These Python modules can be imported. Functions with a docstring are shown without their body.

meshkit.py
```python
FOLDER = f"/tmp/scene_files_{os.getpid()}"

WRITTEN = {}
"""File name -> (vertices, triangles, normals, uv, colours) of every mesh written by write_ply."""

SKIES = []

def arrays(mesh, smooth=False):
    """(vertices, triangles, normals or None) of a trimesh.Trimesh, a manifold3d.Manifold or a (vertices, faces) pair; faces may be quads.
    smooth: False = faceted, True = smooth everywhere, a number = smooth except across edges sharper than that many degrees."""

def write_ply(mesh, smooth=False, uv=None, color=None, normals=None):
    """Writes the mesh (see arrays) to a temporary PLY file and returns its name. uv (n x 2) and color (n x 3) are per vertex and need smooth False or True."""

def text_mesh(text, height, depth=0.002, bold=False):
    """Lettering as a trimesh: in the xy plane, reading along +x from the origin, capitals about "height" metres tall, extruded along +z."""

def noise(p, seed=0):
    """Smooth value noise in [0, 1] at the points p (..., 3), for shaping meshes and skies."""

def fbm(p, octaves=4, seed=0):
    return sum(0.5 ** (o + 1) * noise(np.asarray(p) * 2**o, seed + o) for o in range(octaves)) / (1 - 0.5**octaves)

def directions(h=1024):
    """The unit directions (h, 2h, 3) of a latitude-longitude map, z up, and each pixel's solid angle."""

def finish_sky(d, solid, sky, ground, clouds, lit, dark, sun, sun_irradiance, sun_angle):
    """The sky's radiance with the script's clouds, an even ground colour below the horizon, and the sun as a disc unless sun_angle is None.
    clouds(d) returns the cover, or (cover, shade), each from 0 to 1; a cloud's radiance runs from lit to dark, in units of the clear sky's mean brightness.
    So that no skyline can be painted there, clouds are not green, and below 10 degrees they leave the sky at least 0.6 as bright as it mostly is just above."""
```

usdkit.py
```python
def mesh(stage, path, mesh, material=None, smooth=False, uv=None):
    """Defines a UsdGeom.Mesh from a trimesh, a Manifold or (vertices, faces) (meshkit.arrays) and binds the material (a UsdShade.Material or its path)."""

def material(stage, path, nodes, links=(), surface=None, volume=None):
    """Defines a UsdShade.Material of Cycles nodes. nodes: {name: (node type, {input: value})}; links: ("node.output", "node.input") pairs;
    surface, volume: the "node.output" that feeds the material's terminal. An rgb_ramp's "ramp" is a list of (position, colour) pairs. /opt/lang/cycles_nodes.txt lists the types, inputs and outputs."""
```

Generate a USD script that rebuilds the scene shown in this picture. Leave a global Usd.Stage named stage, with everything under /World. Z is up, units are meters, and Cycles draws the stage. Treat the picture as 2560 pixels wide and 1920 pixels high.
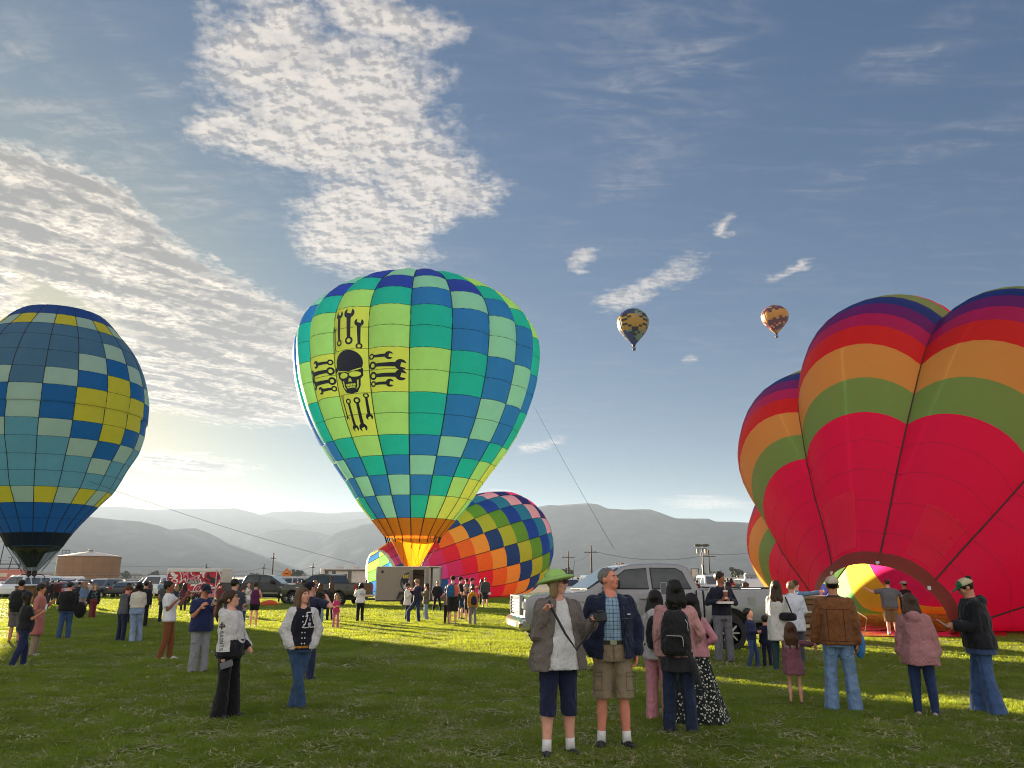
import math, random
import numpy as np, trimesh, shapely, usdkit, meshkit
from shapely.geometry import Polygon, Point, box as sbox
from shapely import affinity
from scipy.spatial import cKDTree
from pxr import Usd, UsdGeom, UsdLux, UsdShade, Gf, Sdf, Vt

stage = Usd.Stage.CreateInMemory()
UsdGeom.SetStageUpAxis(stage, UsdGeom.Tokens.z)
UsdGeom.SetStageMetersPerUnit(stage, 1.0)
UsdGeom.Xform.Define(stage, '/World')
UsdGeom.Scope.Define(stage, '/World/Looks')
PI = math.pi
# ------------------------------------------------------------------ camera, sky, sun, exposure
F, CX, CY, CAMH = 1922.0, 1280.0, 960.0, 1.58
PITCH = math.atan(490 / F)
CP, SP = math.cos(PITCH), math.sin(PITCH)
cam = UsdGeom.Camera.Define(stage, '/World/camera')
cam.AddTranslateOp().Set(Gf.Vec3d(0, 0, CAMH))
cam.AddRotateXYZOp().Set(Gf.Vec3f(90 + math.degrees(PITCH), 0, 0))
cam.CreateHorizontalApertureAttr(36.0)
cam.CreateVerticalApertureAttr(27.0)
cam.CreateFocalLengthAttr(36.0 * F / 2560)
cam.CreateClippingRangeAttr(Gf.Vec2f(0.1, 60000))
cam.CreateExposureAttr(2.45)

SUN_AZ, SUN_EL = math.radians(-36.0), math.radians(8.7)
SUN = np.array([math.sin(SUN_AZ) * math.cos(SUN_EL), math.cos(SUN_AZ) * math.cos(SUN_EL), math.sin(SUN_EL)])
sun = UsdLux.DistantLight.Define(stage, '/World/sun')
sun.CreateIntensityAttr(1.25)
sun.CreateAngleAttr(0.53)
sun.CreateNormalizeAttr(True)
sun.CreateColorAttr(Gf.Vec3f(1.0, 0.84, 0.62))
# -z towards the ground along the sun's rays
sun.AddRotateXYZOp().Set(Gf.Vec3f(90 - math.degrees(SUN_EL), 0, -math.degrees(SUN_AZ) + 180))


def ray(px, py):
    u, v = (px - CX) / F, (CY - py) / F
    d = np.array([u, CP - v * SP, SP + v * CP])
    return d / np.linalg.norm(d)


def gy(py):
    """distance (y) of the ground point seen at row py"""
    v = (CY - py) / F
    return -CAMH * (CP - v * SP) / (SP + v * CP)


def gx(px, y, z=0.0):
    return (px - CX) / F * (y * CP + (z - CAMH) * SP)


def zat(py, y):
    v = (CY - py) / F
    return CAMH + y * (SP + v * CP) / (CP - v * SP)


def at(px, py):
    y = gy(py)
    return np.array([gx(px, y), y, 0.0])


def proj(p):
    x, y, z = p[0], p[1], p[2] - CAMH
    f = y * CP + z * SP
    return CX + F * x / f, CY - F * (-y * SP + z * CP) / f


# ------------------------------------------------------------------ sky
def cloud_plane(px, py):
    d = ray(px, py)
    k = 1 / (max(d[2], 0) + 0.07)
    return np.array([d[0] * k, d[1] * k])


def sky_material():
    N, L = {}, []
    n_ = [0]

    def node(kind, name=None, **kw):
        if name is None:
            n_[0] += 1
            name = 'n%d' % n_[0]
        N[name] = (kind, kw)
        return name

    def link(a, b):
        L.append((a, b))

    def M(op, a, b=None, c=None, clamp=False):
        kw = {'math_type': op, 'use_clamp': clamp}
        nm = node('math', **kw)
        for i, v in enumerate((a, b, c)):
            if v is None:
                continue
            if isinstance(v, str):
                link(v, nm + '.value%d' % (i + 1))
            else:
                N[nm][1]['value%d' % (i + 1)] = float(v)
        return nm + '.value'

    def SS(val, a, b, lo=0.0, hi=1.0):
        nm = node('map_range', range_type='smoothstep', from_min=a, from_max=b, to_min=lo, to_max=hi, clamp=True)
        link(val, nm + '.value')
        return nm + '.result'

    def DOT(vec, v3):
        nm = node('vector_math', math_type='dot_product', vector2=tuple(v3))
        link(vec, nm + '.vector1')
        return nm + '.value'

    def NOISE(vec, scale, detail=3, rough=0.5, dist=0.0, lac=2.0):
        nm = node('noise_texture', scale=scale, detail=detail, roughness=rough, distortion=dist, lacunarity=lac, dimensions='3D')
        link(vec, nm + '.vector')
        return nm

    def MIX(fac, a, b, kind='mix'):
        nm = node('mix', mix_type=kind)
        for s, v in (('fac', fac), ('color1', a), ('color2', b)):
            if isinstance(v, str):
                link(v, nm + '.' + s)
            else:
                N[nm][1][s] = v
        return nm + '.color'

    tc = node('geometry', 'geo')
    D = 'geo.position'
    nrm = node('vector_math', math_type='normalize')
    link(D, nrm + '.vector1')
    D = nrm + '.vector'
    sep = node('separate_xyz')
    link(D, sep + '.vector')
    z0 = M('maximum', sep + '.z', 0.0)
    inv = M('divide', 1.0, M('add', z0, 0.07))
    X = M('multiply', sep + '.x', inv)
    Y = M('multiply', sep + '.y', inv)
    cmb = node('combine_xyz')
    link(X, cmb + '.x')
    link(Y, cmb + '.y')
    P = cmb + '.vector'
    # warp of the cloud plane so that borders are ragged
    w1 = NOISE(P, 2.6, 4, 0.6)
    ws = node('vector_math', math_type='subtract', vector2=(0.5, 0.5, 0.5))
    link(w1 + '.color', ws + '.vector1')
    wm = node('vector_math', math_type='multiply', vector2=(0.42, 0.42, 0))
    link(ws + '.vector', wm + '.vector1')
    wa = node('vector_math', math_type='add')
    link(P, wa + '.vector1')
    link(wm + '.vector', wa + '.vector2')
    PW = wa + '.vector'
    wsep = node('separate_xyz')
    link(PW, wsep + '.vector')

    def blob(c, e1, e2, lo=0.45, hi=1.15):
        """an elliptical bank of cloud whose middle and two half axes are seen at these rows and columns"""
        pc = cloud_plane(*c)
        a = cloud_plane(*e1) - pc
        b = cloud_plane(*e2) - pc
        Ji = np.linalg.inv(np.array([a, b]).T)
        q1 = M('add', DOT(PW, (Ji[0, 0], Ji[0, 1], 0)), -(Ji[0] @ pc))
        q2 = M('add', DOT(PW, (Ji[1, 0], Ji[1, 1], 0)), -(Ji[1] @ pc))
        r = M('sqrt', M('add', M('multiply', q1, q1), M('multiply', q2, q2)))
        return SS(r, lo, hi, 1.0, 0.0)

    def union(ms):
        o = ms[0]
        for m in ms[1:]:
            o = M('maximum', o, m)
        return o

    # altocumulus field above the balloon
    alto = union([blob((850, 330), (1180, 400), (890, 60), 0.35, 1.2), blob((700, 150), (880, 210), (760, -60), 0.25, 1.25), blob((960, 80), (1170, 160), (930, -90), 0.2, 1.25), blob((900, 590), (1140, 560), (950, 720), 0.4, 1.2), blob((1080, 460), (1280, 370), (1130, 620), 0.1, 1.25), blob((620, 330), (760, 330), (640, 180), 0.0, 1.3)])
    # the bank that rises to the left
    bank = union([blob((250, 640), (640, 830), (330, 500), 0.55, 1.15), blob((540, 810), (880, 960), (640, 700), 0.5, 1.15), blob((160, 510), (420, 640), (240, 410), 0.5, 1.15), blob((-300, 700), (100, 700), (-300, 480), 0.6, 1.1), blob((580, 960), (900, 1010), (600, 810), 0.6, 1.25), blob((460, 1160), (700, 1180), (460, 1120), 0.0, 1.2), blob((250, 900), (560, 960), (260, 770), 0.4, 1.2)])
    small = union([blob((1640, 706), (1830, 630), (1625, 765), 0.3, 1.1), blob((1450, 660), (1530, 640), (1450, 690), 0.1, 1.0), blob((1990, 690), (2080, 665), (1990, 712), 0.0, 1.1), blob((1820, 565), (1860, 520), (1850, 590), 0.0, 1.2), blob((1350, 1110), (1450, 1080), (1350, 1135), 0.0, 1.2), blob((1770, 1260), (1990, 1272), (1770, 1290), 0.0, 1.1), blob((1730, 1243), (1850, 1248), (1730, 1249), 0.0, 1.1), blob((1250, 1225), (1330, 1232), (1250, 1230), 0.0, 1.1), blob((1690, 900), (1740, 890), (1690, 915), 0.0, 1.2)])
    cirrus = union([blob((2330, 120), (2520, -30), (2390, 180), 0.0, 1.1), blob((1650, 200), (2050, 60), (1750, 420), 0.0, 1.2), blob((1560, 430), (1700, 400), (1640, 560), 0.0, 1.2), blob((2250, 400), (2600, 260), (2280, 450), 0.0, 1.2), blob((500, 300), (760, 560), (540, 250), 0.0, 1.2), blob((330, 400), (800, 640), (420, 290), 0.0, 1.2), blob((130, 230), (330, 420), (190, 130), 0.0, 1.2)])

    # textures
    fine = NOISE(P, 52.0, 4, 0.60, 0.0)
    puff = NOISE(P, 22.0, 4, 0.6, 0.0)
    mid = NOISE(P, 7.0, 5, 0.6, 0.0)
    b0, b1 = cloud_plane(40, 560), cloud_plane(640, 730)
    ang = math.atan2(b1[1] - b0[1], b1[0] - b0[0])
    turn = node('vector_rotate', rotate_type='z_axis', angle=-ang)
    link(P, turn + '.vector')
    sq = node('vector_math', math_type='multiply', vector2=(1.0, 3.2, 1.0))
    link(turn + '.vector', sq + '.vector1')
    band = NOISE(sq + '.vector', 3.2, 4, 0.55, 0.4)
    stretch = node('mapping', rotation=(0, 0, 0.75), scale=(1.0, 3.4, 1.0))
    link(P, stretch + '.vector')
    st = NOISE(stretch + '.vector', 4.0, 6, 0.62, 0.9)
    low = NOISE(P, 0.9, 2, 0.5)
    rest = SS(low + '.fac', 0.28, 0.45)          # the same kinds of cloud go on all round

    def behind(m):
        back = M('subtract', 1.0, SS(sep + '.y', -0.1, 0.35))
        return M('maximum', m, M('multiply', rest, back))
    alto = behind(alto)
    off = node('vector_math', math_type='add', vector2=(math.sin(SUN_AZ) * .012, math.cos(SUN_AZ) * .012, 0))
    link(P, off + '.vector1')
    off2 = node('vector_math', math_type='add', vector2=(math.sin(SUN_AZ) * .03, math.cos(SUN_AZ) * .03, 0))
    link(P, off2 + '.vector1')
    fine_s = NOISE(off + '.vector', 52.0, 3, 0.55, 0.0)
    puff_s = NOISE(off2 + '.vector', 22.0, 4, 0.6, 0.0)
    relief = M('add', M('multiply', M('subtract', fine + '.fac', fine_s + '.fac'), 0.6), M('multiply', M('subtract', puff + '.fac', puff_s + '.fac'), 1.0))
    shadow = SS(relief, 0.10, -0.16)                # the sides that look away from the sun
    vary = SS(low + '.fac', 0.35, 0.65)            # the size of the puffs changes across the field
    small_part = M('add', M('multiply', fine + '.fac', M('add', 0.28, M('multiply', vary, 0.24))), M('multiply', puff + '.fac', M('subtract', 0.46, M('multiply', vary, 0.24))))
    cells = M('add', small_part, M('multiply', mid + '.fac', 0.26))
    a_c = M('multiply', SS(M('add', cells, M('multiply', alto, 0.44)), 0.60, 1.00), SS(alto, 0.0, 0.75))
    a_c = M('multiply', M('power', a_c, 0.75), 0.95)
    b_n = M('add', M('add', M('multiply', fine + '.fac', 0.22), M('multiply', puff + '.fac', 0.36)), M('multiply', mid + '.fac', 0.42))
    b_c = M('multiply', SS(M('add', b_n, M('multiply', bank, 0.42)), 0.56, 0.88), SS(bank, 0.0, 0.35))
    s_c = SS(M('add', M('add', M('multiply', st + '.fac', 0.42), M('multiply', fine + '.fac', 0.42)), M('multiply', small, 0.45)), 0.55, 1.02)
    s_c = M('multiply', M('multiply', s_c, SS(small, 0.0, 0.5)), 0.8)
    c_c = M('multiply', M('multiply', SS(st + '.fac', 0.38, 0.75), cirrus), 0.30)
    veil = M('multiply', SS(st + '.fac', 0.45, 0.8), 0.08)
    cover = M('maximum', M('maximum', a_c, b_c), M('maximum', M('maximum', s_c, c_c), veil))
    # grey undersides where the bank is thick
    tn = M('add', M('multiply', band + '.fac', 0.62), M('multiply', puff + '.fac', 0.38))
    thick = M('multiply', SS(tn, 0.39, 0.54), SS(bank, 0.30, 0.8))
    thick = M('maximum', thick, M('multiply', shadow, 0.75))
    thick_a = M('multiply', SS(M('add', M('multiply', mid + '.fac', .6), M('multiply', puff + '.fac', .4)), 0.56, 0.38), 0.35)
    # forward scattering round the sun
    sd = M('maximum', DOT(D, tuple(SUN)), 0.0)
    g0 = M('multiply', M('power', sd, 7.0), 0.08)
    g1 = M('power', sd, 20.0)
    g2 = M('power', sd, 90.0)
    glow = M('add', M('multiply', g1, 0.25), M('multiply', g2, 1.2))
    lit = MIX(M('minimum', g1, 1.0), SKY['lit_far'], SKY['lit_near'])
    amp = M('add', 1.0, glow)
    vm = node('vector_math', math_type='scale')
    link(lit, vm + '.vector1')
    link(amp, vm + '.scale')
    grey = MIX(M('minimum', g1, 1.0), SKY['grey_far'], SKY['grey_near'])
    gs = node('vector_math', math_type='scale')
    link(grey, gs + '.vector1')
    link(M('add', 1.0, M('multiply', g2, 1.6)), gs + '.scale')
    ccol = MIX(M('maximum', thick, thick_a), vm + '.vector', gs + '.vector')
    sky = node('sky_texture', 'sky', sky_type='single_scattering', sun_disc=False, sun_elevation=SUN_EL, sun_rotation=SUN_AZ, altitude=1300.0, air_density=1.0, aerosol_density=SKY['dust'], ozone_density=1.6)
    # the air's wide span of brightness, drawn together as a phone's picture shows it
    lum = node('rgb_to_bw')
    link('sky.color', lum + '.color')
    fac = M('multiply', M('power', M('maximum', lum + '.val', 0.02), SKY['gamma'] - 1.0), SKY['gain'])
    sv = node('vector_math', math_type='scale')
    link('sky.color', sv + '.vector1')
    link(fac, sv + '.scale')
    tint = node('vector_math', math_type='multiply')
    link(sv + '.vector', tint + '.vector1')
    link(MIX(M('minimum', M('add', g0, g1), 1.0), SKY['tint'], SKY['aureole']), tint + '.vector2')
    out = MIX(cover, tint + '.vector', ccol)
    bg = node('background_shader', 'bg', strength=SKY['strength'])
    link(out, 'bg.color')
    return usdkit.material(stage, '/World/Looks/sky_look', N, L, surface='bg.background')


SKY = dict(strength=0.10, dust=0.8, gamma=0.46, gain=0.215, tint=(0.33, 0.70, 1.02), aureole=(2.1, 1.72, 1.0), lit_far=(1.36, 1.24, 1.14), lit_near=(1.7, 1.46, 1.12), grey_far=(.58, .56, .58), grey_near=(.29, .272, .255))
dome = UsdLux.DomeLight.Define(stage, '/World/sky')
UsdShade.MaterialBindingAPI.Apply(dome.GetPrim()).Bind(sky_material())
dome.GetPrim().SetCustomDataByKey('kind', 'structure')
# ------------------------------------------------------------------ helpers
USED = {}
MATS = {}


def lin(r, g, b):
    f = lambda c: c / 255 / 12.92 if c <= 10 else ((c / 255 + 0.055) / 1.055) ** 2.4
    return (f(r), f(g), f(b))


def numbered(parent, name):
    k = (parent, name)
    n = USED.get(k, -1) + 1
    USED[k] = n
    return name if n == 0 else '%s_%03d' % (name, n)


def tag(prim, label=None, cat=None, group=None, kind=None):
    for k, v in (('label', label), ('category', cat), ('group', group), ('kind', kind)):
        if v:
            prim.SetCustomDataByKey(k, v)
    return prim


def thing(name, label, cat, loc=(0, 0, 0), rotz=0.0, group=None, kind=None, rot=None, scale=None):
    path = '/World/' + numbered('', name)
    x = UsdGeom.Xform.Define(stage, path)
    x.AddTranslateOp().Set(Gf.Vec3d(*map(float, loc)))
    if rot is not None:
        x.AddRotateXYZOp().Set(Gf.Vec3f(*map(float, rot)))
    else:
        x.AddRotateZOp().Set(float(rotz))
    if scale:
        x.AddScaleOp().Set(Gf.Vec3f(scale, scale, scale))
    tag(x.GetPrim(), label, cat, group, kind)
    return path


def part(parent, name, mesh, m, smooth=False, label=None, kind=None):
    path = parent + '/' + numbered(parent, name)
    p = usdkit.mesh(stage, path, mesh, m, smooth)
    tag(p.GetPrim(), label, kind=kind)
    return path


def solo(name, mesh, m, label=None, cat=None, group=None, kind=None, smooth=False):
    path = '/World/' + numbered('', name)
    p = usdkit.mesh(stage, path, mesh, m, smooth)
    tag(p.GetPrim(), label, cat, group, kind)
    return path


def looks(key, build):
    if key not in MATS:
        MATS[key] = build('/World/Looks/look_%03d' % len(MATS))
    return MATS[key]


def paint(c, rough=0.5, metal=0.0, var=0.12, scale=3.0, coat=0.0, spec=0.5, bump=0.0, bscale=40.0):
    """a plain surface with uneven tone"""
    key = ('paint', tuple(np.round(c, 4)), rough, metal, var, scale, coat, spec, bump, bscale)

    def build(p):
        lo, hi = tuple(x * (1 - var) for x in c), tuple(min(1, x * (1 + var)) for x in c)
        N = {'tc': ('texture_coordinate', {}), 'n': ('noise_texture', {'scale': scale, 'detail': 4.0, 'roughness': 0.6}),
             'r': ('rgb_ramp', {'ramp': [(0.3, lo), (0.7, hi)]}),
             'p': ('principled_bsdf', {'roughness': rough, 'metallic': metal, 'coat_weight': coat, 'specular_ior_level': spec})}
        L = [('tc.object', 'n.vector'), ('n.fac', 'r.fac'), ('r.color', 'p.base_color')]
        if bump:
            N['n2'] = ('noise_texture', {'scale': bscale, 'detail': 3.0})
            N['b'] = ('bump', {'strength': 1.0, 'distance': bump})
            L += [('tc.object', 'n2.vector'), ('n2.fac', 'b.height'), ('b.normal', 'p.normal')]
        return usdkit.material(stage, p, N, L, surface='p.BSDF')
    return looks(key, build)


def cloth(c, rough=0.85, fold=0.012, fscale=9.0, weave=0.1, sheen=0.15, kind='plain', c2=None, trans=0.0):
    """clothing: soft folds in the normal, a fine weave in the tone; kind: plain, denim, fleece, plaid, floral, splash"""
    key = ('cloth', tuple(np.round(c, 4)), rough, fold, fscale, weave, sheen, kind, c2, trans)

    def build(p):
        lo, hi = tuple(x * (1 - weave) for x in c), tuple(min(1, x * (1 + weave)) for x in c)
        N = {'tc': ('texture_coordinate', {}), 'n': ('noise_texture', {'scale': 60.0, 'detail': 3.0, 'roughness': 0.7}),
             'r': ('rgb_ramp', {'ramp': [(0.3, lo), (0.7, hi)]}),
             'mp': ('mapping', {'scale': (1.0, 1.0, 0.55)}),
             'f': ('noise_texture', {'scale': fscale, 'detail': 3.0, 'roughness': 0.5, 'distortion': 0.8}),
             'b': ('bump', {'strength': 1.0, 'distance': fold * 4}),
             'p': ('principled_bsdf', {'roughness': rough, 'sheen_weight': sheen, 'specular_ior_level': 0.25})}
        L = [('tc.object', 'n.vector'), ('n.fac', 'r.fac'), ('tc.object', 'mp.vector'), ('mp.vector', 'f.vector'), ('f.fac', 'b.height'), ('b.normal', 'p.normal')]
        col = 'r.color'
        if kind == 'denim':
            N['d'] = ('noise_texture', {'scale': 5.0, 'detail': 4.0, 'roughness': 0.6})
            N['dr'] = ('rgb_ramp', {'ramp': [(0.35, tuple(x * 0.75 for x in c)), (0.7, tuple(min(1, x * 1.5) for x in c))]})
            N['mx'] = ('mix', {'fac': 0.6})
            L += [('tc.object', 'd.vector'), ('d.fac', 'dr.fac'), ('r.color', 'mx.color1'), ('dr.color', 'mx.color2')]
            col = 'mx.color'
        elif kind == 'fleece':
            N['v'] = ('noise_texture', {'scale': 55.0, 'detail': 2.0})
            N['b2'] = ('bump', {'strength': 1.0, 'distance': 0.012})
            L += [('tc.object', 'v.vector'), ('v.fac', 'b2.height'), ('b.normal', 'b2.normal')]
            L = [x for x in L if x[1] != 'p.normal'] + [('b2.normal', 'p.normal')]
        elif kind == 'plaid':
            N['s'] = ('separate_xyz', {})
            L += [('tc.object', 's.vector')]
            outs = []
            for i, (ax, per, w, off) in enumerate((('x', 0.075, 0.16, 0.0), ('z', 0.075, 0.16, 0.3), ('x', 0.075, 0.07, 0.45), ('z', 0.075, 0.07, 0.75), ('x', 0.0375, 0.05, 0.2), ('z', 0.0375, 0.05, 0.1))):
                a, b_, cc = 'pa%d' % i, 'pb%d' % i, 'pc%d' % i
                N[a] = ('math', {'math_type': 'multiply_add', 'value2': 1 / per, 'value3': off + 50})
                N[b_] = ('math', {'math_type': 'fraction'})
                N[cc] = ('math', {'math_type': 'less_than', 'value2': w})
                L += [('s.' + ax, a + '.value1'), (a + '.value', b_ + '.value1'), (b_ + '.value', cc + '.value1')]
                outs.append(cc + '.value')
            prev = 'r.color'
            for i, o in enumerate(outs):
                N['pm%d' % i] = ('mix', {'mix_type': 'mix', 'color2': c2})
                N['pf%d' % i] = ('math', {'math_type': 'multiply', 'value2': 0.55})
                L += [(o, 'pf%d.value1' % i), ('pf%d.value' % i, 'pm%d.fac' % i), (prev, 'pm%d.color1' % i)]
                prev = 'pm%d.color' % i
            col = prev
        elif kind in ('floral', 'splash'):
            sc, lo_, hi_ = (34.0, 0.30, 0.36) if kind == 'floral' else (16.0, 0.42, 0.47)
            N['v'] = ('voronoi_texture', {'scale': sc, 'randomness': 1.0}) if kind == 'floral' else ('noise_texture', {'scale': sc, 'detail': 2.0})
            N['vr'] = ('map_range', {'from_min': lo_, 'from_max': hi_, 'to_min': 1.0, 'to_max': 0.0, 'clamp': True})
            N['mx'] = ('mix', {'color2': c2})
            L += [('tc.object', 'v.vector'), (('v.distance' if kind == 'floral' else 'v.fac'), 'vr.value'), ('vr.result', 'mx.fac'), ('r.color', 'mx.color1')]
            col = 'mx.color'
        L.append((col, 'p.base_color'))
        if trans:
            N['t'] = ('translucent_bsdf', {})
            N['ms'] = ('mix_closure', {'fac': trans})
            L += [(col, 't.color'), ('p.BSDF', 'ms.closure1'), ('t.BSDF', 'ms.closure2')]
            return usdkit.material(stage, p, N, L, surface='ms.closure')
        return usdkit.material(stage, p, N, L, surface='p.BSDF')
    return looks(key, build)


def ripstop(c, thin=0.5, rough=0.45, crinkle=0.02, cs=1.2):
    """balloon cloth: lets part of the light through, slightly glossy, softly creased"""
    key = ('rip', tuple(np.round(c, 4)), thin, rough, crinkle, cs)

    def build(p):
        N = {'tc': ('texture_coordinate', {}), 'n': ('noise_texture', {'scale': 0.9, 'detail': 5.0, 'roughness': 0.65}),
             'r': ('rgb_ramp', {'ramp': [(0.3, tuple(x * 0.93 for x in c)), (0.7, tuple(min(1, x * 1.06) for x in c))]}),
             'mp': ('mapping', {'scale': (1.0, 1.0, 0.35)}),
             'f': ('noise_texture', {'scale': cs, 'detail': 4.0, 'roughness': 0.6, 'distortion': 1.0}),
             'b': ('bump', {'strength': 0.6, 'distance': crinkle}),
             'p': ('principled_bsdf', {'roughness': rough, 'specular_ior_level': 0.35}),
             't': ('translucent_bsdf', {}), 'g': ('gamma', {'gamma': 0.68}),
             'm': ('mix_closure', {'fac': thin})}
        L = [('tc.object', 'n.vector'), ('n.fac', 'r.fac'), ('r.color', 'p.base_color'), ('r.color', 'g.color'), ('g.color', 't.color'), ('tc.object', 'mp.vector'), ('mp.vector', 'f.vector'), ('f.fac', 'b.height'), ('b.normal', 'p.normal'),
             ('p.BSDF', 'm.closure1'), ('t.BSDF', 'm.closure2')]
        return usdkit.material(stage, p, N, L, surface='m.closure')
    return looks(key, build)


def glow(c, strength):
    return looks(('glow', c, strength), lambda p: usdkit.material(stage, p, {'e': ('emission', {'color': c, 'strength': strength})}, [], surface='e.emission'))


def glass(c=(0.02, 0.025, 0.03), rough=0.03):
    return looks(('glass', c, rough), lambda p: usdkit.material(stage, p, {'p': ('principled_bsdf', {'base_color': c, 'roughness': rough, 'specular_ior_level': 0.8, 'coat_weight': 0.6})}, [], surface='p.BSDF'))


def chrome(c=(0.75, 0.75, 0.76), rough=0.15):
    return looks(('chrome', c, rough), lambda p: usdkit.material(stage, p, {'p': ('principled_bsdf', {'base_color': c, 'metallic': 1.0, 'roughness': rough})}, [], surface='p.BSDF'))


# ---- simple solids as (vertices, faces)
def join(ms):
    vs, fs, n = [], [], 0
    for m in ms:
        v, f = (m.vertices, m.faces) if hasattr(m, 'vertices') else m
        v, f = np.asarray(v, float), np.asarray(f, int)
        if f.shape[1] == 4:
            f = np.vstack([f[:, [0, 1, 2]], f[:, [0, 2, 3]]])
        vs.append(v)
        fs.append(f + n)
        n += len(v)
    return np.vstack(vs), np.vstack(fs)


def bx(x0, x1, y0, y1, z0, z1, ch=0.0):
    """a box, its edges chamfered by ch"""
    m = trimesh.creation.box((x1 - x0, y1 - y0, z1 - z0))
    if ch:
        e = np.array([x1 - x0, y1 - y0, z1 - z0]) / 2
        pts = []
        for s in np.ndindex(2, 2, 2):
            sg = np.array(s) * 2 - 1
            for k in range(3):
                q = (e - ch) * sg
                q[k] = e[k] * sg[k]
                pts.append(q)
        m = trimesh.convex.convex_hull(np.array(pts))
    m.apply_translation(((x0 + x1) / 2, (y0 + y1) / 2, (z0 + z1) / 2))
    return np.array(m.vertices), np.array(m.faces)


def tube(pts, r, sides=6, caps=True):
    p = np.asarray(pts, float)
    t = np.gradient(p, axis=0)
    t /= np.linalg.norm(t, axis=1, keepdims=True) + 1e-12
    ref = np.array([0, 0, 1.0]) if abs(t[:, 2]).mean() < 0.9 else np.array([1.0, 0, 0])
    a = np.cross(t, ref)
    a /= np.linalg.norm(a, axis=1, keepdims=True) + 1e-12
    b = np.cross(t, a)
    ang = np.arange(sides) * 2 * PI / sides
    r = np.broadcast_to(r, (len(p),))
    v = (p[:, None] + r[:, None, None] * (np.cos(ang)[None, :, None] * a[:, None] + np.sin(ang)[None, :, None] * b[:, None])).reshape(-1, 3)
    f = []
    for i in range(len(p) - 1):
        for j in range(sides):
            k = (j + 1) % sides
            f.append((i * sides + j, i * sides + k, (i + 1) * sides + k))
            f.append((i * sides + j, (i + 1) * sides + k, (i + 1) * sides + j))
    if caps:
        for o, flip in ((0, False), ((len(p) - 1) * sides, True)):
            for j in range(1, sides - 1):
                q = (o, o + j, o + j + 1)
                f.append(q if flip else q[::-1])
    f = np.array(f)
    return v, f[:, ::-1]


def lathe(prof, sides=24, axis='z', caps=True):
    """profile [(radius, height)...] turned round an axis"""
    pr = np.asarray(prof, float)
    ang = np.arange(sides) * 2 * PI / sides
    v = np.stack([pr[:, None, 0] * np.cos(ang), pr[:, None, 0] * np.sin(ang), np.broadcast_to(pr[:, None, 1], (len(pr), sides))], -1).reshape(-1, 3)
    f = []
    for i in range(len(pr) - 1):
        for j in range(sides):
            k = (j + 1) % sides
            f += [(i * sides + j, i * sides + k, (i + 1) * sides + k), (i * sides + j, (i + 1) * sides + k, (i + 1) * sides + j)]
    if caps:
        for o, up in ((0, False), ((len(pr) - 1) * sides, True)):
            for j in range(1, sides - 1):
                f.append((o, o + j, o + j + 1) if up else (o, o + j + 1, o + j))
    if axis == 'y':
        v = v[:, [0, 2, 1]] * [1, 1, -1]
    if axis == 'x':
        v = v[:, [2, 1, 0]] * [1, 1, -1]
    return v, np.array(f)


def moved(m, t=(0, 0, 0), rz=0.0, s=1.0):
    v, f = m
    c, sn = math.cos(rz), math.sin(rz)
    v = np.asarray(v) * s
    v = np.stack([v[:, 0] * c - v[:, 1] * sn, v[:, 0] * sn + v[:, 1] * c, v[:, 2]], 1) + np.asarray(t, float)
    return v, f


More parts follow.
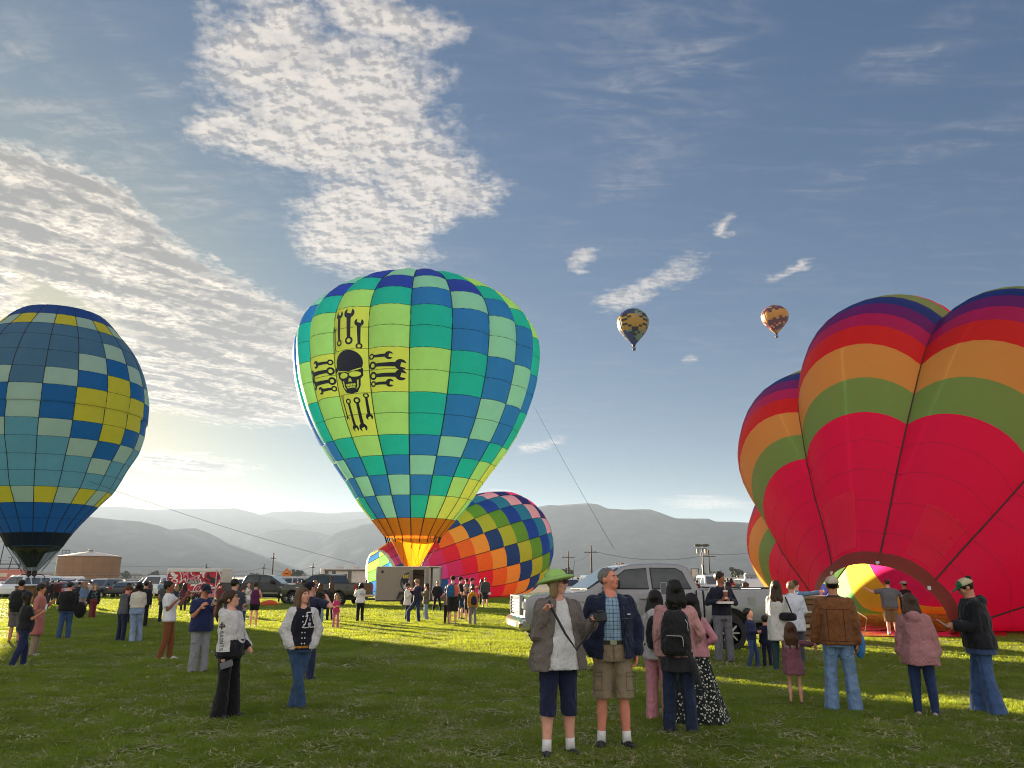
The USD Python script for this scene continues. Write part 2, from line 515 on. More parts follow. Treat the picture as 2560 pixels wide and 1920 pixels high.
def prism(poly, y0, y1):
    """a polygon in (x, z) pushed along y"""
    if not isinstance(poly, shapely.Geometry):
        poly = Polygon(poly)
    ms = []
    for g in getattr(poly, 'geoms', [poly]):
        m = trimesh.creation.extrude_polygon(g, y1 - y0, engine='earcut')
        v = np.array(m.vertices)[:, [0, 2, 1]]
        v[:, 1] += y0
        ms.append((v, np.array(m.faces)[:, ::-1]))
    return join(ms)


def slab(poly, z0, z1):
    if not isinstance(poly, shapely.Geometry):
        poly = Polygon(poly)
    ms = []
    for g in getattr(poly, 'geoms', [poly]):
        m = trimesh.creation.extrude_polygon(g, z1 - z0, engine='earcut')
        v = np.array(m.vertices)
        v[:, 2] += z0
        ms.append((v, np.array(m.faces)))
    return join(ms)


# ---- solids from signed distance: rounded, blended shapes
class Field:
    def __init__(s, lo, hi, vox):
        s.lo, s.vox = np.asarray(lo, float), vox
        s.n = np.ceil((np.asarray(hi, float) - s.lo) / vox).astype(int) + 1
        s.d = np.full(s.n, 1.0, np.float32)
        s.ax = [s.lo[k] + vox * np.arange(s.n[k]) for k in range(3)]

    def sub(s, lo, hi, pad):
        i0 = np.clip(np.floor((np.asarray(lo) - pad - s.lo) / s.vox).astype(int), 0, s.n)
        i1 = np.clip(np.ceil((np.asarray(hi) + pad - s.lo) / s.vox).astype(int) + 1, 0, s.n)
        sl = tuple(slice(a, b) for a, b in zip(i0, i1))
        X = s.ax[0][sl[0]][:, None, None]
        Y = s.ax[1][sl[1]][None, :, None]
        Z = s.ax[2][sl[2]][None, None, :]
        return sl, X, Y, Z

    def put(s, sl, d, k, op):
        o = s.d[sl]
        if op == 'add':
            if k > 0:
                h = np.maximum(k - np.abs(o - d), 0) / k
                s.d[sl] = np.minimum(o, d) - h * h * k * 0.25
            else:
                s.d[sl] = np.minimum(o, d)
        else:
            d = -d
            if k > 0:
                h = np.maximum(k - np.abs(o - d), 0) / k
                s.d[sl] = np.maximum(o, d) + h * h * k * 0.25
            else:
                s.d[sl] = np.maximum(o, d)

    def cone(s, a, b, ra, rb, k=0.02, flat=None, op='add'):
        a, b = np.asarray(a, float), np.asarray(b, float)
        r = max(ra, rb) * 1.05
        sl, X, Y, Z = s.sub(np.minimum(a, b) - r, np.maximum(a, b) + r, k + 3 * s.vox)
        if 0 in s.d[sl].shape:
            return s
        ba = b - a
        L2 = max(ba @ ba, 1e-9)
        h = np.clip(((X - a[0]) * ba[0] + (Y - a[1]) * ba[1] + (Z - a[2]) * ba[2]) / L2, 0, 1)
        qx, qy, qz = X - a[0] - h * ba[0], Y - a[1] - h * ba[1], Z - a[2] - h * ba[2]
        rr = ra + (rb - ra) * h
        if flat is not None:
            n, fac = flat
            n = np.asarray(n, float) / np.linalg.norm(n)
            t = (qx * n[0] + qy * n[1] + qz * n[2]) * (1 / fac - 1)
            qx, qy, qz = qx + t * n[0], qy + t * n[1], qz + t * n[2]
            d = (np.sqrt(qx * qx + qy * qy + qz * qz) - rr) * (0.5 + 0.5 * fac)
        else:
            d = np.sqrt(qx * qx + qy * qy + qz * qz) - rr
        s.put(sl, d, k, op)
        return s

    def chain(s, pts, k=0.02, **kw):
        for (a, ra), (b, rb) in zip(pts[:-1], pts[1:]):
            s.cone(a, b, ra, rb, k, **kw)
        return s

    def ell(s, c, r, R=None, k=0.02, op='add'):
        c, r = np.asarray(c, float), np.asarray(r, float)
        m = r.max() if R is not None else r
        sl, X, Y, Z = s.sub(c - m, c + m, k + 3 * s.vox)
        if 0 in s.d[sl].shape:
            return s
        x, y, z = X - c[0], Y - c[1], Z - c[2]
        if R is not None:
            x, y, z = (R[0, i] * x + R[1, i] * y + R[2, i] * z for i in range(3))
        k0 = np.sqrt((x / r[0]) ** 2 + (y / r[1]) ** 2 + (z / r[2]) ** 2)
        k1 = np.sqrt((x / r[0] ** 2) ** 2 + (y / r[1] ** 2) ** 2 + (z / r[2] ** 2) ** 2)
        s.put(sl, k0 * (k0 - 1) / np.maximum(k1, 1e-6), k, op)
        return s

    def loft(s, rows, k=0.02, op='add', pw=2.0, round_=0.0):
        """rows (z, cx, cy, rx, ry): stacked ellipses"""
        rw = np.array(sorted(rows), float)
        m = rw[:, 3:].max()
        lo = [(rw[:, 1] - rw[:, 3]).min(), (rw[:, 2] - rw[:, 4]).min(), rw[0, 0]]
        hi = [(rw[:, 1] + rw[:, 3]).max(), (rw[:, 2] + rw[:, 4]).max(), rw[-1, 0]]
        sl, X, Y, Z = s.sub(lo, hi, k + 3 * s.vox)
        if 0 in s.d[sl].shape:
            return s
        from scipy.interpolate import PchipInterpolator
        z = np.clip(Z.ravel(), rw[0, 0], rw[-1, 0])
        cx, cy, rx, ry = (PchipInterpolator(rw[:, 0], rw[:, i])(z)[None, None, :] for i in range(1, 5))
        x, y = np.abs(X - cx) / rx, np.abs(Y - cy) / ry
        q = (x ** pw + y ** pw) ** (1 / pw)
        d = (q - 1) * np.minimum(rx, ry)
        dz = np.maximum(rw[0, 0] - Z, Z - rw[-1, 0])
        d = np.maximum(d, dz) if not round_ else (np.minimum(np.maximum(d + round_, dz + round_), 0) + np.sqrt(np.maximum(d + round_, 0) ** 2 + np.maximum(dz + round_, 0) ** 2) - round_)
        s.put(sl, d, k, op)
        return s

    def plane(s, n, c, k=0.0):
        """keeps the side where n.(p-c) < 0"""
        n = np.asarray(n, float) / np.linalg.norm(n)
        c = np.asarray(c, float)
        d = (s.ax[0] - c[0])[:, None, None] * n[0] + (s.ax[1] - c[1])[None, :, None] * n[1] + (s.ax[2] - c[2])[None, None, :] * n[2]
        s.d = np.maximum(s.d, d.astype(np.float32))
        return s

    def carve(s, other, k=0.0, grow=0.0):
        s.d = np.maximum(s.d, -(other.d - grow))
        return s

    def wobble(s, amp, freq, seed=0):
        """moves the skin by smooth noise near the surface"""
        near = np.argwhere(np.abs(s.d) < 4 * s.vox + amp)
        if len(near):
            p = s.lo + near * s.vox
            w = (meshkit.fbm(p * np.asarray(freq), 2, seed) - 0.5) * 2 * amp
            s.d[near[:, 0], near[:, 1], near[:, 2]] += w.astype(np.float32)
        return s

    def mesh(s):
        """surface nets"""
        d = np.pad(s.d, 1, constant_values=1.0)
        lo = s.lo - s.vox
        ins = d < 0
        cnt = np.zeros(np.array(d.shape) - 1, np.int8)
        for c in np.ndindex(2, 2, 2):
            cnt += ins[tuple(slice(a, d.shape[i] - 1 + a) for i, a in enumerate(c))]
        cells = np.argwhere((cnt > 0) & (cnt < 8))
        if not len(cells):
            return np.zeros((0, 3)), np.zeros((0, 3), int)
        idx = -np.ones(cnt.shape, np.int64)
        idx[tuple(cells.T)] = np.arange(len(cells))
        acc, num = np.zeros((len(cells), 3)), np.zeros(len(cells))
        corners = list(np.ndindex(2, 2, 2))
        vals = {c: d[tuple((cells + c).T)] for c in corners}
        for a in corners:
            for ax in range(3):
                if a[ax] == 0:
                    b = tuple(1 if i == ax else a[i] for i in range(3))
                    va, vb = vals[a], vals[b]
                    cr = (va < 0) != (vb < 0)
                    t = np.where(cr, va / np.where(cr, va - vb, 1), 0)
                    p = np.tile(np.array(a, float), (len(cells), 1))
                    p[:, ax] = t
                    acc += p * cr[:, None]
                    num += cr
        v = lo + (cells + acc / num[:, None]) * s.vox
        fs = []
        for ax in range(3):
            u, w = [(1, 2), (2, 0), (0, 1)][ax]
            a = ins[tuple(slice(0, -1) if i == ax else slice(1, -1) for i in range(3))]
            b = ins[tuple(slice(1, None) if i == ax else slice(1, -1) for i in range(3))]
            for flip, sel in ((False, a & ~b), (True, ~a & b)):
                e = np.argwhere(sel)
                for i in range(3):
                    if i != ax:
                        e[:, i] += 1
                q = []
                for du, dw in ((0, 0), (1, 0), (1, 1), (0, 1)):
                    c = e.copy()
                    c[:, u] -= du
                    c[:, w] -= dw
                    q.append(idx[tuple(c.T)])
                q = np.stack(q, 1)
                fs.append(q[:, ::-1] if flip else q)
        f = np.vstack(fs)
        f = f[(f >= 0).all(1)]
        return v, np.vstack([f[:, [0, 1, 2]], f[:, [0, 2, 3]]])
# ------------------------------------------------------------------ ground, mountains, haze
def ground_look():
    N = {'g': ('geometry', {}), 'sep': ('separate_xyz', {}),
         'n1': ('noise_texture', {'scale': 0.35, 'detail': 6.0, 'roughness': 0.65}),
         'n2': ('noise_texture', {'scale': 9.0, 'detail': 5.0, 'roughness': 0.7}),
         'n3': ('noise_texture', {'scale': 55.0, 'detail': 3.0, 'roughness': 0.7}),
         'a': ('math', {'math_type': 'multiply', 'value2': 0.5}), 'b': ('math', {'math_type': 'multiply_add', 'value2': 0.3}), 'c': ('math', {'math_type': 'multiply_add', 'value2': 0.3}),
         'grass': ('rgb_ramp', {'ramp': [(0.40, (0.10, 0.14, 0.035)), (0.50, (0.16, 0.22, 0.05)), (0.60, (0.22, 0.27, 0.075)), (0.72, (0.30, 0.30, 0.12))]}),
         'dirt': ('rgb_ramp', {'ramp': [(0.35, (0.10, 0.08, 0.05)), (0.65, (0.20, 0.16, 0.11))]}),
         'scrub': ('rgb_ramp', {'ramp': [(0.42, (0.05, 0.055, 0.035)), (0.6, (0.15, 0.13, 0.10))]}),
         'w': ('math', {'math_type': 'multiply_add', 'value2': 9.0}),
         'e1': ('map_range', {'from_min': 82.0, 'from_max': 88.0, 'clamp': True}),
         'e2': ('map_range', {'from_min': 170.0, 'from_max': 190.0, 'clamp': True}),
         'm1': ('mix', {}), 'm2': ('mix', {}),
         'bp': ('bump', {'strength': 0.8, 'distance': 0.06}),
         'p': ('principled_bsdf', {'roughness': 0.95, 'specular_ior_level': 0.1})}
    L = [('g.position', x + '.vector') for x in ('sep', 'n1', 'n2', 'n3')] + [
        ('n1.fac', 'a.value1'), ('n2.fac', 'b.value1'), ('a.value', 'b.value3'), ('n3.fac', 'c.value1'), ('b.value', 'c.value3'), ('c.value', 'grass.fac'), ('c.value', 'dirt.fac'), ('n1.fac', 'scrub.fac'),
        ('n1.fac', 'w.value1'), ('sep.y', 'w.value3'), ('w.value', 'e1.value'), ('sep.y', 'e2.value'), ('e1.result', 'm1.fac'), ('grass.color', 'm1.color1'), ('dirt.color', 'm1.color2'),
        ('e2.result', 'm2.fac'), ('m1.color', 'm2.color1'), ('scrub.color', 'm2.color2'), ('m2.color', 'p.base_color'), ('c.value', 'bp.height'), ('bp.normal', 'p.normal')]
    return usdkit.material(stage, '/World/Looks/ground_look', N, L, surface='p.BSDF')


def ground_height(x, y):
    """nearly level, rising very slowly towards the mountains"""
    r = np.hypot(x, y)
    return np.where(r > 180, (r - 180) * 0.0042, 0.0)


def build_ground():
    rr = np.concatenate([[0.0], np.geomspace(3, 9000, 60)])
    th = np.linspace(0, 2 * PI, 97)[:-1]
    R, T = np.meshgrid(rr, th, indexing='ij')
    x, y = R * np.sin(T), R * np.cos(T)
    z = ground_height(x, y)
    far = np.clip((R - 400) / 2000, 0, 1)
    z = z + far * 6 * (meshkit.fbm(np.stack([x, y, 0 * x], -1) / 400, 3, 5) - 0.5)
    v = np.stack([x, y, z], -1).reshape(-1, 3)
    n = len(th)
    f = []
    for i in range(len(rr) - 1):
        a = i * n + np.arange(n)
        b = i * n + (np.arange(n) + 1) % n
        f.append(np.stack([a, a + n, b + n, b], 1)[:, ::-1])
    solo('ground', (v, np.vstack(f)), ground_look(), 'wide level field of mown green grass with bare earth beyond', 'ground', kind='structure', smooth=True)


def hill_look():
    N = {'g': ('geometry', {}), 'n': ('noise_texture', {'scale': 0.012, 'detail': 7.0, 'roughness': 0.65}),
         'r': ('rgb_ramp', {'ramp': [(0.35, (0.022, 0.028, 0.034)), (0.55, (0.05, 0.054, 0.06)), (0.7, (0.10, 0.10, 0.10))]}),
         'p': ('principled_bsdf', {'roughness': 1.0, 'specular_ior_level': 0.0})}
    L = [('g.position', 'n.vector'), ('n.fac', 'r.fac'), ('r.color', 'p.base_color')]
    return usdkit.material(stage, '/World/Looks/hill_look', N, L, surface='p.BSDF')


HILL = hill_look()


def ridge(sky, dist, depth, label, seed, back=900.0, rough=1.0, far_side=True):
    """a mountain ridge: its crest stands at the given distance in the directions of the skyline, its flank with gullies comes down towards the plain"""
    sky = np.array(sky, float)
    az, el = [], []
    for px, py in sky:
        d = ray(px, py)
        az.append(math.atan2(d[0], d[1]))
        el.append(d[2] / math.hypot(d[0], d[1]))
    az, el = np.array(az), np.array(el)
    A = np.linspace(az[0], az[-1], 260)
    H = CAMH + np.interp(A, az, el) * dist
    nrow = 34
    t = np.concatenate([np.linspace(0, 1, nrow), [1.04, 1.12]])
    V = np.zeros((len(t), len(A), 3))
    arc = A * dist
    for i, tt in enumerate(t):
        if tt <= 1:
            rad = dist - depth * (1 - tt)
            prof = tt ** 1.7 * 0.75 + 0.25 * tt
            pts = np.stack([arc / 260, np.full_like(arc, tt * 1.6), np.zeros_like(arc)], -1)
            gul = np.abs(meshkit.fbm(pts, 4, seed) - 0.5) * 2
            cliff = 0.06 * np.exp(-((tt - 0.9) / 0.05) ** 2)
            z0 = ground_height(0, np.array(dist - depth))
            hh = z0 - 25 + (H - z0 + 25) * np.clip(prof - rough * 0.8 * gul * tt * (1 - tt) ** 0.7 - cliff, -0.05, 1.0)
            fine = (meshkit.fbm(np.stack([arc / 70, np.full_like(arc, tt * 6), 0 * arc], -1), 3, seed + 9) - 0.5) * 0.035 * H * min(1, tt * 3)
            hh = hh + fine * (1 if tt < 0.97 else 0.35)
        else:
            rad = dist + back * (tt - 1) * 7
            hh = H * (1 - (tt - 1) * 5)
        V[i] = np.stack([np.sin(A) * rad, np.cos(A) * rad, hh], -1)
    n = len(A)
    f = []
    for i in range(len(t) - 1):
        a = i * n + np.arange(n - 1)
        f.append(np.stack([a, a + 1, a + n + 1, a + n], 1))
    solo('mountain_ridge', (V.reshape(-1, 3), np.vstack(f)), HILL, label, 'mountain', kind='structure', smooth=True)


build_ground()
ridge([(-700, 1250), (-300, 1262), (0, 1258), (120, 1268), (253, 1266), (307, 1267), (384, 1274), (452, 1272), (529, 1272), (588, 1270), (624, 1279), (651, 1287), (678, 1280), (750, 1277), (814, 1283), (900, 1278), (1010, 1284), (1120, 1290), (1250, 1300)], 6200, 2300, 'pale farthest mountain ridge under the bright left sky', 3)
ridge([(640, 1370), (660, 1345), (696, 1327), (732, 1313), (790, 1308), (836, 1306), (900, 1296), (1000, 1288), (1150, 1300)], 5200, 1500, 'middle mountain spur behind the large upright balloon', 11)
ridge([(560, 1400), (606, 1354), (633, 1338), (669, 1327), (720, 1322), (790, 1330), (860, 1345), (980, 1372)], 4300, 1300, 'low rounded foothill between the left and middle balloons', 17)
ridge([(-700, 1330), (-300, 1300), (0, 1284), (120, 1280), (235, 1293), (289, 1299), (353, 1304), (393, 1313), (425, 1324), (455, 1322), (488, 1320), (520, 1331), (547, 1345), (570, 1360), (606, 1372), (655, 1388), (690, 1402), (760, 1425)], 3200, 1300, 'nearest dark foothill with a cliff edge left of the middle balloon', 23)
ridge([(730, 1400), (769, 1374), (814, 1347), (841, 1331), (904, 1311), (960, 1306), (1100, 1296), (1250, 1285), (1325, 1272), (1370, 1262), (1400, 1263), (1470, 1258), (1495, 1261), (1520, 1272), (1560, 1273), (1625, 1273), (1650, 1281), (1690, 1296), (1775, 1297), (1785, 1303), (1830, 1304), (1870, 1306), (1990, 1304), (2120, 1316), (2300, 1330), (2560, 1345), (3000, 1365), (3400, 1385)], 3800, 1700, 'long grey table mountain on the right', 31, rough=0.8)


def build_haze():
    m = usdkit.material(stage, '/World/Looks/haze_look', {'v': ('principled_volume', {'color': (0.64, 0.79, 1.0), 'density': HAZE, 'anisotropy': 0.25})}, [], volume='v.volume')
    solo('haze', bx(-9500, 9500, -9400, 9600, -22, 640), m, kind='stuff')


HAZE = 0.55e-4
build_haze()
# ------------------------------------------------------------------ grass blades on the field
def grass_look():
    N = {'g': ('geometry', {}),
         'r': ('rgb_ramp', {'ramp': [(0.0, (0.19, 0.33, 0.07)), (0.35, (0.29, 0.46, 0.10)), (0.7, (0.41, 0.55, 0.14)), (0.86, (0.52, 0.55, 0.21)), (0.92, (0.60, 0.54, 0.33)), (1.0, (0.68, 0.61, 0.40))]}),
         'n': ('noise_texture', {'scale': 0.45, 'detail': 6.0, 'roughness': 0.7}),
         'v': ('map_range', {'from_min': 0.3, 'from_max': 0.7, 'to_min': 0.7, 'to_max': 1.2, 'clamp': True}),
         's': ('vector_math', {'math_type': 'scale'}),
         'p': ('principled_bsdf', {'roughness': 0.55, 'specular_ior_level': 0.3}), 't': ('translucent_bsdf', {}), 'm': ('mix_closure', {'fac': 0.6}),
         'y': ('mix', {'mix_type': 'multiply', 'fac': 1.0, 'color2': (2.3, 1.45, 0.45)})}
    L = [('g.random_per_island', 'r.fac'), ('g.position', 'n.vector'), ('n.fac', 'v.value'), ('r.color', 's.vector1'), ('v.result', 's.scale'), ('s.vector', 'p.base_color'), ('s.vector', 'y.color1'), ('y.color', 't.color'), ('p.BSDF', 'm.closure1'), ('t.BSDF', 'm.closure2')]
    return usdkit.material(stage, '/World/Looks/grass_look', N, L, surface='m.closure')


def grass_tile(rng, n, size=1.0):
    """blades of mown grass in tufts, some dry clippings lying across"""
    tuft = rng.uniform(-.5, .5, (int(n / 14), 2)) * size
    base = tuft[rng.integers(0, len(tuft), n)] + rng.normal(0, .035, (n, 2)) * size
    h = rng.uniform(.022, .062, n) * (0.7 + 0.6 * meshkit.noise(np.column_stack([base * 5, np.zeros(n)]), int(rng.integers(99))))
    a = rng.uniform(0, 2 * PI, n)
    lean = rng.uniform(.15, .9, n)
    dry = rng.random(n) < .085 * np.clip(meshkit.noise(np.column_stack([base * 3.5, np.zeros(n)]), int(rng.integers(99))) * 2.2 - .55, 0.05, 1)
    d = np.stack([np.cos(a), np.sin(a)], 1)
    w = rng.uniform(.003, .0055, n)
    side = np.stack([-d[:, 1], d[:, 0]], 1) * w[:, None]
    w = np.where(dry, w * 1.5, w)
    side = np.stack([-d[:, 1], d[:, 0]], 1) * w[:, None]
    L = np.where(dry, rng.uniform(.06, .17, n), h)
    up1, up2 = np.where(dry, .035, h * .6), np.where(dry, .03 + .02 * rng.random(n), h)
    f1, f2 = np.where(dry, L * .5, h * lean * .35), np.where(dry, L, h * lean)
    z = np.zeros(n)
    v = np.stack([np.column_stack([base - side, z + np.where(dry, .03, -.004)]), np.column_stack([base + side, z + np.where(dry, .03, -.004)]),
                  np.column_stack([base + d * f1[:, None] + side * .8, up1]), np.column_stack([base + d * f1[:, None] - side * .8, up1]), np.column_stack([base + d * f2[:, None], up2])], 1)
    k = 5 * np.arange(n)
    f = np.concatenate([np.stack([k, k + 1, k + 2], 1), np.stack([k, k + 2, k + 3], 1), np.stack([k + 3, k + 2, k + 4], 1)])
    return v.reshape(-1, 3), f[np.tile(~dry, 3)], f[np.tile(dry, 3)]


def compact(v, f):
    k, i = np.unique(f, return_inverse=True)
    return v[k], i.reshape(f.shape)


def build_grass():
    rng = np.random.default_rng(7)
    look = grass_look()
    straw = paint((.47, .43, .22), .8, var=.25, scale=9.0)
    path = '/World/grass'
    pi = UsdGeom.PointInstancer.Define(stage, path)
    tag(pi.GetPrim(), 'short mown grass with dry clippings covering the field', 'grass', kind='stuff')
    protos = []
    for k, n in enumerate((5200, 5200, 5200, 3600, 3600, 3600)):
        p = path + '/blades_%03d' % (k + 1)
        v, fg, fd = grass_tile(rng, n)
        UsdGeom.Xform.Define(stage, p)
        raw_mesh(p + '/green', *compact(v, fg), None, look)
        raw_mesh(p + '/dry', *compact(v, fd), None, straw)
        protos.append(p)
    pi.CreatePrototypesRel().SetTargets([Sdf.Path(p) for p in protos])
    P, Q, S, I = [], [], [], []

    def zone(y0, y1, step, sxy, sz, kinds):
        y = y0
        while y < y1:
            half = .74 * y + 2.5
            for x in np.arange(-half, half + step, step):
                px, py = x + rng.uniform(-.2, .2) * step, y + rng.uniform(-.2, .2) * step
                a = rng.uniform(0, 2 * PI)
                P.append((px, py, 0.002))
                Q.append((math.cos(a / 2), 0, 0, math.sin(a / 2)))
                k = sxy * rng.uniform(1.0, 1.25)
                S.append((k, k, sz * rng.uniform(.8, 1.25)))
                I.append(kinds[rng.integers(len(kinds))])
            y += step
    zone(6.2, 15, 0.8, 1.0, 1.0, (0, 1, 2))
    zone(15, 34, 1.5, 1.9, 1.25, (0, 1, 2))
    zone(34, 80, 3.2, 4.0, 1.6, (3, 4, 5))
    pi.CreatePositionsAttr(Vt.Vec3fArray.FromNumpy(np.array(P, np.float32)))
    pi.CreateOrientationsAttr(Vt.QuathArray([Gf.Quath(q[0], q[1], q[2], q[3]) for q in Q]))
    pi.CreateScalesAttr(Vt.Vec3fArray.FromNumpy(np.array(S, np.float32)))
    pi.CreateProtoIndicesAttr(Vt.IntArray.FromNumpy(np.array(I, np.int32)))
# ------------------------------------------------------------------ hot air balloons
T_ = Sdf.ValueTypeNames


def raw_mesh(path, v, f, n=None, m=None, col=None):
    p = UsdGeom.Mesh.Define(stage, path)
    p.CreatePointsAttr(Vt.Vec3fArray.FromNumpy(np.asarray(v, np.float32)))
    p.CreateFaceVertexCountsAttr(Vt.IntArray.FromNumpy(np.full(len(f), 3, np.int32)))
    p.CreateFaceVertexIndicesAttr(Vt.IntArray.FromNumpy(np.asarray(f, np.int32).ravel()))
    p.CreateSubdivisionSchemeAttr('none')
    p.CreateDoubleSidedAttr(True)
    if n is not None:
        p.CreateNormalsAttr(Vt.Vec3fArray.FromNumpy(np.asarray(n, np.float32)))
        p.SetNormalsInterpolation('vertex')
    if col is not None:
        UsdGeom.PrimvarsAPI(p).CreatePrimvar('panelcolor', T_.Color3fArray, 'vertex').Set(Vt.Vec3fArray.FromNumpy(np.asarray(col, np.float32)))
    if m is not None:
        UsdShade.MaterialBindingAPI.Apply(p.GetPrim()).Bind(m)
    return p


def ripstop_by_panel(thin=0.5):
    def build(p):
        N = {'a': ('attribute', {'attribute': 'panelcolor'}), 'p': ('principled_bsdf', {'roughness': 0.45, 'specular_ior_level': 0.35}), 't': ('translucent_bsdf', {}), 'g': ('gamma', {'gamma': 0.8}), 'm': ('mix_closure', {'fac': thin})}
        L = [('a.color', 'p.base_color'), ('a.color', 'g.color'), ('g.color', 't.color'), ('p.BSDF', 'm.closure1'), ('t.BSDF', 'm.closure2')]
        return usdkit.material(stage, p, N, L, surface='m.closure')
    return looks(('bypanel', thin), build)


class Envelope:
    def __init__(s, prof, G, phase, bulge, origin=(0, 0, 0), axes=None, deform=None):
        from scipy.interpolate import PchipInterpolator
        pr = np.array(prof, float)              # (height, radius) from mouth to crown
        seg = np.concatenate([[0], np.cumsum(np.hypot(np.diff(pr[:, 0]), np.diff(pr[:, 1])))])
        s.S = seg / seg[-1]
        s.fz, s.fr = PchipInterpolator(s.S, pr[:, 0]), PchipInterpolator(s.S, pr[:, 1])
        s.G, s.ph, s.b, s.o = G, phase, bulge, np.asarray(origin, float)
        s.A = np.eye(3) if axes is None else np.asarray(axes, float)
        s.deform = deform

    def pos(s, th, q):
        th, q = np.broadcast_arrays(np.asarray(th, float), np.asarray(q, float))
        r, z = s.fr(q), s.fz(q)
        t = ((th - s.ph) * s.G / (2 * PI)) % 1.0 - 0.5
        bl = s.b(q) if callable(s.b) else s.b
        rr = r * (1 + bl * (1 - (2 * np.abs(t)) ** 2.2))
        p = s.o + rr[..., None] * (np.cos(th)[..., None] * s.A[0] + np.sin(th)[..., None] * s.A[1]) + z[..., None] * s.A[2]
        return s.deform(p) if s.deform else p

    def patch(s, g, q0, q1, nu, nv):
        e = 1e-4
        a = s.ph + 2 * PI / s.G * (g + np.linspace(e, 1 - e, nu + 1))
        q = np.linspace(q0, q1, nv + 1)
        A, Q = np.meshgrid(a, q, indexing='ij')
        v = s.pos(A, Q)
        h = 2e-5
        du = s.pos(A + h, Q) - s.pos(A - h, Q)
        Q1, Q2 = np.clip(Q + h, 0, 0.9995), np.clip(Q - h, 0, 0.9995)
        dv = s.pos(A, Q1) - s.pos(A, Q2)
        n = np.cross(du, dv)
        n /= np.linalg.norm(n, axis=-1, keepdims=True) + 1e-12
        i, j = np.meshgrid(np.arange(nu), np.arange(nv), indexing='ij')
        k = lambda x, y: (x * (nv + 1) + y).ravel()
        f = np.vstack([np.stack([k(i, j), k(i + 1, j), k(i + 1, j + 1)], 1), np.stack([k(i, j), k(i + 1, j + 1), k(i, j + 1)], 1)])
        return v.reshape(-1, 3), f, n.reshape(-1, 3)

    def sew(s, path, rows, color, nu=6, nv=4, most=290, thin=0.5, eye=(0, 0, CAMH), skip=None, crinkle=0.02):
        """every panel of cloth that faces the viewer (or shows through the mouth) a part of its own, the rest one part"""
        cells = []
        for g in range(s.G):
            for k in range(len(rows) - 1):
                if skip and skip(g, k):
                    continue
                v, f, n = s.patch(g, rows[k], rows[k + 1], nu, nv)
                c = v.mean(0)
                d = np.asarray(eye) - c
                face = (n.mean(0) @ d) / np.linalg.norm(d)
                cells.append((face, g, k, v, f, n))
        cells.sort(key=lambda t: -t[0])
        rest = []
        for i, (face, g, k, v, f, n) in enumerate(cells):
            c = color(g, k)
            if i < most and face > -0.12:
                raw_mesh(path + '/' + numbered(path, 'panel'), v, f, n, ripstop(c, thin, crinkle=crinkle))
            else:
                rest.append((v, f, n, c))
        if rest:
            o, V, Fc, Nn, C = 0, [], [], [], []
            for v, f, n, c in rest:
                V.append(v)
                Fc.append(f + o)
                Nn.append(n)
                C.append(np.tile(c, (len(v), 1)))
                o += len(v)
            p = raw_mesh(path + '/far_side', np.vstack(V), np.vstack(Fc), np.vstack(Nn), ripstop_by_panel(thin), np.vstack(C))
            tag(p.GetPrim(), kind='stuff')

    def tapes(s, path, rad, m, q0=0.0, q1=0.995, name='load_tape', n=40, only=None):
        for g in range(s.G):
            if only and not only(g):
                continue
            q = np.linspace(q0, q1, n)
            th = np.full(n, s.ph + 2 * PI / s.G * g)
            part(path, name, tube(s.pos(th, q), rad, 5), m, smooth=True)

    def ring(s, path, q, rad, m, name='seam', out=0.0, per=5):
        th = np.linspace(0, 2 * PI, s.G * per + 1)
        p = s.pos(th, np.full_like(th, q))
        part(path, name, tube(p, rad, 4, caps=False), m, smooth=True)


def px_profile(rows, axis_x, y0, lateral=1.0):
    out = []
    for py, half in rows:
        z = zat(py, y0)
        out.append((z, half / F * (y0 * CP + (z - CAMH) * SP) * lateral))
    return out


def front_rows(env, pys, q_lo=0.001, q_hi=0.9985, th=-PI / 2):
    """where along the cloth the seams lie that are seen at these rows on the front"""
    q = np.linspace(q_lo, q_hi, 1500)
    py = proj(env.pos(np.full_like(q, th), q).T)[1]
    i = int(np.argmin(py)) + 1                     # seen from below, the crown itself is hidden
    return [float(np.interp(-p, -py[:i], q[:i])) for p in pys]


DARK_TAPE = paint((0.01, 0.012, 0.02), 0.7)


def basket(path, z_top_burner, m_frame, m_wicker, w=1.3, h=1.1, burner=True, tall=None):
    """basket, uprights and burner under the mouth"""
    b = []
    a = w / 2
    rows = 9
    for k in range(rows):
        z0, z1 = 0.03 + h * k / rows, 0.03 + h * (k + 1) / rows - 0.012
        e = 0.012 * (k % 2)
        b.append(bx(-a - e, a + e, -a - e, a + e, z0, z1, 0.03))
    part(path, 'basket', join(b), m_wicker)
    part(path, 'rim', tube([(-a, -a, h + .05), (a, -a, h + .05), (a, a, h + .05), (-a, a, h + .05), (-a, -a, h + .05)], 0.05, 6), paint((0.12, 0.06, 0.03), 0.6))
    for sx in (-1, 1):
        for sy in (-1, 1):
            part(path, 'upright', tube([(sx * a * .92, sy * a * .92, h), (sx * a * .92, sy * a * .92, z_top_burner - .25), (sx * a * .7, sy * a * .7, z_top_burner - 0.1)], 0.03, 6), m_frame)
    part(path, 'burner_frame', tube([(-a * .7, -a * .7, z_top_burner - .1), (a * .7, -a * .7, z_top_burner - .1), (a * .7, a * .7, z_top_burner - .1), (-a * .7, a * .7, z_top_burner - .1), (-a * .7, -a * .7, z_top_burner - .1)], 0.03, 6), m_frame)
    for sx in (-.2, .2):
        part(path, 'burner', join([moved(lathe([(0.05, -.25), (.14, -.2), (.17, .1), (.15, .14)], 12), (sx, 0, z_top_burner)), moved(lathe([(0.03, 0), (0.03, .2)], 8), (sx, 0, z_top_burner - .45))]), m_frame)


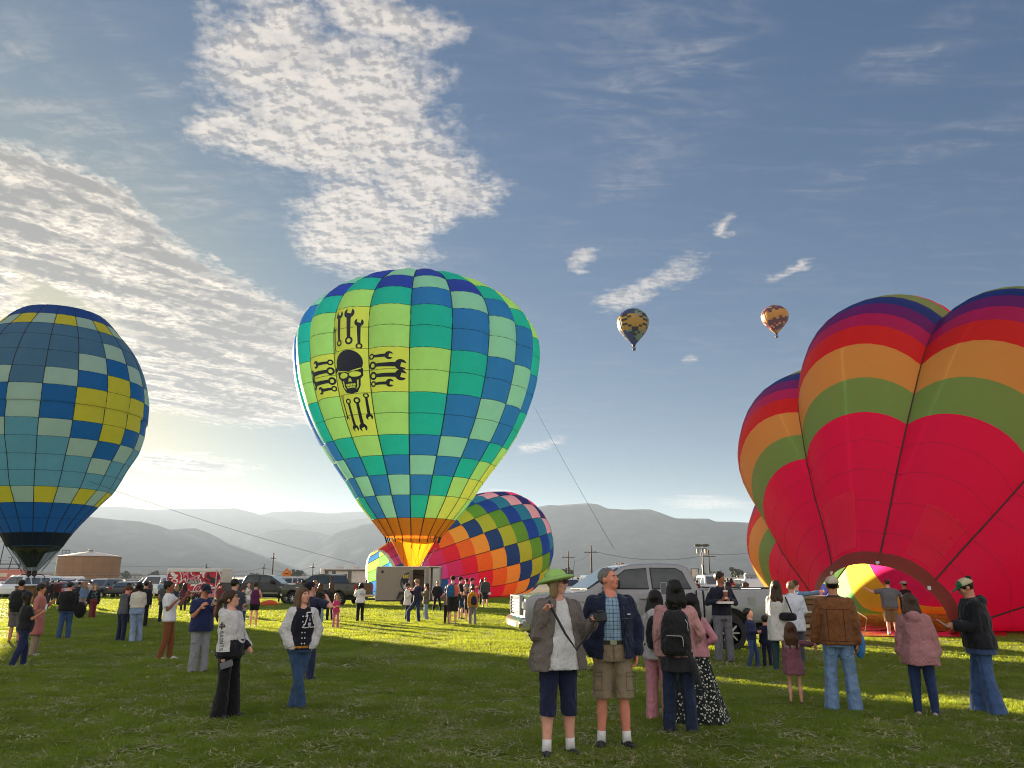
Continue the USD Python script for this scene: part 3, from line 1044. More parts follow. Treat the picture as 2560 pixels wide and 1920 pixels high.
FRAME = paint((0.04, 0.04, 0.045), 0.4, metal=0.6)
WICKER = paint((0.16, 0.08, 0.035), 0.8, var=0.4, scale=30.0)


# ---- the tall balloon with the skull: squares of yellow, lime, teal and blue round an emblem
def skull_balloon():
    y0 = 52.0
    x0 = gx(1031, y0, 3.0)
    path = thing('hot_air_balloon', 'large upright teal, blue and lime checkered balloon with a black skull and wrenches', 'balloon', (x0, y0, 0))
    pr = [(4.335, 1.857), (5.331, 2.661), (6.577, 3.679), (7.622, 4.335), (8.814, 5.18), (9.607, 5.766), (11.071, 6.687), (12.782, 7.446), (14.952, 7.997), (16.785, 8.145), (17.489, 8.091), (18.194, 7.907),
          (18.898, 7.567), (19.603, 7.045), (20.34, 6.298), (21.08, 5.248), (21.83, 3.702), (22.36, 1.9), (22.58, 0.02)]
    G = 20
    az = math.atan2(x0, y0)
    to_cam = -PI / 2 - az                             # the angle on the balloon that faces the camera
    # skull gore 33 degrees left of the middle; local x right, so left = smaller angle as seen
    ph = to_cam + math.radians(-4 - 18 * 2)
    env = Envelope(pr, G, ph, lambda q: 0.024 + 0.07 * np.clip((q - 0.3) / 0.7, 0, 1))
    world = Envelope(pr, G, ph, env.b, origin=(x0, y0, 0))
    yy = [1338, 1294, 1237, 1186, 1137, 1086, 1032, 979, 923, 867, 812, 760, 717.5, 689]
    q = front_rows(world, yy, th=to_cam)
    q = [0.0] + [x for x in q if x > 0.004] + [0.955, 0.999]
    while len(q) > 17:
        q.pop(-2)
    blocks = [None, 9, 8, 7, 6, 5, 5, 4, 4, 3, 3, 2, 1, 0, -1, -2, -3]
    Y, Lm, Te, Bl, Pa, Dk = lin(232, 218, 80), lin(172, 218, 118), lin(18, 164, 178), lin(28, 94, 216), lin(134, 196, 200), lin(30, 44, 190)
    Br = lin(188, 82, 8)
    seq = {0: Y, 1: Y, 2: Lm, 3: Te, 4: Bl, 5: Pa, 6: Bl, 7: Te, 8: Lm, 9: Y, 10: Y, 11: Lm, 12: Te, 13: Bl, 14: Pa, 15: Dk, 16: Te, 17: Lm}

    def color(g, k):
        b = blocks[min(k, len(blocks) - 1)]
        if k == 0:
            return Br
        dg = min(g % G, (-g) % G)
        kk = dg + abs(b - 4)
        if b <= 1 and seq[kk] is Bl:
            return Dk
        return seq[kk]
    env.sew(path, q, color, nu=7, nv=4, most=240, thin=0.70, eye=(-x0, -y0, CAMH))
    front = lambda g: math.cos(env.ph + 2 * PI / G * g - to_cam) > -0.2
    env.tapes(path, 0.032, DARK_TAPE, 0.0, 0.99, only=front)
    for k, qq in enumerate(q[1:-1]):
        env.ring(path, qq, 0.016, DARK_TAPE)
    # scoop: orange cloth cone under the mouth, open behind
    zb, zm = zat(1421, y0) + 0.0, pr[0][0] - 0.05
    sc, nst = [], 44
    th = to_cam + np.linspace(-1.75, 1.75, nst)
    rows_s = np.linspace(0, 1, 9)
    V = np.zeros((9, nst, 3))
    for i, t in enumerate(rows_s):
        r = (1 - t) * pr[0][1] * 0.80 + t * 0.42
        wob = 1 + 0.035 * np.sin(th * 9 + 3 * t) * (0.3 + t) * (1 - t * .6)
        V[i] = np.stack([np.cos(th) * r * wob, np.sin(th) * r * wob, np.full(nst, zm - 0.1 + (zb - zm + .1) * t)], 1)
    a = (np.arange(8)[:, None] * nst + np.arange(nst - 1)[None]).ravel()
    part(path, 'scoop', (V.reshape(-1, 3), np.stack([a, a + nst, a + nst + 1, a + 1], 1)), ripstop(lin(222, 112, 4), 0.5, crinkle=0.1, cs=2.5), smooth=True)
    for k in range(G):
        aa = env.ph + 2 * PI / G * k
        top = np.array([math.cos(aa) * pr[0][1], math.sin(aa) * pr[0][1], pr[0][0] + .02])
        part(path, 'flying_wire', tube([top, (math.cos(aa) * pr[0][1] * .93, math.sin(aa) * pr[0][1] * .93, pr[0][0] - .38)], 0.035, 5), DARK_TAPE)
        part(path, 'flying_wire', tube([(math.cos(aa) * pr[0][1] * .93, math.sin(aa) * pr[0][1] * .93, pr[0][0] - .38), (0.45 * np.sign(math.cos(aa)), 0.45 * np.sign(math.sin(aa)), zb - .2)], 0.008, 4), FRAME)
    basket(path, zb - .1, FRAME, WICKER)
    emblem(path, env, q, world)
    return path, world, q


def wrench(L, W):
    """an open-ended wrench along +y, ring at y = 0"""
    ring_ = Point(0, 0).buffer(W * .85).difference(Point(0, 0).buffer(W * .42))
    shaft = Polygon([(-W * .36, W * .6), (W * .36, W * .6), (W * .48, L * .84), (-W * .48, L * .84)])
    head = Point(0, L * .88).buffer(W * 1.12).difference(Polygon([(-W * .5, L * .90), (W * .42, L * .86), (W * .9, L * 1.3), (-W * .15, L * 1.3)]))
    return shapely.union_all([ring_, shaft, head])


def skull_shapes():
    """skull with head scarf and eye patch, unit height, middle at 0"""
    head = affinity.scale(Point(0, 0).buffer(1, 32), .295, .30)
    scarf = affinity.translate(head, 0, .20).intersection(Polygon([(-.4, .02), (0, -.035), (.4, .06), (.4, .6), (-.4, .6)]))
    knot = Polygon([(-.28, .18), (-.40, .10), (-.36, .02), (-.28, .06)])
    face = Polygon([(-.275, .02), (.275, .05), (.27, -.10), (.215, -.17), (.20, -.33), (.13, -.47), (.0, -.50), (-.12, -.47), (-.19, -.33), (-.21, -.17), (-.27, -.10)]).buffer(.012)
    out = face.difference(shapely.union_all([
        affinity.scale(affinity.translate(Point(0, 0).buffer(1), -.125, -.075), .085, .075),
        affinity.scale(affinity.translate(Point(0, 0).buffer(1), .12, -.065), .115, .075)]).buffer(0))
    light = [affinity.translate(affinity.scale(Point(0, 0).buffer(1), .098, .062), -.135, -.075), affinity.translate(affinity.scale(Point(0, 0).buffer(1), .125, .062), .12, -.065),
             Polygon([(-.02, -.15), (.02, -.15), (.045, -.235), (0, -.22), (-.045, -.235)]),
             Polygon([(-.185, -.19), (-.15, -.21), (-.145, -.33), (-.11, -.42), (-.165, -.36)]), Polygon([(.185, -.19), (.15, -.21), (.145, -.33), (.11, -.42), (.165, -.36)])]
    for i in range(6):
        light.append(sbox(-.105 + i * .037, -.325, -.075 + i * .037, -.275))
        light.append(sbox(-.09 + i * .032, -.375, -.065 + i * .032, -.335))
    light.append(Polygon([(-.25, .03), (0, -.02), (.25, .05), (.25, .075), (0, .005), (-.25, .055)]))
    dark = shapely.union_all([scarf, knot, face]).difference(shapely.union_all(light))
    band = affinity.translate(sbox(-.28, .0, .28, .018), 0, .0)
    return dark


def emblem(path, env, q, world):
    ink = paint((0.012, 0.014, 0.045), 0.6)
    gw = 2 * PI / env.G

    def stick(poly, g, qa, qb, name):
        """poly in the unit square of the cloth field g from seam qa to seam qb"""
        poly = shapely.segmentize(poly, 0.03)
        ms = []
        for pg in getattr(poly, 'geoms', [poly]):
            m = trimesh.creation.extrude_polygon(pg, 1.0, engine='earcut')
            v, f = np.array(m.vertices), np.array(m.faces)
            keep = (np.abs(v[f][:, :, 2] - 1) < 1e-6).all(1)
            f = f[keep]
            m2 = trimesh.Trimesh(v, f, process=True)
            for _ in range(3):
                e = m2.edges_unique_length
                if e.max() < 0.09:
                    break
                m2 = m2.subdivide_to_size(0.09, max_iter=6)
            v, f = np.array(m2.vertices), np.array(m2.faces)
            th = env.ph + gw * (g + np.clip(v[:, 0], 0.001, .999))
            qq = qa + (qb - qa) * v[:, 1]
            h = 1e-4
            p = env.pos(th, qq)
            n = np.cross(env.pos(th + h, qq) - env.pos(th - h, qq), env.pos(th, qq + h) - env.pos(th, qq - h))
            n /= np.linalg.norm(n, axis=1, keepdims=True)
            ms.append((p + n * 0.02, f))
        v, f = join(ms)
        part(path, name, (v, f), ink, smooth=True)
    i4 = 7                         # field b4 lies between seams q[7] and q[9]
    q3, q4, q5 = (q[9], q[11]), (q[7], q[9]), (q[5], q[7])
    # size of a field in metres, to keep shapes in proportion
    def fit(poly, fx, fy, w=None):
        return affinity.scale(poly, 1 / fx, 1 / fy, origin=(0, 0))
    def size(g, qa, qb):
        a = env.pos(env.ph + gw * (g + .02), (qa + qb) / 2)
        b = env.pos(env.ph + gw * (g + .98), (qa + qb) / 2)
        c = env.pos(env.ph + gw * (g + .5), qa)
        d = env.pos(env.ph + gw * (g + .5), qb)
        return np.linalg.norm(a - b), np.linalg.norm(c - d)
    # skull
    fx, fy = size(0, *q4)
    sk = affinity.translate(affinity.scale(skull_shapes(), fy * .98, fy * .98, origin=(0, 0)), fx * .5, fy * .50)
    sk = affinity.scale(sk, 1.12, 1.0, origin=(fx * .5, 0))
    stick(fit(sk, fx, fy), 0, *q4, 'skull_emblem')
    # wrenches above and below: upright; on both sides: lying
    fx, fy = size(0, *q3)
    for x, y, L, W, fl in ((.28, .18, .80, .125, 1), (.56, .20, .78, .15, 1), (.80, .06, .66, .115, 1), (.11, .03, .62, .07, 1)):
        w = affinity.translate(wrench(fy * L * .93, fx * W * .78), fx * x, fy * y)
        stick(fit(w, fx, fy).intersection(sbox(0.01, 0.01, .99, .99)), 0, *q3, 'wrench_emblem')
    fx, fy = size(0, *q5)
    for x, y, L, W in ((.33, .84, .78, .13), (.60, .84, .78, .15), (.86, .94, .60, .115), (.14, .95, .6, .07)):
        w = affinity.translate(affinity.scale(wrench(fy * L * .93, fx * W * .78), 1, -1, origin=(0, 0)), fx * x, fy * y)
        stick(fit(w, fx, fy).intersection(sbox(0.01, 0.01, .99, .99)), 0, *q5, 'wrench_emblem')
    for g, sgn in ((1, 1), (-1, -1)):
        fx, fy = size(g, *q4)
        for y, x, L, W in ((.80, .10, .50, .10), (.60, .12, .78, .135), (.37, .12, .78, .135), (.19, .10, .50, .10)):
            w = affinity.rotate(wrench(fx * L, fy * W * .80), -90, origin=(0, 0))
            w = affinity.translate(w, fx * x, fy * y)
            if sgn < 0:
                w = affinity.scale(w, -1, 1, origin=(fx * .5, 0))
            stick(fit(w, fx, fy).intersection(sbox(0.01, 0.01, .99, .99)), g, *q4, 'wrench_emblem')


# ---- the blue balloon at the left edge
def blue_balloon():
    y0 = 56.0
    x0 = gx(89, y0, 3.5)
    path = thing('hot_air_balloon', 'upright blue balloon with yellow cross and pale squares at the left edge', 'balloon', (x0, y0, 0), rot=(0, -1.6, 0))
    rows, lat = [], 0.875
    edge = [(1367, 156), (1338, 178), (1262, 250), (1228, 285), (1170, 321), (1112, 357), (1050, 375), (1005, 378), (961, 372), (894, 348), (836, 303), (790, 248)]
    for py, ex in edge:
        ax = 89 + (1350 - py) / 7930 * 1191 - max(0, (1340 - py)) * 0.035
        rows.append((py, ex - ax))
    pr = px_profile(rows, 89, y0, lat)
    zt = zat(757, y0) - 0.9
    pr += [(zt - 1.1, pr[-1][1] * .62), (zt - .45, pr[-1][1] * .40), (zt - .1, pr[-1][1] * .2), (zt, .02)]
    G = 20
    to_cam = -PI / 2 - math.atan2(x0, y0)
    ph = to_cam + math.radians(29.8)                   # yellow cross gore starts here
    pr2 = []
    env = Envelope(pr, G, ph, 0.012)
    zf = zat(1006, y0 - 6)
    base = env.fr
    env.fr = lambda q: base(q) - np.where(env.fz(q) < zf, 0.17 * np.exp(-np.maximum(zf - env.fz(q), 0) / 0.7), 0.17 * np.exp(-np.maximum(env.fz(q) - zf, 0) / 0.05))
    world = Envelope(pr, G, ph, 0.012, origin=(x0, y0, 0))
    yy = [720 + .446 * c for c in (1450, 1370, 1290, 1205, 1115, 1025, 935, 835, 735, 640, 545, 450, 355, 270, 207, 152)]
    q = front_rows(world, yy[1:], th=to_cam)
    q = [0.0] + [x for x in q if x > 0.01] + [0.93, 0.999]
    names = ['dark', 'royal', 'royal', 'alt', 'low', 'low', 'low', 8, 7, 6, 5, 'hi', 'hi', 'hi', 'alt', 'crown', 'crown2']
    Yl, Pl, Ro, Bl, Lo, Hi, Cr, Dk = lin(215, 190, 40), lin(165, 190, 180), lin(16, 74, 160), lin(16, 84, 165), lin(88, 150, 185), lin(62, 100, 140), lin(26, 60, 140), lin(8, 18, 34)

    def color(g, k):
        nm = names[min(k, len(names) - 1)]
        if nm == 'dark':
            return Dk
        if nm == 'royal':
            return Ro
        if nm == 'crown':
            return Cr
        if nm == 'crown2':
            return Yl if g % 3 == 0 else Cr
        if nm == 'alt':
            return (Yl if g % 2 == 0 else Pl)
        row = {'low': {4: 11, 5: 10, 6: 9}.get(k, 9), 'hi': {11: 4, 12: 3, 13: 2}.get(k, 4)}.get(nm, nm)
        db = 6 - row if row <= 6 else row - 7
        db = max(db, 0)
        gs = g if g <= 10 else g - 20
        dg = min(gs % 6, 6 - gs % 6)
        kk = dg + db
        if kk <= 1:
            return Yl
        if kk == 2:
            return Bl
        if kk == 3:
            return Pl
        return Lo if row >= 7 else Hi
    env.sew(path, q, color, nu=5, nv=8, most=240, thin=0.5, eye=(-x0, -y0, CAMH))
    front = lambda g: math.cos(env.ph + 2 * PI / G * g - to_cam) > -0.2
    env.tapes(path, 0.028, DARK_TAPE, 0.0, 0.98, only=front)
    for qq in q[1:-1]:
        env.ring(path, qq, 0.014, DARK_TAPE, per=4)
    zb, zm, r0 = zat(1427, y0), pr[0][0], pr[0][1]
    th = to_cam + np.linspace(-1.15, 1.9, 40)
    V = np.zeros((8, 40, 3))
    for i, t in enumerate(np.linspace(0, 1, 8)):
        r = (1 - t) * r0 * .97 + t * .38
        w = 1 + .03 * np.sin(th * 11 + 2 * t) * (1 - t)
        V[i] = np.stack([np.cos(th) * r * w, np.sin(th) * r * w, np.full(40, zm - .02 + (zb - zm) * t)], 1)
    a = (np.arange(7)[:, None] * 40 + np.arange(39)[None]).ravel()
    part(path, 'scoop', (V.reshape(-1, 3), np.stack([a, a + 40, a + 41, a + 1], 1)), ripstop(lin(26, 36, 48), 0.3, crinkle=.08, cs=2.5), smooth=True)
    th = to_cam + np.linspace(-.95, .55, 14)
    V = np.stack([np.stack([np.cos(th) * r * 1.02, np.sin(th) * r * 1.02, np.full(14, z)], 1) for r, z in ((r0 * .95, zm - .12), (r0 * .6, zm - .7), (.42, zb + .25))])
    a = (np.arange(2)[:, None] * 14 + np.arange(13)[None]).ravel()
    part(path, 'scoop_panel', (V.reshape(-1, 3), np.stack([a, a + 14, a + 15, a + 1], 1)), ripstop(lin(74, 74, 64), 0.3, crinkle=.08, cs=3.0), smooth=True)
    for k in range(G):
        aa = env.ph + 2 * PI / G * k
        part(path, 'flying_wire', tube([(math.cos(aa) * r0, math.sin(aa) * r0, zm), (0.42 * np.sign(math.cos(aa)), .42 * np.sign(math.sin(aa)), zb - .1)], 0.011, 4), FRAME)
    basket(path, zb - .15, FRAME, WICKER)


# ---- the rainbow balloon being blown up on its side, right
def rainbow_balloon():
    mo = np.array([11.15, 24.2, 0.40])
    ce = np.array([18.6, 32.2, 5.5])
    ax = ce - mo
    ax /= np.linalg.norm(ax)
    right = np.cross(ax, [0, 0, 1.0])
    right /= np.linalg.norm(right)
    upv = np.cross(right, ax)
    path = thing('hot_air_balloon', 'huge crimson and rainbow striped balloon lying on its side with its mouth open, right', 'balloon', (0, 0, 0))
    pr = [(0, 1.86), (1.2, 2.6), (3.0, 3.9), (5.5, 5.45), (8.0, 6.72), (10.5, 7.22), (12.8, 7.05), (14.8, 6.4), (16.5, 4.8), (17.6, 2.8), (18.0, 1.0), (18.1, .02)]
    G = 8

    def deform(p):
        z = p[..., 2]
        low = 0.03 + 0.02 * np.tanh((p[..., 0] + p[..., 1] * .7) % 1.0)
        soft = np.where(z < 0.5, low + (0.5 - low) * np.exp((z - 0.5) / (0.5 - low)), z)
        q = p.copy()
        q[..., 2] = soft
        return q
    env = Envelope(pr, G, math.radians(80), lambda q: 0.02 + 0.175 * np.clip(q / 0.35, 0, 1), origin=mo, axes=(right, upv, ax), deform=deform)
    Cn, Gr, Ye, Orr, Mg, Pu, Bl = lin(238, 22, 92), lin(112, 198, 100), lin(214, 194, 92), lin(208, 46, 40), lin(168, 36, 112), lin(92, 40, 138), lin(20, 66, 160)
    cols = [Cn, Cn, Cn, Cn, Cn, Gr, Ye, Orr, Mg, Pu, Bl, Gr, Ye, Ye, Orr, Cn]
    q = [0.0, 0.045, 0.09, 0.135, 0.18, 0.225, 0.285, 0.345, 0.392, 0.432, 0.472, 0.525, 0.60, 0.68, 0.77, 0.88, 0.999]
    Li = lin(200, 220, 60)
    env.sew(path, q, lambda g, k: cols[k] if k < 12 else ([Cn, Cn, Cn, Cn] if g % 2 == 0 else [lin(238, 200, 40), Cn, Cn, Cn])[k - 12], nu=14, nv=5, most=300, thin=0.6, crinkle=0.10)
    env.tapes(path, 0.03, paint((0.06, 0.008, 0.012), .7), 0.0, 0.9)
    for qq in q[1:5]:
        env.ring(path, qq, 0.007, paint((0.30, 0.012, 0.05), .8), per=10)
    # brown hem round the mouth, white pulleys where the tapes end
    th = np.linspace(0, 2 * PI, 81)
    a_, b_ = env.pos(th, np.full(81, 0.0)), env.pos(th, np.full(81, 0.016))
    off = -0.03 * ax
    V = np.concatenate([a_ + off - 0.12 * ax, b_ + off])
    i = np.arange(80)
    part(path, 'mouth_hem', (V, np.stack([i, i + 1, i + 82, i + 81], 1)), ripstop(lin(140, 62, 48), .35), smooth=True)
    for g in range(G):
        p = env.pos(np.array(env.ph + 2 * PI / G * g), np.array(0.002))
        if p[2] > .3:
            part(path, 'pulley', moved(bx(-.05, .05, -.05, .05, -.06, .06, .015), p - .1 * ax), paint((.6, .6, .58), .6))
    # two square vent pockets sewn beside the mouth
    for g, a0, a1, qa, qb in ((0, .42, .92, .02, .105), (7, .12, .60, .02, .095)):
        t = env.ph + 2 * PI / G * (g + np.linspace(a0, a1, 5))
        A, Q = np.meshgrid(t, np.linspace(qa, qb, 4), indexing='ij')
        v = env.pos(A, Q)
        c = env.pos(np.full((5, 4), 0.0), Q).mean((0, 1))
        n = (v - c) / np.linalg.norm(v - c, axis=-1, keepdims=True)
        v = (v + n * .02).reshape(-1, 3)
        k = (np.arange(4)[:, None] * 4 + np.arange(3)[None]).ravel()
        part(path, 'pocket', (v, np.stack([k, k + 4, k + 5, k + 1], 1)), ripstop(lin(252, 70, 120), .7), smooth=True)
    # cloth spread on the grass in front of the mouth
    pts = np.array([(9.2, 22.9), (10.2, 22.4), (12.2, 22.6), (13.9, 22.9), (14.4, 23.8), (12.5, 24.4), (10.0, 24.4)])
    m = trimesh.creation.extrude_polygon(Polygon(pts).buffer(.15), .02, engine='earcut').subdivide_to_size(.35)
    v = np.array(m.vertices)
    v[:, 2] += .03 + .05 * meshkit.fbm(v * [2.2, 2.2, 1], 3, 4)
    part(path, 'apron', (v, np.array(m.faces)), ripstop(lin(190, 30, 40), .3), smooth=True)
    return env


# ---- the checkered balloon filling behind the trailer
def checker_balloon():
    y0 = 74.0
    s_ = (y0 * CP) / F
    mo = np.array([gx(955, y0 - 6), y0 - 6.0, 1.6])
    ce = np.array([gx(1245, y0 + 2), y0 + 2.0, 4.75])
    ax = ce - mo
    Lc = np.linalg.norm(ax)
    ax /= Lc
    right = np.cross(ax, [0, 0, 1.0])
    right /= np.linalg.norm(right)
    upv = np.cross(right, ax)
    path = thing('hot_air_balloon', 'rainbow checkered balloon lying on its side behind the grey cargo trailer', 'balloon', (0, 0, 0))
    R = 5.25
    pr = [(0, 2.5), (1.5, 2.95), (4, 3.7), (7, 4.4), (10, 5.05), (12.5, R), (14.8, 5.0), (16.6, 4.2), (17.8, 3.0), (18.5, 1.5), (18.7, .02)]
    k = (Lc + 5.3) / 18.7
    pr = [(a * k, b) for a, b in pr]

    def deform(p):
        q = p.copy()
        z = p[..., 2]
        q[..., 2] = np.where(z < .4, .04 + .36 * np.exp((z - .4) / .36), z)
        return q
    G = 18
    env = Envelope(pr, G, .1, 0.02, origin=mo, axes=(right, upv, ax), deform=deform)
    seq = [lin(30, 84, 150), lin(214, 66, 150), lin(220, 44, 104), lin(228, 34, 56), lin(240, 110, 36), lin(238, 176, 58), lin(26, 72, 130), lin(160, 218, 54), lin(78, 180, 52), lin(20, 78, 184), lin(30, 150, 186), lin(214, 206, 216), lin(32, 56, 132), lin(230, 74, 140)]
    q = list(np.linspace(0, .93, 15)) + [.999]

    def color(g, k):
        return seq[(k + (g if g <= 9 else g - 18)) % len(seq)]
    env.sew(path, q, color, nu=4, nv=3, most=200, thin=0.6)
    env.tapes(path, .03, DARK_TAPE, 0, .97)
    # the bright inside and the dark flap at the mouth
    th = np.linspace(0, 2 * PI, 49)
    V = np.concatenate([env.pos(th, np.full(49, 0.0)) - .2 * ax, env.pos(th, np.full(49, .006)) - .03 * ax])
    i = np.arange(48)
    part(path, 'mouth_hem', (V, np.stack([i, i + 1, i + 50, i + 49], 1)), ripstop(lin(225, 222, 210), .4), smooth=True)
    return env


# ---- two balloons far off in the air
def flying_balloon(px_top, px_bot, cx, width_px, dist, label, color, crown, tilt=0.0):
    x0 = gx(cx, dist, zat((px_top + px_bot) / 2, dist))
    z1 = zat(px_bot, dist)
    sc = width_px / F * (dist * CP + (z1 - CAMH) * SP)
    path = thing('hot_air_balloon', label, 'balloon', (x0, dist, z1), rot=(0, tilt, 0), group=None)
    R = sc / 2
    Ht = zat(px_top, dist) - z1
    hb = Ht * .055
    e0 = Ht * .14
    pr = [(e0, R * .12), (e0 + (Ht - e0) * .12, R * .36), (e0 + (Ht - e0) * .28, R * .68), (e0 + (Ht - e0) * .45, R * .92), (e0 + (Ht - e0) * .62, R), (e0 + (Ht - e0) * .78, R * .88), (e0 + (Ht - e0) * .9, R * .62), (e0 + (Ht - e0) * .97, R * .33), (Ht, .02)]
    G, nr = 24, 22
    env = Envelope(pr, G, 0.0, 0.015)
    q = np.linspace(0, .999, nr + 1)
    V, Fc, Nn, C, o = [], [], [], [], 0
    for g in range(G):
        for k in range(nr):
            v, f, n = env.patch(g, q[k], q[k + 1], 3, 2)
            V.append(v); Fc.append(f + o); Nn.append(n); C.append(np.tile(color(g, k), (len(v), 1)))
            o += len(v)
    raw_mesh(path + '/envelope', np.vstack(V), np.vstack(Fc), np.vstack(Nn), ripstop_by_panel(.3), np.vstack(C))
    part(path, 'skirt', lathe([(R * .075, e0 * .62), (R * .13, e0 * 1.02)], 16, caps=False), ripstop(crown, .3), smooth=True)
    w = R * .1
    part(path, 'basket', bx(-w, w, -w, w, 0, hb * 1.1, w * .2), paint((.05, .035, .03), .8))
    for sx in (-1, 1):
        for sy in (-1, 1):
            part(path, 'cable', tube([(sx * w, sy * w, hb), (sx * R * .08, sy * R * .08, e0 * .65)], .05, 4), FRAME)


def far_balloons():
    Yl, Bl, Kh, Sg, Bk, Rd = lin(205, 160, 30), lin(30, 60, 140), lin(170, 150, 110), lin(120, 150, 140), lin(22, 20, 26), lin(160, 40, 40)

    def c1(g, k):
        u, v = g + 0.0, k
        # big crosses edged in black
        gu, gv = (g + k // 6 * 3) % 6 - 2.5, (k % 7) - 3
        dd = abs(gu) + abs(gv)
        if k < 2:
            return Bl
        if 3.4 < dd < 4.4:
            return Bk
        return [Yl, Kh, Bl, Sg, Yl][((g + k // 6 * 3) // 6 + k // 7 * 2) % 5]
    flying_balloon(772, 876, 1583, 79, 330, 'distant flying balloon in blue, yellow and black squares, nearer the centre', c1, Bk)
    M, Y, W = lin(96, 28, 52), lin(222, 160, 40), lin(210, 190, 170)

    def c2(g, k):
        s_ = k + (g % 24) * .35 * (1 if g < 12 else -1) + (g % 2)
        s_ = s_ % 12
        return M if s_ < 3 else (Y if s_ < 7.5 else (M if s_ < 10.5 else (W if s_ < 11.3 else lin(190, 70, 40))))
    flying_balloon(764, 844, 1938, 66, 420, 'distant flying balloon in orange, maroon and white zigzag bands, right of centre', c2, lin(30, 24, 50))


skull_balloon()
blue_balloon()
rainbow_balloon()
checker_balloon()
far_balloons()
build_grass()
# ------------------------------------------------------------------ people
SKIN = {'fair': lin(214, 160, 138), 'tan': lin(190, 132, 104), 'brown': lin(140, 92, 68), 'ruddy': lin(212, 140, 116)}
HAIRC = {'black': (.012, .010, .010), 'dark': (.03, .018, .012), 'brown': (.085, .045, .025), 'auburn': (.12, .05, .025), 'blond': (.36, .24, .12), 'lightbrown': (.19, .11, .06), 'grey': (.25, .23, .22)}


def skin_look(c):
    def build(p):
        N = {'tc': ('texture_coordinate', {}), 'n': ('noise_texture', {'scale': 14.0, 'detail': 4.0}), 'r': ('rgb_ramp', {'ramp': [(0.3, tuple(x * y for x, y in zip(c, (.90, .84, .84)))), (0.7, tuple(min(1, x * 1.06) for x in c))]}),
             'p': ('principled_bsdf', {'roughness': 0.5, 'specular_ior_level': 0.35, 'subsurface_weight': 0.12, 'subsurface_scale': 0.01, 'subsurface_radius': (1.0, 0.35, 0.2)})}
        return usdkit.material(stage, p, N, [('tc.object', 'n.vector'), ('n.fac', 'r.fac'), ('r.color', 'p.base_color')], surface='p.BSDF')
    return looks(('skin', c), build)


def hair_look(c):
    def build(p):
        lo, hi = tuple(x * .55 for x in c), tuple(min(1, x * 1.7) for x in c)
        N = {'tc': ('texture_coordinate', {}), 'mp': ('mapping', {'scale': (90.0, 90.0, 5.0)}), 'n': ('noise_texture', {'scale': 1.0, 'detail': 3.0, 'roughness': 0.6}),
             'r': ('rgb_ramp', {'ramp': [(0.3, lo), (0.7, hi)]}), 'b': ('bump', {'strength': 1.0, 'distance': 0.008}),
             'p': ('principled_bsdf', {'roughness': 0.42, 'specular_ior_level': 0.5}), 't': ('translucent_bsdf', {}), 'm': ('mix_closure', {'fac': 0.2})}
        L = [('tc.object', 'mp.vector'), ('mp.vector', 'n.vector'), ('n.fac', 'r.fac'), ('r.color', 'p.base_color'), ('n.fac', 'b.height'), ('b.normal', 'p.normal'), ('r.color', 't.color'), ('p.BSDF', 'm.closure1'), ('t.BSDF', 'm.closure2')]
        return usdkit.material(stage, p, N, L, surface='m.closure')
    return looks(('hair', c), build)


def capcone(fd, a, b, ra, rb, k=0.02, flat=None, lo=False, hi=True, op='add'):
    """a tapered tube with flat ends"""
    a, b = np.asarray(a, float), np.asarray(b, float)
    ba = b - a
    L = np.linalg.norm(ba)
    u = ba / L
    r = max(ra, rb) * 1.05
    sl, X, Y, Z = fd.sub(np.minimum(a, b) - r, np.maximum(a, b) + r, k + 3 * fd.vox)
    if 0 in fd.d[sl].shape:
        return
    t = (X - a[0]) * u[0] + (Y - a[1]) * u[1] + (Z - a[2]) * u[2]
    h = np.clip(t / L, 0, 1)
    qx, qy, qz = X - a[0] - h * ba[0], Y - a[1] - h * ba[1], Z - a[2] - h * ba[2]
    d = np.sqrt(qx * qx + qy * qy + qz * qz) - (ra + (rb - ra) * h)
    if hi:
        d = np.maximum(d, t - L)
    if lo:
        d = np.maximum(d, -t)
    fd.put(sl, d, k, op)


def compact(v, f):
    k, i = np.unique(f, return_inverse=True)
    return v[k], i.reshape(f.shape)


def unit(v):
    v = np.asarray(v, float)
    return v / np.linalg.norm(v)


def rotm(yaw, pitch, roll=0.0):
    y, p, r = math.radians(yaw), -math.radians(pitch), math.radians(roll)
    Rz = np.array([[math.cos(y), -math.sin(y), 0], [math.sin(y), math.cos(y), 0], [0, 0, 1]])
    Rx = np.array([[1, 0, 0], [0, math.cos(p), -math.sin(p)], [0, math.sin(p), math.cos(p)]])
    Ry = np.array([[math.cos(r), 0, math.sin(r)], [0, 1, 0], [-math.sin(r), 0, math.cos(r)]])
    return Rz @ Rx @ Ry


ARM = {  # (elbow direction, wrist direction) as (outward, forward, up)
    'down': ((.16, -.04, -1), (.06, .22, -1)), 'phone': ((.12, .25, -1), (-.28, .75, .75)), 'phone_high': ((.25, .65, -.6), (-.35, .6, .9)),
    'front': ((.22, .10, -1), (-.55, .85, .02)), 'pocket': ((.42, -.06, -1), (-.36, .30, -1)), 'fold': ((.20, .15, -1), (-.9, .55, .25)), 'hip': ((.65, -.25, -1), (-.75, .35, -.5)),
    'out': ((.8, .35, -.45), (.5, .8, .2)), 'chin': ((.18, .25, -1), (-.30, .45, 1.0)), 'reach': ((.3, .9, -.1), (.1, 1, .1)), 'behind': ((.25, -.45, -1), (-.4, -.2, -1)), 'hold_child': ((.45, .05, -1), (.5, .12, -.9)), 'cam': ((.75, .45, -.35), (-.75, .45, .85)),
}


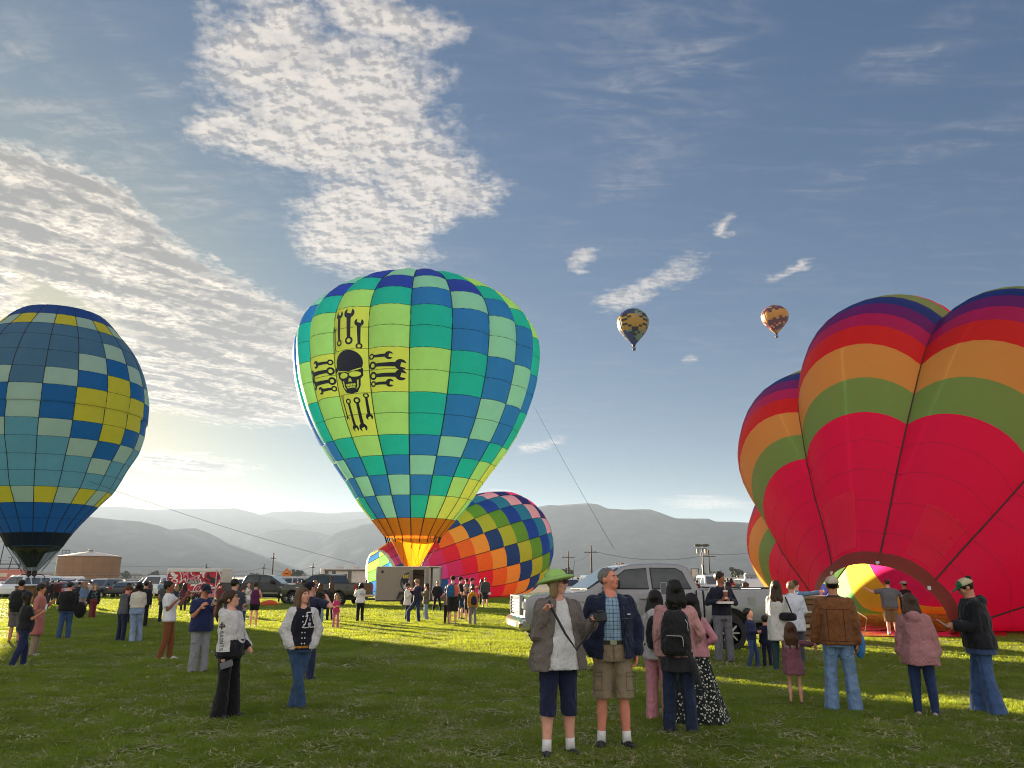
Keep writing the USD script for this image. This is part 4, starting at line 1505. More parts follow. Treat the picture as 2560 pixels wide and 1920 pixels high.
def person(label, px, feet, top, face, sex='m', girth=1.0, skin='fair', hair=('short', 'brown'), R='down', L='down', head=(0, 0), lean=(0, 0), stance=None, knee=(.02, .02), wear=None, hat=None, extra=(), group=None, cat='person', child=False, y=None, hands=(None, None), shoes=(.03, .03, .035), socks=None, glasses=None, H=None, handopt=None, smallhead=1.0, foot_out=12, footrot=(0, 0), shoe_h=1.0, z0=0.0):
    yy = gy(feet) if y is None else y
    x0 = gx(px, yy)
    if H is None:
        H = zat(top, yy) - (0.02 if hat or hair[0] != 'short' else 0.0)
    s = H / 1.75
    az = math.degrees(math.atan2(x0, yy))
    path = thing('person', label, cat, (x0, yy, z0), face - az, group=group)
    vox = float(np.clip(yy * 0.00118, 0.0094, 0.022))
    cv = vox * 1.22
    fem = sex == 'f'
    hs = s * (1 + max(0, 1.62 - H) * 0.50) * smallhead
    drop = (hs / s - 1) * .23                                   # a child's big head sits on lower shoulders
    P = lambda x, y_, z: np.array([x, y_, z]) * s
    lx, ly = lean[0], -lean[1]
    zs = 1 - drop / 1.45                                          # squeeze below the neck

    def sh(z):
        t = np.clip((z / zs - .95) / .48, 0, 1.25)
        return np.array([lx * t, ly * t, 0])

    def J(x, y_, z):
        z = z * zs
        return (np.array([x, y_, z]) + sh(z)) * s
    sw = (.140 if fem else .165) * (.5 + .5 * girth) * (.86 if child else 1)
    SJ = {-1: J(-sw, .005, 1.385), 1: J(sw, .005, 1.385)}
    EL, WR, HD = {}, {}, {}
    for sd, pose in ((-1, R), (1, L)):
        e, w = ARM[pose] if isinstance(pose, str) else pose[:2]
        f3 = lambda v: unit((sd * v[0], -v[1], v[2]))
        EL[sd] = SJ[sd] + f3(e) * .275 * s * zs
        WR[sd] = EL[sd] + f3(w) * .245 * s * zs
        HD[sd] = f3(w)
    st = stance or ((-.11, 0), (.11, 0))
    HJ = {-1: J(-.088, 0, .90), 1: J(.088, 0, .90)}
    AN = {-1: P(st[0][0], -st[0][1], .085), 1: P(st[1][0], -st[1][1], .085)}
    KN = {}
    for i, sd in enumerate((-1, 1)):
        kb = knee[i]
        KN[sd] = HJ[sd] * .46 + AN[sd] * .54 + np.array([0, -1, 0]) * kb * s
    hz = rotm(head[0], head[1], head[2] if len(head) > 2 else 0)
    NK = J(0, .012, 1.475)
    HC = NK + (hz @ np.array([0, -.012, .135])) * hs * .55 + np.array([0, -.006, .135]) * hs * .45 + np.array([0, 0, .004]) * s
    hp = lambda *p: HC + hz @ (np.array(p) * hs)
    pts = np.array(list(SJ.values()) + list(EL.values()) + list(WR.values()) + list(AN.values()) + list(KN.values()) + [HC, P(0, 0, 0)])
    lo, hi = pts.min(0) - .26 * s, pts.max(0) + .26 * s
    lo[2], hi[2] = -.03, H + .10
    wear = wear or {}
    near = vox < .0125
    # ---- the body
    B = Field(lo, hi, vox)
    tr = [(.84, .14, .095), (.95, .15, .10), (1.08, .125, .088), (1.25, .145, .10), (1.36, .15, .092), (1.43, .10, .07), (1.49, .05, .052)]
    B.loft([((z * zs) * s, sh(z * zs)[0] * s, sh(z * zs)[1] * s, rx * s * (.55 + .45 * girth), ry * s * (.6 + .4 * girth)) for z, rx, ry in tr])
    B.cone(J(0, .012, 1.42), hp(0, .018, -.055), .060 * s * (1.1 if not fem else .92), .050 * hs * (1.08 if not fem else .95), .03)
    aw = (.85 if fem else 1.0) * (.6 + .4 * girth) * (.85 if child else 1)
    for sd in (-1, 1):
        B.chain([(SJ[sd], .046 * s * aw), (EL[sd], .036 * s * aw)], .02)
        m = EL[sd] * .7 + WR[sd] * .3
        B.chain([(EL[sd], .036 * s * aw), (m, .037 * s * aw), (WR[sd], .025 * s * aw)], .006)
        calf = KN[sd] * .68 + AN[sd] * .32 + np.array([0, .014 * s, 0])
        lg = (.6 + .4 * girth) * (.85 if child else 1)
        B.chain([(HJ[sd], .072 * s * lg), (KN[sd], .046 * s * lg)], .015)
        B.chain([(KN[sd], .045 * s * lg), (calf, .052 * s * lg), (AN[sd], .032 * s * lg)], .006)
        fa = math.radians(foot_out * sd + footrot[max(sd, 0)])
        B.cone(AN[sd] + P(0, 0, -.03), AN[sd] + P(math.sin(fa) * .07, -math.cos(fa) * .07, -.047), .028 * s, .020 * s, .01)
    # head
    B.ell(hp(0, .014, .034), np.array((.074, .094, .084)) * hs, hz, .02)
    B.ell(hp(0, -.022, -.028), np.array((.058 if fem else .062, .066, .078)) * hs, hz, .02)
    B.ell(hp(0, -.052, -.082), np.array((.026 if fem else .034, .026, .024)) * hs, hz, .025)
    if near:
        B.cone(hp(-.03, -.078, .024), hp(.03, -.078, .024), .011 * hs, .011 * hs, .015)
        for sd in (-1, 1):
            B.ell(hp(sd * .031, -.094, .006), np.array((.017, .014, .010)) * hs, hz, .008, op='sub')
            B.ell(hp(sd * .040, -.062, -.020), np.array((.022, .020, .018)) * hs, hz, .02)
        B.cone(hp(0, -.082, .012), hp(0, -.103, -.022), .008 * hs, .013 * hs, .010)
        B.cone(hp(-.013, -.089, -.027), hp(.013, -.089, -.027), .008 * hs, .008 * hs, .006)
        B.cone(hp(-.018, -.080, -.054), hp(.018, -.080, -.054), .008 * hs, .008 * hs, .008)
    else:
        B.cone(hp(0, -.080, .012), hp(0, -.100, -.022), .012 * hs, .015 * hs, .010)
    for sd in (-1, 1):
        B.ell(hp(sd * .075, .012, -.004), np.array((.013, .024, .032)) * hs, hz, .008)
    # hands
    for i, sd in enumerate((-1, 1)):
        opt = dict(curl=.35, n=None, d=None, show=True)
        opt.update((handopt or {}).get(sd, {}))
        if (R, L)[i] == 'pocket':
            opt['show'] = False
        d = unit(opt['d']) if opt['d'] is not None else HD[sd]
        n = unit(opt['n']) if opt['n'] is not None else np.array([-sd, 0, 0.0])
        n = n - d * (n @ d)
        n = unit(n) if np.linalg.norm(n) > .1 else unit(np.cross(d, [0, 1, 0]))
        t = np.cross(n, d) * (1 if sd < 0 else -1)
        if opt.get('flip'):
            t = -t
        w = WR[sd]
        hsz = s * (.9 if fem else 1.0) * (.9 if child else 1) * (1 if near else 1.15)
        pc = w + d * .05 * hsz
        Rm = np.stack([t, d, n], 1)
        B.ell(pc, np.array((.042, .055, .020)) * hsz, Rm, .012)
        if not opt['show']:
            continue
        fr = .0092 * hsz if near else .011 * hsz
        for j, (off, ln) in enumerate(((.030, .92), (.010, 1.0), (-.010, .95), (-.028, .76))):
            k0 = w + (d * .088 + t * off) * hsz
            ang, p0 = 0.0, k0
            for q, seg in enumerate((.038, .026, .020)):
                ang += opt['curl'] * (1.1, 1.2, .8)[q]
                dd = d * math.cos(ang) + n * math.sin(ang)
                p1 = p0 + dd * seg * ln * hsz
                B.cone(p0, p1, fr * (1.05 - .08 * q), fr * (1 - .1 * q), .003 if near else .006)
                p0 = p1
        tb = w + (d * .025 + t * .030) * hsz
        t1 = tb + (d * .6 + t * .65 + n * .25) * .045 * hsz
        t2 = t1 + (d * .85 + t * (.25 - .5 * opt['curl']) + n * .45) * .032 * hsz
        B.chain([(tb, fr * 1.5), (t1, fr * 1.2), (t2, fr)], .006)
    part(path, 'body', B.mesh(), skin_look(SKIN[skin] if isinstance(skin, str) else skin), smooth=True)
    if near:
        ev, iv = [], []
        for sd in (-1, 1):
            m = trimesh.creation.icosphere(2, .0105 * hs)
            part(path, 'eye', (np.array(m.vertices) + hp(sd * .031, -.0735, .006), np.array(m.faces)), paint((.50, .46, .44), .3), smooth=True)
            m = trimesh.creation.icosphere(1, .0070 * hs)
            part(path, 'iris', (np.array(m.vertices) * [1, .7, 1] + hp(sd * .031, -.0800, .006), np.array(m.faces)), paint((.03, .03, .03), .15), smooth=True)
            part(path, 'eyebrow', tube([hp(sd * .014, -.0905, .023), hp(sd * .032, -.0905, .028), hp(sd * .047, -.080, .023)], .0036 * hs, 5), hair_look(tuple(.6 * c for c in HAIRC[hair[1]])), smooth=True)
        part(path, 'lips', join([tube([hp(-.022, -.083, -.0555), hp(-.006, -.0895, -.0525), hp(.006, -.0895, -.0525), hp(.022, -.083, -.0555)], .0042 * hs, 6), tube([hp(-.019, -.083, -.0575), hp(0, -.0895, -.0595), hp(.019, -.083, -.0575)], .0046 * hs, 6)]), paint(tuple(x * y for x, y in zip(SKIN[skin], (.80, .52, .52))), .4), smooth=True)
    # ---- clothes
    g = girth

    def torso_rows(ease, hem, flare=0.0, top=1.49, cut=None):
        tr = ([(.80, .185, .130), (.88, .188, .132), (.96, .182, .126), (1.08, .150, .112), (1.20, .158, .122), (1.30, .165, .122), (1.38, .158, .104), (1.43, .112, .083), (1.475, .066, .066)] if fem else
              [(.80, .180, .125), (.88, .182, .127), (.96, .176, .122), (1.08, .168, .116), (1.20, .180, .126), (1.30, .195, .130), (1.38, .185, .110), (1.43, .130, .088), (1.475, .075, .072)])
        out = []
        for z, rx, ry in tr:
            gg = g if z < 1.25 else (.5 + .5 * g)
            if child:
                rx, ry = rx * .86 + .012, ry * .95 + .008
            out.append([z, rx * gg + ease, ry * gg + ease])
        rows = []
        zh = hem
        zz = [r[0] for r in out]
        f0 = lambda q: (np.interp(q, zz, [r[1] for r in out]), np.interp(q, zz, [r[2] for r in out]))
        rx, ry = f0(max(hem, .8))
        rows.append((hem, rx + flare, ry + flare))
        for z, rx, ry in out:
            if z > hem + .03:
                t = max(0, 1 - (z - hem) / .35)
                rows.append((z, rx + flare * t, ry + flare * t))
        return [((z * zs) * s, sh(z * zs)[0] * s, sh(z * zs)[1] * s, a * s, b * s) for z, a, b in rows]

    def sleeve(Fd, sd, kind, ease, k=.02, cuff=.0):
        a = aw
        if kind == 'none':
            return
        if kind == 'short':
            e = SJ[sd] + (EL[sd] - SJ[sd]) * .78
            capcone(Fd, SJ[sd], e, (.048 * a + ease) * s, (.052 * a + ease * 1.5) * s, k)
        elif kind == 'half':
            capcone(Fd, SJ[sd], EL[sd], (.056 * a + ease) * s, (.052 * a + ease) * s, k, hi=False)
            capcone(Fd, EL[sd], EL[sd] * .55 + WR[sd] * .45, (.052 * a + ease) * s, (.046 * a + ease * 1.2) * s, .02)
        else:
            capcone(Fd, SJ[sd], EL[sd], (.048 * a + ease) * s, (.043 * a + ease * .9) * s, k, hi=False)
            w = WR[sd] + (WR[sd] - EL[sd]) * .06
            capcone(Fd, EL[sd], w, (.043 * a + ease * .9) * s, (.032 * a + ease * (.7 - cuff)) * s, .008)
            if ease > .015:                     # the cloth bunches at the elbow and above the cuff
                m = EL[sd] * .22 + WR[sd] * .78
                Fd.cone(m, m + (EL[sd] - WR[sd]) * .04, (.038 * a + ease) * s, (.038 * a + ease) * s, .015)

    def upper(name, w, layer=0):
        ease = w.get('ease', .006) + .014 * layer
        Fd = Field(lo, hi, cv)
        hem = w.get('hem', .86)
        Fd.loft(torso_rows(ease, hem, w.get('flare', 0.0)))
        if fem and not child and w.get('bust', 1):
            for sd in (-1, 1):
                Fd.ell(J(sd * .068, -.085, 1.235), np.array((.070, .062, .072)) * s * (.5 + .5 * g), None, .04)
        if g > 1.12:
            Fd.ell(J(0, -.05 * g, 1.03), np.array((.15 * g, .11 * g, .15)) * s, None, .06)
        for sd in (-1, 1):
            sleeve(Fd, sd, w.get('sleeve', 'long'), ease + w.get('sleeve_ease', 0.0))
        if w.get('hood'):
            Fd.ell(J(0, .105, 1.425), np.array((.118, .085, .098)) * s, None, .012)
            Fd.ell(J(0, .06, 1.50), np.array((.07, .06, .05)) * s, None, .01, op='sub')
            Fd.cone(J(-.085, .03, 1.45), J(-.045, -.085, 1.405), .034 * s, .028 * s, .03)
            Fd.cone(J(.085, .03, 1.45), J(.045, -.085, 1.405), .034 * s, .028 * s, .03)
        elif w.get('collar'):
            Fd.loft([((1.43 * zs) * s, sh(1.43)[0] * s, sh(1.43)[1] * s + .006, .088 * s, .082 * s), ((1.495 * zs) * s, sh(1.49)[0] * s, sh(1.49)[1] * s + .012, .074 * s, .072 * s)], .02)
        if w.get('sleeve') == 'none':
            for sd in (-1, 1):
                Fd.cone(SJ[sd] + P(sd * .035, 0, 0), SJ[sd] + P(sd * .05, 0, -.09), .055 * s, .05 * s, .01, op='sub')
        # neck opening
        Fd.ell(J(0, -.03, 1.475 + w.get('neck', 0)), np.array((.062, .075, .05)) * s, None, .01, op='sub')
        if w.get('vneck'):
            Fd.cone(J(0, -.12, 1.46), J(0, -.15, 1.46 - w['vneck']), .05 * s, .012 * s, .005, op='sub')
        if w.get('open'):                       # hangs open in front
            wd = w['open']
            off = w.get('open_x', 0.0)
            sl, X, Y, Z = Fd.sub(lo, hi, 0)
            tt = np.clip((1.47 * s * zs - Z) / (.7 * s), 0, 1)
            half = (wd[0] + (wd[1] - wd[0]) * tt) * s
            cxx = sh(1.2)[0] * s + off * s
            dd = np.maximum(np.abs(X - cxx) - half, Y - (ly * .5 - .02) * s)
            Fd.put(sl, np.broadcast_to(dd, Fd.d[sl].shape), 0.008, 'sub')
        if near:
            Fd.wobble(w.get('fold', .006) * 1.25, (10, 10, 17), len(label) % 13)
        m = Fd.mesh()
        rest = np.ones(len(m[1]), bool)
        for fn, nm, mm in w.get('split', ()):
            c = m[0][m[1]].mean(1)
            if fn == 'sleeve':
                pick = np.zeros(len(c), bool)
                for sd in (-1, 1):
                    ok = (c[:, 0] - sh(1.3)[0] * s) * sd > (sw + w.get('armhole', -.02)) * s
                    dmin = np.full(len(c), 9.0)
                    for a, b in ((SJ[sd], EL[sd]), (EL[sd], WR[sd] + (WR[sd] - EL[sd]) * .2)):
                        t = np.clip(((c - a) @ (b - a)) / ((b - a) @ (b - a)), 0, 1)
                        dmin = np.minimum(dmin, np.linalg.norm(c - a - t[:, None] * (b - a), axis=1))
                    pick |= (dmin < (.072 + ease + w.get('sleeve_ease', 0)) * s) & ok
            else:
                pick = fn(c / s)
            pick &= rest
            if pick.any():
                part(path, nm, compact(m[0], m[1][pick]), mm, smooth=True)
                rest &= ~pick
        return part(path, name, compact(m[0], m[1][rest]), w['m'], smooth=True), m
    out = {}
    bt = wear.get('bottom')
    if bt:
        Fd = Field(lo, hi, cv)
        k = bt['kind']
        ea = bt.get('ease', .006)
        hipr = [(.74, .150, .108), (.82, .172, .122), (.90, .180, .126), (.97, .172, .120), (1.04, .150, .108)] if fem else [(.74, .150, .108), (.82, .168, .118), (.90, .172, .120), (.97, .170, .117), (1.03, .166, .114)]
        if k == 'skirt':
            z1 = bt['hem']
            rw = [(1.05, .135, .105), (.95, .175, .13), (.80, .20, .15), (z1, bt.get('flare', .28), bt.get('flare', .28) * .85)]
            Fd.loft([(z * zs * s, sh(z)[0] * s, sh(z)[1] * s, a * g * s, b * g * s) for z, a, b in rw])
            near_pts = np.argwhere(np.abs(Fd.d) < .06)
            p = Fd.lo + near_pts * Fd.vox
            an = np.arctan2(p[:, 1], p[:, 0])
            Fd.d[tuple(near_pts.T)] += (np.sin(an * 9) * .014 * np.clip((.95 * s - p[:, 2]) / (.6 * s), 0, 1)).astype(np.float32)
        else:
            Fd.loft([(z * zs * s, sh(z)[0] * s, sh(z)[1] * s, (a * g + ea) * s, (b * g + ea) * s) for z, a, b in hipr if z > .78])
            lw = bt.get('legs', 1.0) * (.55 + .45 * g) * (.88 if child else 1)
            for sd in (-1, 1):
                top_ = HJ[sd] + P(0, 0, -.03)
                ea = max(ea, .008)
                if k in ('shorts', 'bermuda'):
                    t = bt.get('to', .42)
                    e = top_ + (KN[sd] - top_) * t if t <= 1 else KN[sd]
                    capcone(Fd, top_, e, (.088 * lw + ea) * s, (.074 * lw + ea * 1.4 + bt.get('flare', .012)) * s, .018)
                elif k == 'capri':
                    capcone(Fd, top_, KN[sd], (.086 * lw + ea) * s, (.064 * lw + ea) * s, .018, hi=False)
                    e = KN[sd] + (AN[sd] - KN[sd]) * .22
                    capcone(Fd, KN[sd], e, (.064 * lw + ea) * s, (.064 * lw + ea) * s, .008)
                else:
                    cuff = bt.get('cuff', .06)
                    capcone(Fd, top_, KN[sd], (.086 * lw + ea) * s, (.061 * lw + ea + .003) * s, .018, hi=False)
                    e = AN[sd] + P(0, .01, -.055 if cuff > .045 else -.02)
                    mid = KN[sd] * .5 + AN[sd] * .5
                    cm = (.064 * lw + ea) * .55 + (cuff) * .45
                    capcone(Fd, KN[sd], mid, (.061 * lw + ea + .003) * s, cm * s, .008, hi=False)
                    capcone(Fd, mid, e, cm * s, cuff * s, .008)
                    cf = KN[sd] * .68 + AN[sd] * .32 + np.array([0, .012 * s, 0])
                    rc = .052 * (.6 + .4 * g) * (.85 if child else 1) + .010
                    Fd.chain([(KN[sd], rc * s), (cf, rc * s), (AN[sd] * .8 + KN[sd] * .2, min(rc, cuff + .012) * s * .85)], .008)
        if near:
            Fd.wobble(bt.get('fold', .005) * 1.3, (11, 11, 19), len(label) % 11)
        bm = Fd.mesh()
        out['bottom_mesh'] = bm
        out['bottom'] = part(path, {'skirt': 'skirt', 'shorts': 'shorts', 'bermuda': 'shorts'}.get(k, 'trousers'), bm, bt['m'], smooth=True)
        if bt.get('belt'):
            rx, ry = (.166 * g + .012) * s, (.114 * g + .012) * s
            a = np.linspace(0, 2 * PI, 41)
            z = 1.005 * zs * s
            c = sh(1.0) * s
            for nm, mm, w0, th, rng_ in (('belt', paint((.012, .011, .011), .35), .019, .006, a), ('buckle', chrome((.5, .45, .38), .25), .021, .012, np.linspace(-PI / 2 - .16, -PI / 2 + .16, 7))):
                ring = np.stack([c[0] + (rx + th) * np.cos(rng_), c[1] + (ry + th) * np.sin(rng_), np.full_like(rng_, z)], 1)
                if g > 1.12:
                    ring[:, 1] = np.where(ring[:, 1] < 0, ring[:, 1] * 1.10, ring[:, 1])
                V = np.concatenate([ring + [0, 0, w0], ring - [0, 0, w0]])
                nn = len(rng_)
                i = np.arange(nn - 1)
                part(path, nm, (V, np.stack([i + nn, i + nn + 1, i + 1, i], 1)), mm, smooth=True)
    for i, nm in enumerate(('top', 'jacket')):
        if wear.get(nm):
            w = wear[nm]
            out[nm] = upper(w.get('name', 'shirt' if nm == 'top' else 'jacket'), w, i)
    # shoes and socks
    for i, sd in enumerate((-1, 1)):
        fa = math.radians(foot_out * sd + footrot[i])
        fd_ = np.array([math.sin(fa), -math.cos(fa), 0])
        an = AN[sd]
        if shoes is not None:
            S = Field(an - .34 * s, an + .34 * s, min(vox, .012))
            fs = s * (.9 if fem else 1.0) * (.95 if child else 1)
            heel, ball, toe = an + fd_ * -.045 * fs, an + fd_ * .09 * fs, an + fd_ * .155 * fs
            heel[2], ball[2], toe[2] = .045 * fs, .036 * fs, .032 * fs
            S.cone(heel, ball, .042 * fs, .046 * fs, .02).cone(ball, toe, .046 * fs, .034 * fs, .02)
            S.cone(heel, np.array([an[0], an[1], .085 * fs * shoe_h]) + fd_ * -.01, .04 * fs, .038 * fs, .02)
            S.plane((0, 0, -1), (0, 0, .004))
            part(path, 'shoe', S.mesh(), shoes if not isinstance(shoes, tuple) else paint(shoes, .55), smooth=True)
            if near:
                so = Field(an - .34 * s, an + .34 * s, .009)
                so.cone(heel * [1, 1, 0] + [0, 0, .012], ball * [1, 1, 0] + [0, 0, .012], .047 * fs, .051 * fs, .01).cone(ball * [1, 1, 0] + [0, 0, .012], toe * [1, 1, 0] + [0, 0, .012], .051 * fs, .038 * fs, .01)
                so.plane((0, 0, 1), (0, 0, .021))
                so.plane((0, 0, -1), (0, 0, .001))
                part(path, 'sole', so.mesh(), paint((.25, .25, .25), .8), smooth=30)
        if socks is not None:
            d = unit(KN[sd] - an)
            part(path, 'sock', tube([an - d * .02, an + d * .05 * s, an + d * .085 * s], [.043 * s * lg, .041 * s * lg, .041 * s * lg], 12), cloth(socks, fold=.004), smooth=True)
    # hair
    hm = hair_look(HAIRC[hair[1]])
    style = hair[0]
    if style != 'bald':
        Fh = Field(np.minimum(hp(0, 0, 0) - .5 * hs, lo), np.maximum(hp(0, 0, 0) + .26 * hs, HC + .2), min(cv, .014)) if style in ('long', 'verylong', 'pony', 'bob', 'wavy') else Field(HC - .2 * hs, HC + .22 * hs, min(cv, .012))
        th = {'short': .012, 'curly': .022, 'buzz': .006}.get(style, .015)
        if hat:
            th = .005
        Fh.ell(hp(0, .018, .036), np.array((.076 + th, .096 + th, .086 + th)) * hs, hz, .0)
        # clear the face
        fn, fc = hz @ unit((0, -.80, -.60)), (hp(0, -.090, .066) if style != 'buzz' else hp(0, -.058, .072))
        Fh.plane(fn, fc)
        Fh.plane(hz @ np.array([0, 0, -1.0]), hp(0, 0, -.075))
        if hat and hat[0] != 'bucket':
            Fh.plane(hz @ np.array([0, 0, 1.0]), hp(0, 0, .052))
        down = np.array([0, 0, -1.0])
        bl = J(0, .11, 1.3)
        if style in ('long', 'verylong', 'wavy'):
            ln = {'long': .30, 'verylong': .46, 'wavy': .26}[style] * hs
            base = hp(0, .055, .0)
            tip = base + down * ln + np.array([0, .055 * s, 0])
            for o in (-.055, -.02, .02, .055):
                a = hp(o * 1.1, .050 - abs(o) * .3, .01)
                b = a + down * ln * (.95 + .1 * math.sin(o * 90)) + hz @ np.array([o * .25, .03, 0]) * s + np.array([0, .035 * s, 0])
                mid = a * .5 + b * .5 + hz @ np.array([o * .2, .02, 0]) * s
                Fh.chain([(a, .046 * hs), (mid, .044 * hs), (b, .026 * hs)], .02)
            if hair[2:] and hair[2] == 'front':
                for o in (-1, 1):
                    a = hp(o * .068, -.01, .02)
                    Fh.chain([(a, .024 * hs), (a + down * .14 * hs + hz @ np.array([o * .012, -.01, 0]) * hs, .028 * hs), (a + down * ln * .9 + hz @ np.array([o * .03, -.045, 0]) * hs, .014 * hs)], .02)
        elif style == 'bob':
            for o in (-.06, -.02, .02, .06):
                a = hp(o * 1.15, .04 - abs(o) * .5, .0)
                Fh.chain([(a, .044 * hs), (a + down * .12 * hs + hz @ np.array([o * .15, 0, 0]) * hs, .036 * hs)], .02)
            if not (hair[2:] and hair[2] == 'back'):
                for o in (-1, 1):
                    a = hp(o * .072, -.012, .02)
                    Fh.chain([(a, .024 * hs), (a + down * .12 * hs, .022 * hs)], .02)
        elif style == 'pony':
            a = hp(0, .105, .05)
            b = hp(0, .165, .0)
            Fh.chain([(a, .026 * hs), (b, .030 * hs), (b + down * .13 * hs + (hz @ np.array([0, .02, 0])) * hs, .028 * hs), (b + down * .25 * hs, .012 * hs)], .015)
        elif style == 'bun':
            Fh.ell(hp(0, .10, .095), np.array((.045, .045, .04)) * hs, None, .01)
        Fh.wobble(.006 if style not in ('curly', 'wavy') else .013, (45, 45, 14) if style not in ('curly',) else (40, 40, 40), 5)
        part(path, 'hair', Fh.mesh(), hm, smooth=True)
    if hat:
        kind, m1, m2 = (hat + (None,))[:3]
        Fh = Field(HC - .26 * hs, HC + .28 * hs, min(cv, .010))
        if kind == 'bucket':
            loc = lambda z, r, y_=0.0: None
            up = hz @ np.array([0, .12, 1.0])
            up = unit(up)
            Fh.cone(hp(0, .012, .085), hp(0, .020, .098), .086 * hs, .074 * hs, .02, flat=(up, .55))
            Fh.ell(hp(0, .014, .075), np.array((.098, .114, .070)) * hs, hz, .02)
            Rb = hz @ rotm(0, 9)
            Fh.ell(hp(0, .012, .036), np.array((.178, .192, .034)) * hs, Rb, .012)
            Fh.ell(hp(0, .012, -.02), np.array((.165, .180, .062)) * hs, Rb, .0, op='sub')
            Fh.ell(hp(0, .012, .03), np.array((.088, .105, .075)) * hs, hz, .0, op='sub')
        elif kind in ('cap', 'cap_back'):
            Fh.ell(hp(0, .014, .052), np.array((.090, .110, .082)) * hs, hz, 0)
            Fh.plane(hz @ unit((0, -.12, -1)), hp(0, 0, .040))
        elif kind == 'beanie':
            Fh.ell(hp(0, .016, .046), np.array((.088, .108, .092)) * hs, hz, 0)
            Fh.plane(hz @ unit((0, -.2, -1)), hp(0, 0, .018))
        part(path, 'hat', Fh.mesh(), m1, smooth=True)
        if kind in ('cap', 'cap_back'):
            V = Field(HC - .26 * hs, HC + .28 * hs, min(cv, .010))
            V.ell(hp(0, -.105, .044), np.array((.072, .085, .012)) * hs, hz @ rotm(0, -8), 0)
            V.ell(hp(0, .014, .04), np.array((.082, .100, .09)) * hs, hz, .0, op='sub')
            part(path, 'visor', V.mesh(), m2 or m1, smooth=True)
            if hat[3:]:
                V = Field(HC - .26 * hs, HC + .28 * hs, min(cv, .010))
                V.ell(hp(0, .012, .053), np.array((.0925, .1125, .084)) * hs, hz, 0)
                V.plane(hz @ unit((0, -.12, -1)), hp(0, 0, .042))
                V.plane(hz @ np.array([0, 1.0, 0]), hp(0, -.025, 0))
                part(path, 'cap_front', V.mesh(), hat[3], smooth=True)
    if glasses:
        gm = paint((.015, .012, .012), .3)
        for sd in (-1, 1):
            c = hp(sd * .032, -.100, .006)
            u, w_ = hz @ np.array([1.0, 0, 0]), hz @ np.array([0, 0, 1.0])
            a = np.linspace(0, 2 * PI, 17)
            rr = np.array([c + u * math.cos(t) * .026 * hs + w_ * math.sin(t) * .019 * hs for t in a])
            part(path, 'glasses_frame', tube(rr, .0028 * hs, 5, caps=False), gm, smooth=True)
            part(path, 'temple', tube([hp(sd * .057, -.098, .010), hp(sd * .074, -.05, .010), hp(sd * .080, .012, .006)], .0028 * hs, 5), gm, smooth=True)
            if glasses == 'sun':
                f = np.array([(16, i, i + 1) for i in range(15)])
                vv = np.vstack([rr[:16], c[None]])
                part(path, 'lens', (np.vstack([vv]), np.array([(16, i, (i + 1) % 16) for i in range(16)])), glass((.02, .012, .008), .05))
        part(path, 'bridge', tube([hp(-.008, -.103, .009), hp(.008, -.103, .009)], .0026 * hs, 5), gm)
    a_ = math.radians(face - az)
    Rw = np.array([[math.cos(a_), -math.sin(a_), 0], [math.sin(a_), math.cos(a_), 0], [0, 0, 1]])
    return dict(path=path, s=s, loc=np.array([x0, yy, z0]), rot=face - az, W=lambda p: np.array([x0, yy, z0]) + Rw @ np.asarray(p, float), WR=WR, EL=EL, SJ=SJ, HD=HD, J=J, hp=hp, hz=hz, out=out, Rw=Rw, HC=HC, KN=KN, AN=AN, near=near, vox=vox)


def decal(parent, name, poly, target, o, u, w, m, lift=.004, seg=.02):
    """lays flat shapes (metres, in the plane of u and w at o) on a garment"""
    u, w = unit(u), unit(w)
    n = np.cross(u, w)
    poly = shapely.segmentize(poly, seg)
    tm = trimesh.Trimesh(*target, process=False)
    ms = []
    for pg in getattr(poly, 'geoms', [poly]):
        e = trimesh.creation.extrude_polygon(pg, 1.0, engine='earcut')
        v, f = np.array(e.vertices), np.array(e.faces)
        f = f[(np.abs(v[f][:, :, 2] - 1) < 1e-6).all(1)]
        t2 = trimesh.Trimesh(v, f, process=True).subdivide_to_size(seg * 1.5, max_iter=8)
        v, f = np.array(t2.vertices), np.array(t2.faces)
        p = np.asarray(o) + v[:, :1] * u + v[:, 1:2] * w
        loc, ir, _ = tm.ray.intersects_location(p + n * .25, np.tile(-n, (len(p), 1)), multiple_hits=False)
        depth = np.full(len(p), np.nan)
        depth[ir] = .25 - np.linalg.norm(loc - (p[ir] + n * .25), axis=1)
        if np.isnan(depth).all():
            continue
        depth = np.where(np.isnan(depth), np.nanmedian(depth), depth)
        ms.append((p + n * (depth + lift)[:, None], f))
    if ms:
        part(parent, name, join(ms), m)


def text_shape(text, h):
    """lettering as flat shapes, lower left corner at the origin"""
    m = meshkit.text_mesh(text, h, 1.0)
    v, f = np.array(m.vertices), np.array(m.faces)
    f = f[(np.abs(v[f][:, :, 2] - 1) < 1e-6).all(1)]
    return shapely.union_all([Polygon(v[t][:, :2]).buffer(h * .004) for t in f])


